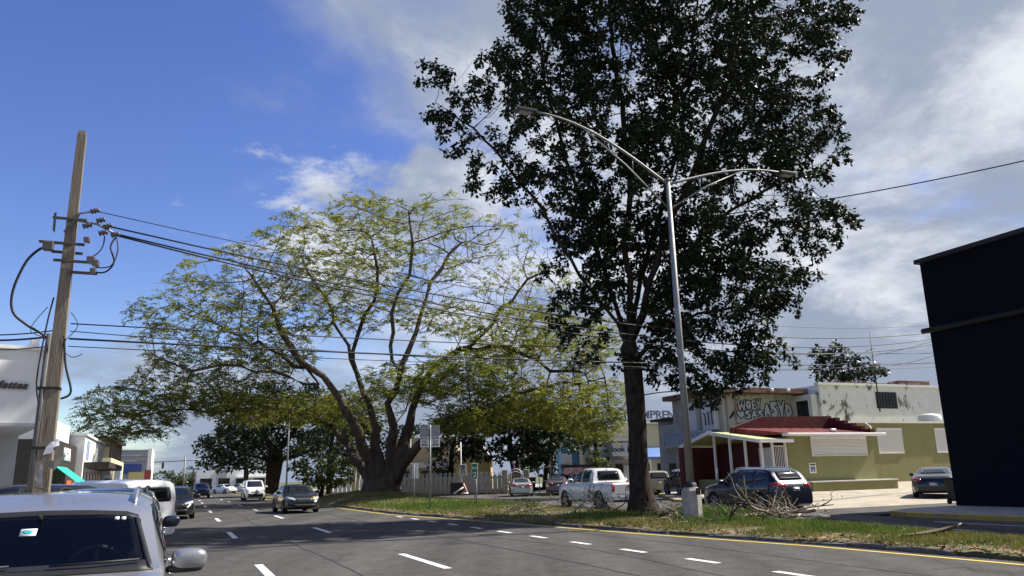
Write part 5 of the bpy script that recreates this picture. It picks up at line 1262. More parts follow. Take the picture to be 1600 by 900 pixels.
M_SPRAY = mat('spray_pale_blue', (.40, .44, .50), .7, var=.08); M_INK = mat('spray_black', (.02, .02, .022), .6)
def bubble(B, q, t, z, w, h, k, parent, seed):
    """a fat sprayed letter: filled blob with black outline; k picks the letter form"""
    rr = random.Random(seed); forms = {
     'W': [(-.5, .5), (-.25, .5), (-.18, -.1), (-.05, .4), (.08, .4), (.18, -.1), (.28, .5), (.5, .5), (.32, -.5), (.12, -.5), (0, -.05), (-.12, -.5), (-.34, -.5)],
     'O': [(.5 * math.cos(a), .5 * math.sin(a)) for a in np.linspace(0, 6.0, 12)],
     'E': [(-.5, .5), (.5, .5), (.5, .25), (0, .22), (0, .1), (.4, .08), (.4, -.12), (0, -.1), (0, -.25), (.5, -.25), (.5, -.5), (-.5, -.5)],
     'Y': [(-.5, .5), (-.2, .5), (0, .15), (.2, .5), (.5, .5), (.18, -.1), (.15, -.5), (-.15, -.5), (-.18, -.1)],
     'A': [(-.5, -.5), (-.15, .5), (.15, .5), (.5, -.5), (.2, -.5), (.1, -.2), (-.1, -.2), (-.2, -.5)],
     'S': [(.5, .4), (.2, .5), (-.4, .45), (-.5, .1), (-.2, -.05), (.1, -.15), (-.4, -.2), (-.5, -.45), (.2, -.5), (.5, -.25), (.4, .05), (0, .2), (.45, .2)],
     'D': [(-.5, .5), (.1, .5), (.45, .25), (.5, -.1), (.3, -.45), (-.5, -.5)],
     'H': [(0, -.5), (.45, -.05), (.5, .3), (.25, .5), (0, .28), (-.25, .5), (-.5, .3), (-.45, -.05)]}
    pl = forms[k]; sm = []
    for i in range(len(pl)):       # corner rounding
        a, b_, c_ = np.array(pl[i - 1]), np.array(pl[i]), np.array(pl[(i + 1) % len(pl)])
        sm += [b_ * .6 + a * .4, b_ * .88 + (a + c_) * .06, b_ * .6 + c_ * .4]
    P = [B.L(t + p[0] * w * 1.05, q, z + p[1] * h) for p in sm]
    b = MB(); bm_pts = [p + Vector((0, -.006, 0)) for p in P]; n = len(P)
    b.add(bm_pts + [p + Vector((0, .006, 0)) for p in P], [tuple(range(n))] + [(i, (i + 1) % n, n + (i + 1) % n, n + i) for i in range(n)]); o = b.build('graffiti_letter', M_SPRAY, parent)
    b = MB(); b.tube([p + Vector((0, -.012, 0)) for p in P + P[:1]], .040, 5); b.build('letter_outline', M_INK, o)
    if k in 'OD': MB().tube([B.L(t - .05 * w, q - .01, z - .1 * h), B.L(t + .05 * w, q - .01, z + .12 * h)], .05, 5).build('letter_outline', M_INK, o)
    return o
q = 51.845
for i, (k, t_, z_, w, h) in enumerate([('W', 42.15, 6.35, .9, 1.0), ('O', 42.85, 6.42, .6, .8), ('E', 43.38, 6.40, .5, .85), ('Y', 43.88, 6.50, .55, .95), ('H', 42.0, 5.62, .8, .75), ('S', 42.7, 5.62, .7, .75), ('A', 43.35, 5.62, .75, .8), ('S', 44.0, 5.65, .6, .75)]): bubble(G_, q, t_, z_ + .42, w, h, k, G_.o, i)
q = 51.985
for i, (k, t_, z_, w, h) in enumerate([('A', 44.85, 5.9, .85, 1.3), ('S', 45.55, 6.05, .8, 1.4), ('Y', 46.35, 6.1, .9, 1.4), ('D', 47.1, 5.95, .75, 1.2)]): bubble(G_, q, t_, z_ + .45, w, h, k, G_.o, 20 + i)
scrawl(G_, 51.99, 41.0, 41.4, 5.6, 6.6, 3, M_INK, .03, 8, 'small_tag')
# street side of the same building: balcony, panels, shopfront
for i, (a, c_) in enumerate(((52.5, 54.2), (55.0, 57.0))):
    p = G_.box('balcony_panel', (39.85, 40.28), (a, c_), (4.9, 7.3), M_STUCCO2); 
G_.box('balcony', (39.1, 40.28), (52.1, 58.9), (3.65, 3.85), M_GREYWALL); 
for k in range(21): G_.box('balcony_baluster', (39.12, 39.2), (52.2 + .32 * k, 52.42 + .32 * k), (3.85, 4.75), M_LBLUE)
G_.box('balcony_rail', (39.08, 39.24), (52.1, 58.95), (4.75, 4.85), M_LBLUE)
G_.box('shopfront', (40.12, 40.28), (52.2, 55.0), (.2, 3.4), M_SAGE); G_.box('shop_door', (40.06, 40.11), (53.2, 54.4), (.2, 2.6), M_WFRAMED); G_.window_t((55.8, 57.6), (.9, 2.8), 40.28)
for k in range(11): G_.box('shop_grille_bar', (40.10, 40.14), (55.8 + .18 * k, 55.85 + .18 * k), (.3, 2.9), M_WFRAMED)
sc = MB(); rr = random.Random(4)
for k in range(3): sc.tube([G_.L(39.82, 52.8 + k * .45, 5.3), G_.L(39.82, 52.8 + k * .45, 6.5 - .2 * k), G_.L(39.82, 53.0 + k * .45, 6.3)], .05, 5)
sc.build('sprayed_tag', M_INK, G_.o)
N_ = Bld('terrace_house', 'narrow grey two storey house left of the graffiti building', 43.5, 61, 0)
N_.box('wall', (42.3, 50), (59.3, 64.5), (0, 6.3), M_GREY); N_.box('roof', (41.6, 50.2), (59.32, 64.8), (6.3, 6.55), M_DARKW); N_.box('balcony_panel', (41.8, 42.28), (59.8, 63.5), (3.6, 5.9), M_GREYWALL); N_.window_t((60, 61.2), (.8, 2.7), 42.3); N_.box('door', (42.22, 42.28), (62, 63), (.1, 2.4), M_DARKW)
tg = MB(); 
for k in range(4): tg.tube([N_.L(41.77, 59.9 + .8 * k, 3.7), N_.L(41.77, 60.2 + .8 * k, 4.8), N_.L(41.77, 60.5 + .8 * k, 4.0)], .05, 5)
tg.build('sprayed_tag', mat('spray_red', (.35, .06, .04), .7), N_.o)
# cream building with the rooftop letters
C_ = Bld('cream_building', 'cream building with big rooftop letters and blue awning', 50, 80, 0)
p = lambda px, py, Yd: at(px, py, Yd)
def to_st(v): return v.x * RN.x + v.y * RN.y, v.x * RD.x + v.y * RD.y
C_.box('wall', (47.0, 53.4), (76, 86), (0, 7.0), M_CREAM); C_.box('roof_edge', (46.8, 53.6), (75.6, 86), (7.0, 7.3), M_TRIMW)
C_.window_s((49.9, 50.9), (4.9, 5.8), 76.0, fr=M_BEIGE, nx=2, nz=2); C_.box('wall_panel', (51.3, 53.2), (75.9, 76), (4.4, 6.8), M_STUCCO)
aw = C_.mesh('awning', [(47.0, 74.2, 3.3), (52.2, 74.2, 3.3), (51.6, 76, 4.5), (47.0, 76, 4.4), (47.0, 74.2, 3.05), (52.2, 74.2, 3.05), (52.2, 76, 3.2)], [(0, 1, 2, 3), (0, 4, 5, 1), (1, 5, 6, 2)], M_BLUE)
C_.box('shopfront', (47.1, 52.0), (75.85, 75.99), (.1, 3.05), M_STUCCO2)
for k in range(4): C_.box('awning_post', (47.4 + 1.45 * k, 47.52 + 1.45 * k), (74.3, 74.42), (0, 3.1), M_TRIMW)
for k in range(3): C_.box('shop_window', (47.8 + 1.45 * k, 48.5 + 1.45 * k), (75.82, 75.85), (.9, 2.6), M_WGLASS)
bx = C_.box('sign_rail', (47.0, 53.4), (75.9, 76.0), (7.3, 7.4), M_WFRAMED)
text_part('IMPRENTA', 1.25, mat('letter_slate', (.10, .13, .18), .6), C_.o, frame(C_.L(47.3, 75.95, 7.95), (1, 0, 0), (0, 0, 1)), 'lettering', 'LEFT', bold=.03, depth=.05, xs=1.15)

# ---- navy building at the right edge
V_ = Bld('navy_building', 'large dark navy windowless building at the right edge of the street', 32, 12, .1)
V_.box('wall', (26.75, 44), (-25, 21.3), (0, 9.45), M_NAVY); V_.box('roof_coping', (26.6, 44.1), (-25.1, 21.45), (9.45, 9.62), mat('navy_coping', (.03, .03, .036), .6))
MB().tube([V_.L(26.66, 21.55, 6.75), V_.L(26.66, 21.3, 6.75), V_.L(26.66, -24, 6.75)], .11, 8).build('ledge_pipe', M_BLACKP, V_.o)

# ---- white shops on the left
A_ = Bld('white_shop', 'white boxy shop with script sign over its recessed entrance', -6, 26, .1)
A_.o.rotation_euler.z += rad(15)   # turned slightly askew to the avenue so the front catches more sun
A_.box('upper_storey', (-18, -3.9), (24.6, 34.0), (3.25, 5.35), M_STUCCO); A_.box('roof_coping', (-18.1, -3.82), (24.5, 34.1), (5.35, 5.45), M_TRIMW)
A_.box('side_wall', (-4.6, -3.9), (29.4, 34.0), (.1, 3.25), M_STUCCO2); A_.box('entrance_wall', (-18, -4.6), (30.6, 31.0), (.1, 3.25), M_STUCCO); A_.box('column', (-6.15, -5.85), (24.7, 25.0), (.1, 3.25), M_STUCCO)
A_.box('shop_door', (-6.4, -4.7), (30.5, 30.59), (.15, 2.2), M_WGLASS); A_.box('door_frame', (-6.5, -4.62), (30.48, 30.58), (2.2, 2.3), M_WFRAMED)
A_.box('projecting_box', (-3.9, -3.45), (33.2, 34.8), (3.95, 5.2), M_STUCCO)
A_.mesh('sloped_parapet', [(-3.9, 27, 5.35), (-3.88, 34, 5.35), (-3.88, 34, 5.5), (-3.9, 27, 6.1), (-4.1, 27, 5.35), (-4.1, 34, 5.35), (-4.1, 34, 5.5), (-4.1, 27, 6.1)], [(0, 1, 2, 3), (7, 6, 5, 4), (3, 2, 6, 7), (0, 3, 7, 4), (1, 5, 6, 2)], M_STUCCO)
text_part('Mattea', .30, mat('bronze_letters', (.10, .08, .08), .4, .5), A_.o, frame(A_.L(-4.75, 24.56, 4.35), (1, 0, 0), (0, 0, 1)), 'lettering', shear=.35, bold=.006, depth=.03)
text_part('beauty', .46, mat('steel_letters', (.25, .25, .25), .4, .5), A_.o, frame(A_.L(-5.6, 30.54, 2.5), (1, 0, 0), (0, 0, 1)), 'lettering', bold=.01, depth=.03)
MB().sphere(A_.L(-5.9, 26, 3.18), (.14, .14, .07), 10).build('ceiling_lamp', M_TRIM, A_.o)
A_.box('air_conditioner', (-3.9, -3.55), (27.0, 27.9), (3.5, 4.1), M_GREY, c=.03); MB().tube([A_.L(-3.84, 30.5, .1), A_.L(-3.84, 30.5, 5.3)], .05, 6).build('downpipe', M_TRIMW, A_.o)
for k in range(2): A_.window_t((28.2 + 2.6 * k, 29.8 + 2.6 * k), (3.9, 4.8), -3.9, side=1)
A_.box('soffit_edge', (-18, -3.88), (24.57, 24.6), (3.25, 3.33), M_GREY)
D_ = Bld('dark_shop', 'dark brown shopfront with white letters and teal awning', -6, 42, .1)
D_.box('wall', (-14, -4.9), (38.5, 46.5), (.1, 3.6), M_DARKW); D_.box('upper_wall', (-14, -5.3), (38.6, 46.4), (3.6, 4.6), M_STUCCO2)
text_part('NOVA', .75, M_WLET, D_.o, frame(D_.L(-4.87, 42.6, 3.05), (0, 1, 0), (0, 0, 1)), 'lettering', bold=.03, depth=.03)
D_.mesh('awning', [(-4.88, 38.8, 2.5), (-4.88, 43.0, 2.5), (-3.9, 43.0, 1.75), (-3.9, 38.8, 1.75), (-3.9, 43.0, 1.62), (-3.9, 38.8, 1.62)], [(0, 3, 2, 1), (3, 5, 4, 2)], M_TEALC)
D_.box('orange_door', (-4.89, -4.84), (43.2, 45.0), (.1, 1.9), M_ORANGE); D_.window_t((39, 42.2), (.5, 1.8), -4.9, side=1, fr=M_WFRAMED)
E_ = Bld('white_block', 'plain white block with dark canopy after the teal awning', -7, 52, .1)
E_.box('wall', (-14, -4.6), (46.8, 58), (.1, 4.2), M_STUCCO); E_.box('canopy', (-4.6, -3.4), (47.2, 58), (2.55, 2.85), M_DARKW); E_.box('roof_coping', (-14.1, -4.5), (46.7, 58.1), (4.2, 4.32), M_TRIMW)
for k in range(6): E_.box('shop_window', (-4.6, -4.56), (47.4 + 1.7 * k, 48.6 + 1.7 * k), (.4, 2.3), M_WGLASS)
for k in range(2): E_.box('tall_window', (-4.6, -4.56), (48.0 + .7 * k, 48.4 + .7 * k), (3.0, 4.0), M_LBLUE)
F_ = Bld('beige_shop', 'low beige shop with round sign on its dark door', -7, 66, .1)
F_.box('wall', (-14, -4.6), (58.4, 76), (.1, 2.9), M_BEIGE); F_.box('roof_edge', (-14, -4.45), (58.3, 76.1), (2.9, 3.12), M_TRIMW); F_.box('door_surround', (-4.6, -4.5), (59.4, 66.6), (.1, 2.35), M_TRIMW); F_.box('door', (-4.5, -4.44), (60.0, 66.0), (.1, 2.1), M_DARKW)
rs = MB().lathe([(.001, 0), (.62, 0), (.62, .05), (.001, .05)], 20, 0, Matrix.Rotation(math.pi / 2, 4, 'Y')).build('round_sign', M_WLET, F_.o, F_.L(-4.44, 62.6, 1.35))
text_part('65', .5, M_BLACKP, F_.o, frame(F_.L(-4.37, 62.6, 1.35), (0, 1, 0), (0, 0, 1)))
F_.box('wood_panel', (-4.44, -4.40), (64.6, 65.8), (.15, 1.9), mat('wood_brown', (.22, .09, .03), .6)); F_.box('banner', (-4.55, -4.2), (70, 71.6), (.2, 2.9), M_LBLUE)
I_ = Bld('ochre_building', 'ochre building with roofed terrace behind the beige shop', -9, 86, .1)
I_.box('wall', (-18, -5.5), (78, 96), (.1, 4.0), M_CREAM); I_.box('terrace_roof', (-18, -5.2), (77.5, 92), (5.6, 5.85), M_DARKW)
for k in range(6): I_.box('terrace_post', (-5.7, -5.5), (78 + 2.6 * k, 78.2 + 2.6 * k), (4.0, 5.6), M_DARKW)
for k in range(5): I_.window_t((79 + 3.2 * k, 80.6 + 3.2 * k), (1.2, 3.0), -5.5, side=1)
I_.box('white_tower', (-12, -6), (92, 97), (4.0, 5.9), M_STUCCO)
J_ = Bld('grey_block', 'grey block with blue panel at the end of the left shops', -6, 104, .1)
J_.box('wall', (-12, -3.0), (101, 112), (.1, 5.6), M_GREY); J_.box('corner_trim', (-3.35, -2.95), (100.9, 112), (.1, 5.7), M_TRIMW); J_.box('blue_panel', (-5.9, -3.9), (100.9, 101), (2.9, 4.0), M_BLUEP); J_.box('lower_wall', (-12, -3.4), (100.92, 101), (.1, 2.0), M_STUCCO2)
for k in range(3): J_.box('panel_joint', (-12, -3.36), (100.97, 101), (4.2 + .6 * k, 4.23 + .6 * k), M_WFRAMED)
sb = Bld('street_sign_box', 'small yellow and red shop sign on a post', -3.0, 78, .1, 'sign')
MB().tube([sb.L(-3.2, 78, 0), sb.L(-3.2, 78, 2.0)], .06, 6).build('post', M_GREY, sb.o); sb.box('sign_face', (-4.0, -2.75), (77.9, 78.1), (1.85, 2.75), mat('sign_yellow', (.45, .38, .18), .5)); sb.box('sign_end', (-2.75, -2.2), (77.9, 78.1), (1.7, 2.9), mat('sign_red', (.28, .05, .05), .5))
K_ = Bld('far_white_building', 'low white building far down the avenue', 14, 175, 0)
K_.box('wall', (3.5, 18), (172, 185), (0, 4.3), M_STUCCO); K_.box('grey_bay', (7.2, 9.2), (171.9, 172), (0, 4.2), M_GREY)  # the bay is a plain grey panel on the white wall
for k in range(4): K_.box('shop_window', (4.2 + 3.4 * k, 6.4 + 3.4 * k), (171.9, 171.99), (.3, 2.6), M_WGLASS)
K_.box('canopy', (11, 17), (170.5, 172), (2.5, 2.8), M_TRIMW)

# ---- houses behind the picket fence
def wall_px(name, px0, px1, Yd, z0, z1, m, parent, th=.3):
    a, c_ = at(px0, 745, Yd), at(px1, 745, Yd); b = MB(); b.box((a.x, Yd, z0), (c_.x, Yd + th, z1)); return b.build(name, m, parent)
yh = empty('yellow_house', (-6, 88, 0), 0, 'yellow gabled house behind the picket fence', 'house')
def yb(name, lo, hi, m, par=None): b = MB(); b.box(Vector(lo) - Vector((-6, 88, 0)), Vector(hi) - Vector((-6, 88, 0))); return b.build(name, m, par or yh)
yb('wall', (-13.5, 88, 0), (-6.6, 94, 6.0), M_TAN); yb('wall', (-6.6, 86.5, 0), (-2.8, 94, 3.6), M_OCHRE)
g_ = MB(); O_ = Vector((6, -88, 0))
g_.add([Vector(p) + O_ for p in ((-6.6, 86.5, 3.6), (-2.8, 86.5, 3.6), (-4.7, 86.5, 6.1), (-6.6, 94, 3.6), (-2.8, 94, 3.6), (-4.7, 94, 6.1))], [(0, 1, 2), (5, 4, 3), (0, 3, 4, 1), (1, 4, 5, 2), (2, 5, 3, 0)]); g_.build('gable', M_OCHRE, yh)
for sg, nm in ((-1, 'roof'), (1, 'roof')):
    e = -4.7 + sg * 2.3; MB().add([Vector(p) + O_ for p in ((-4.7, 86.1, 6.2), (e, 86.1, 3.2), (e, 94, 3.2), (-4.7, 94, 6.2), (-4.7, 86.1, 6.05), (e, 86.1, 3.05), (e, 94, 3.05), (-4.7, 94, 6.05))], [(0, 1, 2, 3), (7, 6, 5, 4), (0, 4, 5, 1)]).build(nm, M_TRIMW, yh)
yb('gable_window', (-5.1, 86.44, 3.9), (-4.3, 86.5, 5.0), mat('yellow_bright', (.75, .48, .10), .6)); yb('porch_slab', (-13.8, 86.6, 2.7), (-6.6, 88, 3.3), M_GREYWALL)
for k in range(3): f_ = yb('window', (-12.6 + 2.1 * k, 87.94, .9), (-11.3 + 2.1 * k, 88, 2.4), M_WFRAMED); yb('pane', (-12.5 + 2.1 * k, 87.92, 1.0), (-11.4 + 2.1 * k, 87.94, 2.3), M_WGLASS, f_)
for k in range(2): f_ = yb('window', (-12.2 + 2.8 * k, 87.94, 3.9), (-11.3 + 2.8 * k, 88, 5.0), M_WFRAMED); yb('pane', (-12.1 + 2.8 * k, 87.92, 4.0), (-11.4 + 2.8 * k, 87.94, 4.9), M_WGLASS, f_)
# ---- shops at the end of the side road
def shop(name, label, px0, px1, Yd, ztop, m):
    a, c_ = at(px0, 745, Yd), at(px1, 745, Yd); o = empty(name, ((a.x + c_.x) / 2, Yd, 0), 0, label, 'building'); w = (c_.x - a.x) / 2
    MB().box((-w, 0, 0), (w, 8, ztop)).build('wall', m, o); MB().box((-w - .15, -.25, ztop), (w + .15, 8.1, ztop + .25)).build('roof_edge', M_TRIMW, o)
    return o, w
o, w = shop('blue_shop', 'sky blue and white shop beyond the pickup cab', 878, 915, 92, 4.6, M_SKYBL); MB().box((-w, -.05, .2), (-w * .1, 0, 4.0)).build('white_panel', M_STUCCO, o); f_ = MB().box((-w * .8, -.09, 1.2), (-w * .3, -.05, 2.6)).build('window', M_WGLASS, o)
o, w = shop('canopy_shop', 'shop with grey canopy and hanging blue cloth', 916, 958, 84, 4.1, M_GREYWALL); MB().box((-w, -1.6, 3.3), (w, 0, 3.8)).build('canopy', M_GREY, o); MB().box((-.1, -1.5, 1.0), (1.0, -1.4, 3.2)).build('hanging_cloth', M_BLUEP, o); MB().box((1.15, -1.5, 1.4), (1.5, -1.42, 3.2)).build('white_drape', M_STUCCO, o); MB().box((-w * .8, -.04, .1), (w * .5, 0, 2.6)).build('shopfront_opening', M_DARKW, o)
o, w = shop('sign_shop', 'small shop with white name board left of the thick trunk', 958, 990, 80, 4.8, M_BEIGE); MB().box((-w, -.5, 3.3), (w * 1.0, -.3, 4.6)).build('name_board', M_TRIMW, o)
text_part('look', .72, M_BLACKP, o, frame((-.45, -.51, 3.95), (1, 0, 0), (0, 0, 1)), bold=.02); MB().tube([(.55, -.52, 3.65), (1.05, -.52, 3.65), (1.05, -.52, 4.2), (.55, -.52, 4.2), (.55, -.52, 3.65)], .05, 4).build('board_emblem', M_BLACKP, o)
MB().box((-w * .7, -.05, .1), (0, 0, 2.5)).build('doorway', M_DARKW, o); MB().box((.1, -.06, .3), (.7, 0, 2.4)).build('white_door', M_STUCCO2, o); MB().box((-w, -1.2, 2.7), (w, 0, 2.9)).build('awning', M_GREY, o)
o, w = shop('upper_house', 'pale ochre upper house with railing above the name board shop', 968, 1000, 100, 7.6, M_CREAM)
for k in range(3): MB().box((-w + .4 + .9 * k, -.05, 5.6), (-w + .9 + .9 * k, 0, 6.8)).build('window', M_DARKW, o)
stl = empty('market_stall', tuple(at(905, 770, 70).xy) + (0,), 0, 'dark open stall with pink banner behind the pickup', 'stall'); stl.location.z = 0
MB().box((-1.4, 0, 2.2), (1.4, 2.2, 2.45)).build('roof', M_DARKW, stl); MB().box((-1.3, -.04, 1.65), (1.3, 0, 2.2)).build('banner', mat('banner_pink', (.55, .38, .40), .6, var=.5, vscale=2, wear=((.4, .05, .08), 2.5, .52, .58, (1, 1, 1))), stl)
for sx in (-1.35, 1.3):
    for sy in (.03, 2.1): MB().box((sx, sy, 0), (sx + .07, sy + .07, 2.2)).build('post', M_DARKW, stl)
MB().box((-1.2, .5, 0), (1.2, 1.2, .9)).build('counter', M_DARKW, stl)
shd = empty('shade_canopy', (at(868, 740, 74).x, 74, 0), 0, 'thin grey sloping shade canopy above the parked dark cars', 'canopy')
MB().add([(-1.6, 0, 2.3), (1.3, 0, 2.65), (1.3, 2, 2.65), (-1.6, 2, 2.3), (-1.6, 0, 2.2), (1.3, 0, 2.55), (1.3, 2, 2.55), (-1.6, 2, 2.2)], [(0, 1, 2, 3), (7, 6, 5, 4), (0, 4, 5, 1), (3, 2, 6, 7)]).build('roof', M_GREY, shd)
for sx in (-1.5, 1.1): MB().tube([(sx, 1, 0), (sx, 1, 2.3)], .04, 6).build('post', M_GREY, shd)

# ================================================================== STREET FURNITURE
M_GALV = mat('galvanised_steel', (.25, .25, .245), .6, .45, var=.15, vscale=6); M_CONCB = mat('lamp_base_concrete', (.36, .34, .31), .9, var=.2, vscale=4, bump=.4, wear=((.14, .12, .10), 3, .54, .68, (1, 1, .5)))
M_POLEW = mat('weathered_pole', (.14, .115, .088), .85, vscale=3, col2=(.23, .195, .15), bump=.6, bscale=12, stretch=(4, 4, .35), wear=((.075, .055, .04), 3.0, .58, .68, (3, 3, .25)))
M_LUM = mat('luminaire_black', (.03, .03, .032), .5); M_CABLE = mat('cable_black', (.012, .012, .013), .6); M_WOODD = mat('dead_branch', (.33, .28, .22), .9, var=.45, vscale=5); M_WOODB = mat('dead_branch_dark', (.06, .045, .035), .9, var=.4, vscale=5)

def lamp_post(pos, h, arms, label, r=(.13, .075), base=True):
    o = empty('lamp_post', pos, BA, label, 'street lamp')
    MB().tube([(0, 0, .0 if not base else .85), (0, 0, h * .5), (0, 0, h)], [r[0], (r[0] + r[1]) / 2, r[1]], 16).build('pole', M_GALV, o)
    MB().lathe([(r[1] + .02, 0), (r[1] + .02, .08), (.001, .12)], 12).build('pole_cap', M_GALV, o, (0, 0, h))
    if base:
        MB().lathe([(.31, -.2), (.30, .92), (.24, 1.0), (.17, 1.03)], 8, 0, None, False).build('concrete_base', M_CONCB, o)
        MB().lathe([(.18, .98), (.19, 1.0), (.19, 1.12), (.15, 1.16)], 16).build('base_collar', M_TRIM, o)
    for (sgn, L, rise) in arms:
        pts = []
        for f in np.linspace(0, 1, 12):
            pts.append((sgn * L * f, 0, h - .12 + rise * math.sin(f * math.pi / 2 * 1.02) ** 1.0))
        a = MB().tube(pts, [.05 - .018 * f for f in np.linspace(0, 1, 12)], 8).build('arm', M_GALV, o)
        e = pts[7]; MB().tube([(sgn * .08, 0, h - .95), (sgn * L * .33, 0, h - .95 + (e[2] - h + .95) * .55), (e[0], 0, e[2] - .04)], [.03, .028, .024], 6).build('brace', M_GALV, a)
        m3 = pts[3]; MB().tube([(m3[0], 0, m3[2]), (m3[0], 0, h - .95 + (e[2] - h + .95) * .55 * (m3[0] / (sgn * L * .33)) ) ], .015, 6).build('stay', M_GALV, a)
        x, z = pts[-1][0], pts[-1][2]
        b = MB(); b.cbox((x - .06 if sgn > 0 else x - .62, -.17, z - .09), (x + .62 if sgn > 0 else x + .06, .17, z + .035), .03); hd = b.build('lamp_head', M_LUM, a)
        b = MB(); b.box((x + .1 if sgn > 0 else x - .54, -.13, z - .10), (x + .54 if sgn > 0 else x - .1, .13, z - .09)); b.build('lens', mat('lamp_lens', (.30, .30, .32), .3), hd)
    return o
lp = gp(1083, 812, .18)
lamp_post((lp.x, lp.y, .12), 11.05, [(-1, 4.9, 1.85), (1, 4.9, 1.1)], 'tall galvanised double arm lamp post on a concrete base beside the dark tree')
MB().box((-.05, -.34, .80), (.10, -.325, 1.0)).build('number_tag', M_TRIM, bpy.data.objects['lamp_post'])
text_part('141', .12, M_PAPER, bpy.data.objects['lamp_post'], frame((0.0, -.205, 1.06), (1, 0, 0), (0, 0, 1)))
q_ = at(447, 770, 88); lamp_post((q_.x, q_.y, .3), 9.6, [(-1, 3.4, 1.3), (1, 1.6, .6)], 'slender distant double arm street lamp in front of the dark median trees', (.11, .07), False)

# ---- the left utility pole
UP = at(62, 790, 16.0); ux, uy = UP.x, UP.y
up = empty('utility_pole', (ux, uy, .15), BA, 'weathered square utility pole with crossarms and cables by the silver car', 'utility pole')
b = MB(); b.add([(sx * w, sy * w, z) for (z, w) in ((0, .150), (9.05, .085), (9.15, .07)) for (sx, sy) in ((-1, -1), (1, -1), (1, 1), (-1, 1))], [(i * 4 + k, i * 4 + (k + 1) % 4, (i + 1) * 4 + (k + 1) % 4, (i + 1) * 4 + k) for i in (0, 1) for k in range(4)] + [(8, 9, 10, 11)])
b.build('shaft', M_POLEW, up)
MB().tube([(-.20, -.10, 0), (-.165, -.08, 4.55)], .06, 10).build('conduit', mat('conduit_grey', (.07, .07, .072), .6, var=.2), up)
for z in (.9, 2.2, 3.4): 
    w_ = .15 - .065 * z / 9.05; b = MB(); b.box((-w_ - .15, -w_ - .02, z), (w_ + .012, w_ + .012, z + .05)); b.build('strap', M_TRIM, up)
M_STEELD = mat('dark_steel', (.075, .07, .065), .7, .2, var=.3)
for (z, x0, x1, y) in ((7.05, -.35, .30, -.16), (6.50, -.55, .30, -.15), (6.38, -.35, .25, .15), (6.12, -.25, .52, -.15), (5.88, .05, .60, -.15)):
    b = MB(); b.cbox((x0, y - .03, z - .028), (x1, y + .03, z + .028), .008); ca = b.build('crossarm', M_STEELD, up)
for k in range(2): b = MB(); b.add([(-.12 - .2 * k, -.2, 6.75), (-.12 - .2 * k + .05, -.2, 6.7), (.12 - .45 * k, -.2, 7.15), (.12 - .45 * k + .05, -.2, 7.15)], [(0, 1, 3, 2)]); b.build('brace', M_STEELD, up)
INS = [(.42, 7.30), (.55, 7.10), (.70, 6.98), (.62, 6.82), (.86, 6.80), (.30, 6.95)]
M_INS = mat('insulator', (.10, .09, .09), .3)
for (x, z) in INS:
    MB().lathe([(.03, -.09), (.07, -.07), (.035, -.03), (.075, 0), (.035, .03), (.07, .07), (.025, .10)], 10, 0, Matrix.Rotation(rad(70), 4, 'Y')).build('insulator', M_INS, up, (x, -.1, z))
MB().tube([(.10, -.1, 7.05), (.5, -.1, 7.0), (.9, -.1, 6.8)], .025, 6).build('insulator_bracket', M_GALV, up)
MB().tube([(.1, -.1, 7.2), (.45, -.1, 7.3)], .02, 6).build('insulator_bracket', M_GALV, up)
for (x, z, s_) in ((.34, 6.60, .06), (.46, 6.16, .08), (.55, 6.10, .07), (.52, 5.92, .06), (-.36, 6.40, .10)): b = MB(); b.cbox((x - s_, -.28, z - s_), (x + s_, -.12, z + s_), .02); b.build('junction_box', M_INS if x > 0 else M_STEELD, up)
def cable_part(pts, r, name='cable'):
    P = [Vector(p) for p in pts]; out = []
    for i in range(len(P) - 1):
        p0, p1, p2, p3 = P[max(i - 1, 0)], P[i], P[i + 1], P[min(i + 2, len(P) - 1)]
        for j in range(6):
            t = j / 6; out.append(.5 * ((2 * p1) + (p2 - p0) * t + (2 * p0 - 5 * p1 + 4 * p2 - p3) * t * t + (3 * p1 - p0 - 3 * p2 + p3) * t ** 3))
    out.append(P[-1]); MB().tube(out, r, 6).build(name, M_CABLE, up)
cable_part([(-.40, -.2, 6.35), (-.52, -.22, 6.30), (-.72, -.25, 6.0), (-.88, -.25, 5.4), (-.84, -.25, 4.95), (-.58, -.2, 4.70), (-.32, -.12, 4.55), (-.17, -.08, 4.40)], .028)
cable_part([(.88, -.1, 6.75), (.80, -.15, 6.5), (.90, -.2, 6.15), (.75, -.2, 5.92), (.5, -.2, 5.9)], .018); cable_part([(.66, -.1, 6.75), (.65, -.15, 6.5), (.55, -.2, 6.3), (.40, -.2, 6.2)], .014)
cable_part([(.90, -.1, 6.72), (.95, -.2, 6.4), (.85, -.25, 6.05), (.55, -.2, 6.0)], .014); cable_part([(.2, -.2, 5.0), (.35, -.25, 4.7), (.1, -.2, 4.3), (.3, -.3, 4.05), (.5, -.3, 4.12)], .008)
cable_part([(-.25, -.15, 5.1), (-.5, -.2, 4.6), (-.2, -.2, 4.4), (-.2, -.15, 4.0)], .008); cable_part([(-.15, -.2, 5.3), (-.22, -.2, 4.7), (-.28, -.2, 3.6), (-.2, -.18, 3.1)], .016); cable_part([(.12, -.2, 4.5), (.2, -.2, 3.9), (.35, -.2, 3.35), (.18, -.2, 3.2)], .022)
flm = MB()
def flyer(pts, m, nm): b = MB(); b.add(pts, [tuple(range(len(pts)))]); b.add([Vector(p) + Vector((.004, .012, 0)) for p in pts], [tuple(reversed(range(len(pts))))]); b.build(nm, m, up)
M_FLY = mat('torn_paper', (.72, .72, .73), .7, var=.12, vscale=9); M_FLY3 = mat('poster_grey', (.34, .33, .33), .7, var=.4, vscale=7); M_FLY2 = mat('torn_sheet_grey', (.13, .12, .12), .6, var=.3)
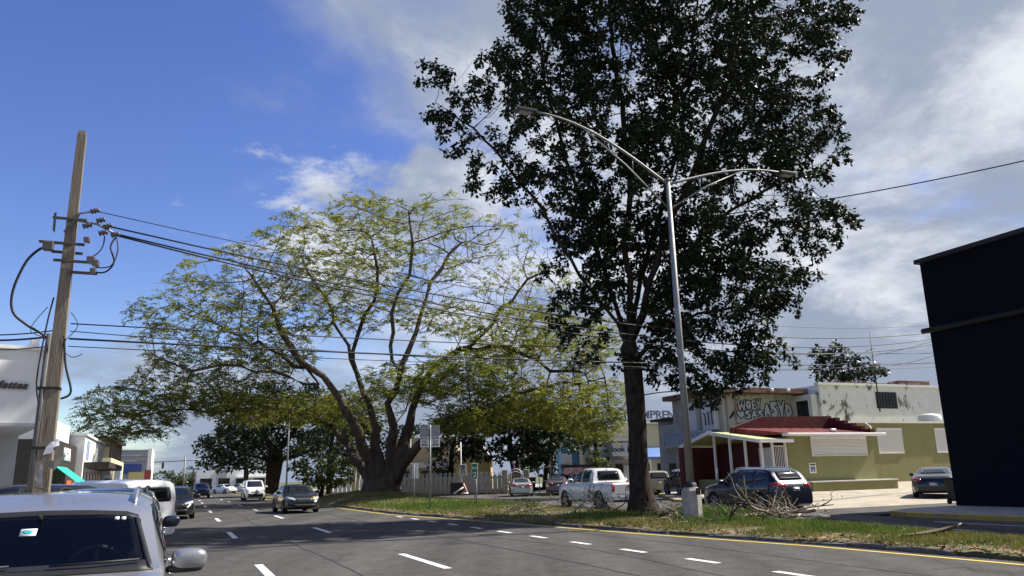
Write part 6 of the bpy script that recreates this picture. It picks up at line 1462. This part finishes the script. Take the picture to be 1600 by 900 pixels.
flyer([(-.02, -.20, 2.08), (.13, -.22, 2.12), (.17, -.24, 2.24), (.25, -.23, 2.27), (.23, -.20, 2.40), (.10, -.21, 2.34), (.02, -.19, 2.24)], M_FLY, 'torn_flyer')
flyer([(.02, -.23, 1.92), (.20, -.34, 1.98), (.40, -.26, 2.08), (.22, -.30, 1.78)], M_FLY2, 'torn_flyer')
flyer([(-.13, -.18, 1.62), (.05, -.28, 1.45), (.02, -.25, 1.78), (-.02, -.18, 1.98)], M_FLY3, 'torn_flyer'); flyer([(-.2, -.18, 1.48), (.14, -.22, 1.38), (.05, -.28, 1.44)], M_FLY2, 'torn_flyer')

# ---- overhead lines
def wire(a, c_, sag, r, label, name='overhead_wire', group=None):
    a, c_ = Vector(a), Vector(c_); pts = []
    for f in np.linspace(0, 1, 28): p = a.lerp(c_, float(f)); p.z -= sag * 4 * f * (1 - f); pts.append(p)
    mid = (a + c_) / 2; o = MB().tube([p - a for p in pts], r, 5).build(name, M_CABLE, None, a); return tag(o, label, 'cable', group)
def upw(x, z): v = Matrix.Rotation(BA, 3, 'Z') @ Vector((x, -.1, 0)); return (ux + v.x, uy + v.y, z + .15)
def right_end(px, py): return tuple(at(px, py, 47))
GW = 'power lines strung across the avenue'
wire(upw(.42, 7.30), right_end(1560, 492), 1.6, .010, 'thinnest topmost wire from the utility pole across the avenue', group=GW)
wire(upw(.70, 6.98), right_end(1560, 500), 1.75, .020, 'upper thick black cable of the bundle from the utility pole', group=GW)
wire(upw(.86, 6.82), right_end(1560, 506), 1.95, .020, 'middle thick black cable of the bundle from the utility pole', group=GW)
wire(upw(.90, 6.78), right_end(1560, 512), 2.1, .020, 'lowest thick black cable of the bundle from the utility pole', group=GW)
wire(upw(.2, 4.78), right_end(1560, 549), .35, .014, 'upper communications line leaving the pole below its crossarms', group=GW)
wire(upw(.2, 4.46), right_end(1560, 561), .45, .022, 'thick communications line at mid height of the utility pole', group=GW)
wire(upw(.2, 4.30), right_end(1560, 568), .45, .010, 'thin line just under the thick communications line', group=GW)
wire(upw(.2, 4.62), right_end(1560, 556), .8, .010, 'thin line between the two communications lines', group=GW)
for (py, z, r_) in ((522, 4.62, .014), (530, 4.50, .022), (545, 4.30, .012)): wire(at(-60, py, 15.6), upw(-.1, z), .05, r_, '%s of three short lines entering the utility pole from the left' % {522: 'uppermost', 530: 'middle', 545: 'lowest'}[py], group=GW)
wire(at(1640, 242, 24), at(1040, 345, 31.5), .25, .022, 'single thick cable running from the upper right into the dark tree')
wire(at(1475, 528, 46), at(1330, 562, 60), .12, .012, 'service wire sloping down beside the navy building'); wire(at(1480, 548, 46), at(1385, 572, 60), .15, .012, 'lower service wire sloping toward the antenna mast')
an = empty('antenna_mast', tuple(at(1376, 650, 61)), 0, 'thin dark antenna mast on the peeling white building', 'antenna'); z0 = at(1376, 585, 61).z; zt = at(1372, 520, 61).z; bz = an.location.z
MB().tube([(0, 0, z0 - bz - 2.9), (0, 0, zt - bz)], [.06, .03], 6).build('mast', M_TRIM, an); MB().tube([(-.5, 0, zt - bz - 1.5), (.3, 0, zt - bz - 1.2)], .02, 5).build('crossbar', M_TRIM, an)

# ---- signs on the median
M_SIGNB = mat('sign_back_metal', (.30, .29, .28), .5, .4, var=.2, vscale=5); M_GREEN = mat('sign_green', (.01, .17, .10), .45); M_SIGNW = mat('sign_white', (.75, .75, .74), .5)
def post_sign(name, px, py, zb, h, label, r=.03):
    p_ = gp(px, py, zb); o = empty(name, (p_.x, p_.y, zb - .05), 0, label, 'sign'); MB().tube([(0, 0, 0), (0, 0, h)], r, 8).build('post', M_GALV, o); return o
o = post_sign('sign_post', 647, 791, .2, 2.15, 'small blank sign seen from behind left of the tall sign post'); b = MB(); b.cbox((-.12, .03, 1.45), (.20, .045, 2.22), .005); b.build('sign_plate', M_SIGNW, o); MB().cbox((-.23, .02, 1.45), (-.10, .035, 2.2), .005).build('sign_plate', M_SIGNB, o)
o = post_sign('tall_sign_post', 672, 794, .2, 4.0, 'tall post with two pairs of plates by the spreading tree', .045)
for sx in (-1, 1):
    pl = MB().cbox((sx * .27 - .20, -.06, 2.95), (sx * .27 + .20, -.045, 3.98), .004).build('sign_plate', M_SIGNB, o); wp = MB().cbox((sx * .27 - .20, -.085, 2.92), (sx * .27 + .20, -.062, 3.42), .004).build('lower_plate', M_SIGNW, o)
    for (t_, z_, s_) in (('RUTA', 3.34, .13), ('KLP', 3.19, .15), ('4540', 3.03, .15)): text_part(t_, s_, M_BLACKP, wp, frame((sx * .27, -.089, z_), (1, 0, 0), (0, 0, 1)), bold=.004)
o = post_sign('kilometre_marker', 742, 791, .2, 2.1, 'green kilometre 2 marker on twin posts in the grass'); 
MB().tube([(.09, .02, 0), (.09, .02, 1.4)], .025, 6).build('post', M_GALV, o)
pl = MB().cbox((-.13, -.06, 1.35), (.16, -.045, 2.12), .03).build('sign_plate', M_SIGNW, o); MB().cbox((-.115, -.07, 1.37), (.145, -.058, 2.10), .02).build('sign_face', M_GREEN, pl)
text_part('km', .20, M_SIGNW, pl, frame((.015, -.075, 1.90), (1, 0, 0), (0, 0, 1)), bold=.004); text_part('2', .36, M_SIGNW, pl, frame((.015, -.075, 1.56), (1, 0, 0), (0, 0, 1)), bold=.008)
p_ = at(723, 770, 73); o = empty('speed_sign', (p_.x, p_.y, .15), 0, 'white speed limit 35 sign in front of the picket fence', 'sign')
MB().tube([(-.15, .05, 0), (-.15, .05, 4.6)], .06, 8).build('post', M_TRIMW, o); pl = MB().cbox((-.30, -.03, 1.65), (.36, -.01, 2.60), .01).build('sign_plate', M_SIGNW, o)
for (t_, z_, s_) in (('SPEED', 2.44, .20), ('LIMIT', 2.24, .20), ('35', 1.92, .50)): text_part(t_, s_, M_BLACKP, pl, frame((.03, -.035, z_), (1, 0, 0), (0, 0, 1)), bold=.01)
for (px, Y_, h_, lab) in ((641, 70, 4.9, 'pale slim pole standing between the forked trunk and the tall sign'), (861, 92, 5.2, 'pale slim pole beyond the parked dark cars'), (812, 80, 4.6, 'thin dark leaning pole behind the fence gate')):
    p_ = at(px, 745, Y_); o = empty('slim_pole', (p_.x, p_.y, .1), 0, lab, 'pole', 'slim poles'); MB().tube([(0, 0, 0), (-.3 if px == 812 else 0, 0, h_)], [.09, .06], 8).build('shaft', M_GALV if px != 812 else M_TRIM, o); MB().lathe([(.13, 0), (.13, .15), (.09, .18)], 10).build('base', M_CONCB, o)

# ---- hydrant, whitewashed trunks, bins, barricade
p_ = at(622, 768, 66); o = empty('fire_hydrant', (p_.x, p_.y, .35), 0, 'white fire hydrant right of the forked trunk', 'hydrant'); MB().lathe([(.16, 0), (.16, .06), (.11, .08), (.11, .6), (.14, .62), (.13, .72), (.06, .82), (.04, .9)], 14).build('body', M_SIGNW, o)
for sx in (-1, 1): MB().lathe([(.06, 0), (.06, .1), (.03, .12)], 8, 0, Matrix.Rotation(sx * math.pi / 2, 4, 'Y')).build('nozzle', M_SIGNW, o, (sx * .1, 0, .5))
M_PALEB = mat('pale_bark', (.52, .49, .44), .9, var=.2, vscale=3)
o = empty('pale_tree', tuple(at(556, 770, 66).xy) + (.3,), 0, 'pair of pale leaning trunks left of the forked giant', 'tree'); o.location.z = .3
MB().tube([(-.25, 0, 0), (-.12, .1, 1.6), (.05, .3, 3.6), (.2, .4, 5.5)], [.17, .14, .11, .07], 10).build('trunk', M_PALEB, o); MB().tube([(-.1, .2, 0), (.22, .25, 1.6), (.42, .3, 3.2), (.5, .3, 5.0)], [.16, .13, .1, .06], 10).build('trunk', M_PALEB, o)
nn = 900; C = NR.normal(0, 1, (nn, 3)) * np.array([.9, .9, .5]) + np.array([.35, .4, 5.6]); A = unit(NR.normal(0, 1, (nn, 3))) * .35; B = unit(np.cross(A, NR.normal(0, 1, (nn, 3)))) * .1
link('crown', leaf_mesh('crown', C, A, B, M_LEAF_MID, .08), o)
def bin_(pos, rz, label, s=1.0):
    o = empty('trash_bin', pos, rz, label, 'trash bin'); o.scale = (s, s, s); b = MB()
    b.add([(-.22, -.25, .12), (.22, -.25, .12), (.22, .25, .12), (-.22, .25, .12), (-.29, -.33, .98), (.29, -.33, .98), (.29, .36, .98), (-.29, .36, .98)], [(3, 2, 1, 0), (0, 1, 5, 4), (1, 2, 6, 5), (2, 3, 7, 6), (3, 0, 4, 7), (4, 5, 6, 7)]); b.build('bin_body', M_TRIM, o)
    MB().cbox((-.31, -.36, .98), (.31, .40, 1.06), .03).build('lid', M_TRIM, o)
    for sx in (-1, 1): MB().lathe([(.12, -.03), (.12, .03)], 14, 0, Matrix.Rotation(math.pi / 2, 4, 'Y')).build('wheel', M_TYRE, o, (sx * .24, .24, .12))
    return o
bin_(tuple(at(830, 770, 70.5).xy) + (.15,), .2, 'black trash bin right of the silver sedan near the gate', 1.25)
o = bin_(tuple(at(1499, 788, 30.9).xy) + (.15,), BA - .3, 'black bin with white sticker at the corner of the navy building', .95); MB().box((.02, -.345, .62), (.22, -.33, .70)).build('sticker', M_PAPER, o)
p_ = at(722, 769, 71.5); o = empty('broken_barricade', (p_.x, p_.y, .15), .2, 'collapsed white and red barricade on the kerb before the fence', 'barricade')
beam2 = lambda a, c_, w, m, nm: MB().tube([a, c_], w, 5).build(nm, m, o)
beam2((-.75, 0, .05), (.15, 0, .62), .09, M_SIGNW, 'plank'); beam2((.1, 0, 0), (.15, .1, .95), .09, mat('barricade_red', (.42, .08, .07), .6), 'leg'); beam2((.5, 0, 0), (.12, 0, .9), .09, mat('faded_pink_board', (.6, .35, .33), .6), 'leg'); beam2((-.1, -.1, .06), (.55, -.1, .06), .07, M_SIGNW, 'plank')
MB().box((-1.0, .3, .05), (.1, .45, 1.0)).build('dark_panel', M_DARKW, o)

# ---- picket fence with scrolled tops
def fence(label, pxs, Yd, n, h, m, gap_dark=True, z=.15, scroll=True):
    a, c_ = at(pxs[0], 745, Yd), at(pxs[1], 745, Yd); L = (c_ - a).length; o = empty('picket_fence', (a.x, Yd, z), 0, label, 'fence'); w = L / n
    b = MB(); b.box((0, .06, 0), (L, .14, .35)); b.box((0, .07, h * .75), (L, .12, h * .83)); b.build('rail', m, o)
    bm_ = MB(); hw = w * .42; out = [(-hw, 0), (hw, 0), (hw, h * .86), (hw * .55, h * .93), (0, h * .96), (-hw * .55, h * .93), (-hw, h * .86)]
    bm_.prism(out, 0, .06, 0, Matrix.Rotation(math.pi / 2, 4, 'X')); pm = bm_.mesh('picket', m)
    sm_ = MB(); sm_.tube([(.14 * math.cos(t) * (1 - t / 9), -.03, .13 + .12 * math.sin(t) * (1 - t / 9)) for t in np.linspace(-1.6, 5.4, 18)], .028, 5); sc_ = sm_.mesh('finial', M_TRIMW)
    for i in range(n):
        p = link('picket', pm, o, ((i + .5) * w, .03, rnd.uniform(-.02, .02)))
        if scroll: link('finial', sc_, p, (0, 0, h * .94))
    return o
M_PICK = mat('picket_grey_concrete', (.40, .38, .34), .85, var=.18, vscale=2, wear=((.2, .18, .15), 1.5, .56, .7, (1, 1, .4))); M_PICKW = mat('picket_white', (.62, .61, .58), .8, var=.12, vscale=2)
fence('long pale picket fence with scrolled white tops behind the signs', (600, 784), 75.5, 26, 1.75, M_PICK)
fence('white picket fence left of the forked trunk', (522, 596), 80, 11, 1.75, M_PICKW, scroll=False)
g0 = at(784, 745, 75.2); o = empty('fence_gate', (g0.x, 75.2, .15), 0, 'arched gate between two stone pillars at the end of the picket fence', 'gate')
M_STONE = mat('stone_pillar', (.40, .36, .28), .9, var=.4, vscale=4, bump=.8)
for x in (0, 2.05): MB().cbox((x, 0, 0), (x + .55, .5, 2.05), .04).build('pillar', M_STONE, o)
for k in range(9): x = .62 + .155 * k; MB().box((x, .2, .1), (x + .12, .24, 1.55 + .42 * math.sin(math.pi * (k + .5) / 9))).build('gate_board', mat('gate_wood', (.30, .22, .13), .8, var=.2), o)
MB().tube([(.58 + 1.45 * f, .15, 1.7 + .42 * math.sin(math.pi * f)) for f in np.linspace(0, 1, 12)], .035, 6).build('arch', M_SIGNW, o); MB().tube([(.58 + 1.45 * f, .15, 1.45 + .42 * math.sin(math.pi * f)) for f in np.linspace(0, 1, 12)], .025, 6).build('arch', M_SIGNW, o)
p_ = at(803, 745, 79); o = empty('garden_ornament', (p_.x, p_.y, .1), 0, 'purple post with white globe behind the gate', 'ornament'); MB().tube([(0, 0, 0), (0, 0, 2.5)], .14, 8).build('post', mat('purple_paint', (.22, .06, .30), .6), o); MB().sphere((0, 0, 2.8), .2, 12).build('globe', M_SIGNW, o)

# ---- distant traffic signal
p_ = st(150, 1.0); o = empty('traffic_signal', (p_.x, p_.y, 0), BA, 'distant traffic signal mast with long horizontal arm', 'traffic signal'); MB().tube([(0, 0, 0), (0, 0, 6.2)], .14, 8).build('mast', M_GALV, o); MB().tube([(-8.5, 0, 5.2), (0, 0, 5.6), (3.5, 0, 5.8)], .10, 6).build('arm', M_GALV, o)
for x in (-6, -3.5): hb_ = MB().cbox((x - .18, -.15, 4.3), (x + .18, .15, 5.3), .03).build('signal_head', M_TRIM, o)

# ---- cut branches heaped on the median
def branch_path(p, d, L, wob, droop=.1):
    pts = [Vector(p)]; d = Vector(d).normalized(); n = 7
    for i in range(n):
        d = (d + Vector((rnd.gauss(0, wob), rnd.gauss(0, wob), rnd.gauss(0, wob) - droop * .3))).normalized(); q = pts[-1] + d * L / n
        q.z = max(q.z, .16); pts.append(q)
    return pts
def branch_pile(c, n, spread, Lr, hmax, label, twigs, rr=(.012, .04), flat=.4, long_axis=RN):
    o = empty('branch_pile', (c[0], c[1], 0), 0, label, 'branch pile'); lx = Vector((long_axis.x, long_axis.y, 0)); ly = Vector((-lx.y, lx.x, 0))
    tips = []
    for k in range(n):
        s0 = lx * rnd.gauss(0, spread[0] / 2) + ly * rnd.gauss(0, spread[1] / 2); z = rnd.uniform(.15, hmax * .55); sg = rnd.choice((-1, 1))
        d = lx * sg * rnd.uniform(.5, 1.2) + ly * rnd.gauss(0, .45) + Vector((0, 0, rnd.uniform(-.1, flat)))
        L = rnd.uniform(*Lr); pts = branch_path(s0 + Vector((0, 0, z)) - d.normalized() * L * .5, d, L, .16); r0 = rnd.uniform(*rr); b = MB()
        b.tube(pts, [r0 * (1 - .1 * i) for i in range(len(pts))], 6)
        for j in (2, 3, 4, 5, 6):
            if rnd.random() < .75:
                dd = (pts[j] - pts[j - 1]).normalized() + Vector((rnd.gauss(0, .6), rnd.gauss(0, .6), rnd.uniform(-.1, .9))); tp = branch_path(pts[j], dd, L * rnd.uniform(.2, .5), .2, 0); b.tube(tp, [r0 * .5 * (1 - .11 * i) for i in range(len(tp))], 4); tips += tp[3:]
        b.build('branch', M_WOODD if rnd.random() < .55 else M_WOODB, o); tips += pts[4:]
    b = MB()
    for k in range(twigs):
        t = rnd.choice(tips); tp = branch_path(t, (rnd.gauss(0, 1), rnd.gauss(0, 1), rnd.uniform(-.4, .8)), rnd.uniform(.15, .5), .25, 0); b.tube(tp[::2], [.006, .005, .004, .002], 3, caps=False)
    tag(b.build('twigs', M_WOODB, o), kind='stuff')
    C = np.array([tuple(rnd.choice(tips)) for _ in range(twigs * 3)]) + NR.normal(0, .10, (twigs * 3, 3)); A = unit(NR.normal(0, 1, (len(C), 3))) * NR.uniform(.05, .13, len(C))[:, None]; B = unit(np.cross(A, NR.normal(0, 1, A.shape))) * .025
    C[:, 2] = np.maximum(C[:, 2], .17); tag(link('withered_leaves', leaf_mesh('withered_leaves', C, A, B, mat('wilted_leaf', (0.09, 0.10, 0.03), .7, vscale=4, col2=(.17, .12, .05), transl=.3), .1), o), kind='stuff'); return o
branch_pile(gp(1190, 810, .2), 30, (2.8, .8), (1.0, 3.0), .6, 'large heap of cut pale branches right of the lamp post base', 140, (.018, .055), .25)
branch_pile(gp(1040, 806, .2), 15, (1.6, .7), (.7, 1.7), .5, 'small scatter of cut branches between the dark trunk and lamp post', 80, (.012, .035))
branch_pile(gp(820, 797, .2), 17, (2.6, .9), (.9, 2.3), .55, 'thin brushwood heap in the grass left of the pickup', 90, (.010, .022), .3)
branch_pile(gp(915, 800, .2), 14, (2.0, .7), (.9, 2.4), 1.0, 'upright leafless twigs and cut limbs in front of the white pickup', 90, (.010, .032), .9)
p_ = gp(1453, 838, .17); o = empty('palm_sheath', (p_.x, p_.y, .14), BA - .15, 'curved dry brown palm sheath lying on the right part of the median', 'palm sheath'); V = []; F = []
for i in range(14):
    f = i / 13; x = -.75 + 1.5 * f; w = .11 * math.sin(math.pi * min(1, f * .9 + .1)) + .01; zc = .03 + .16 * f * f
    for (yy, zz_) in ((-w, .06), (-w * .4, 0), (w * .4, 0), (w, .06)): V.append((x, yy, zc + zz_))
for i in range(13):
    for j in range(3): F.append((i * 4 + j, i * 4 + j + 1, (i + 1) * 4 + j + 1, (i + 1) * 4 + j))
b = MB(); b.add(V, F, 0, True); b.add([(x, y, z - .012) for x, y, z in V], [tuple(reversed(f)) for f in F], 0, True); b.build('sheath', mat('dry_palm', (.13, .085, .055), .8, var=.3), o); MB().tube([(.7, 0, .2), (.85, .02, .26)], [.03, .012], 6).build('stalk', M_WOODD, o)
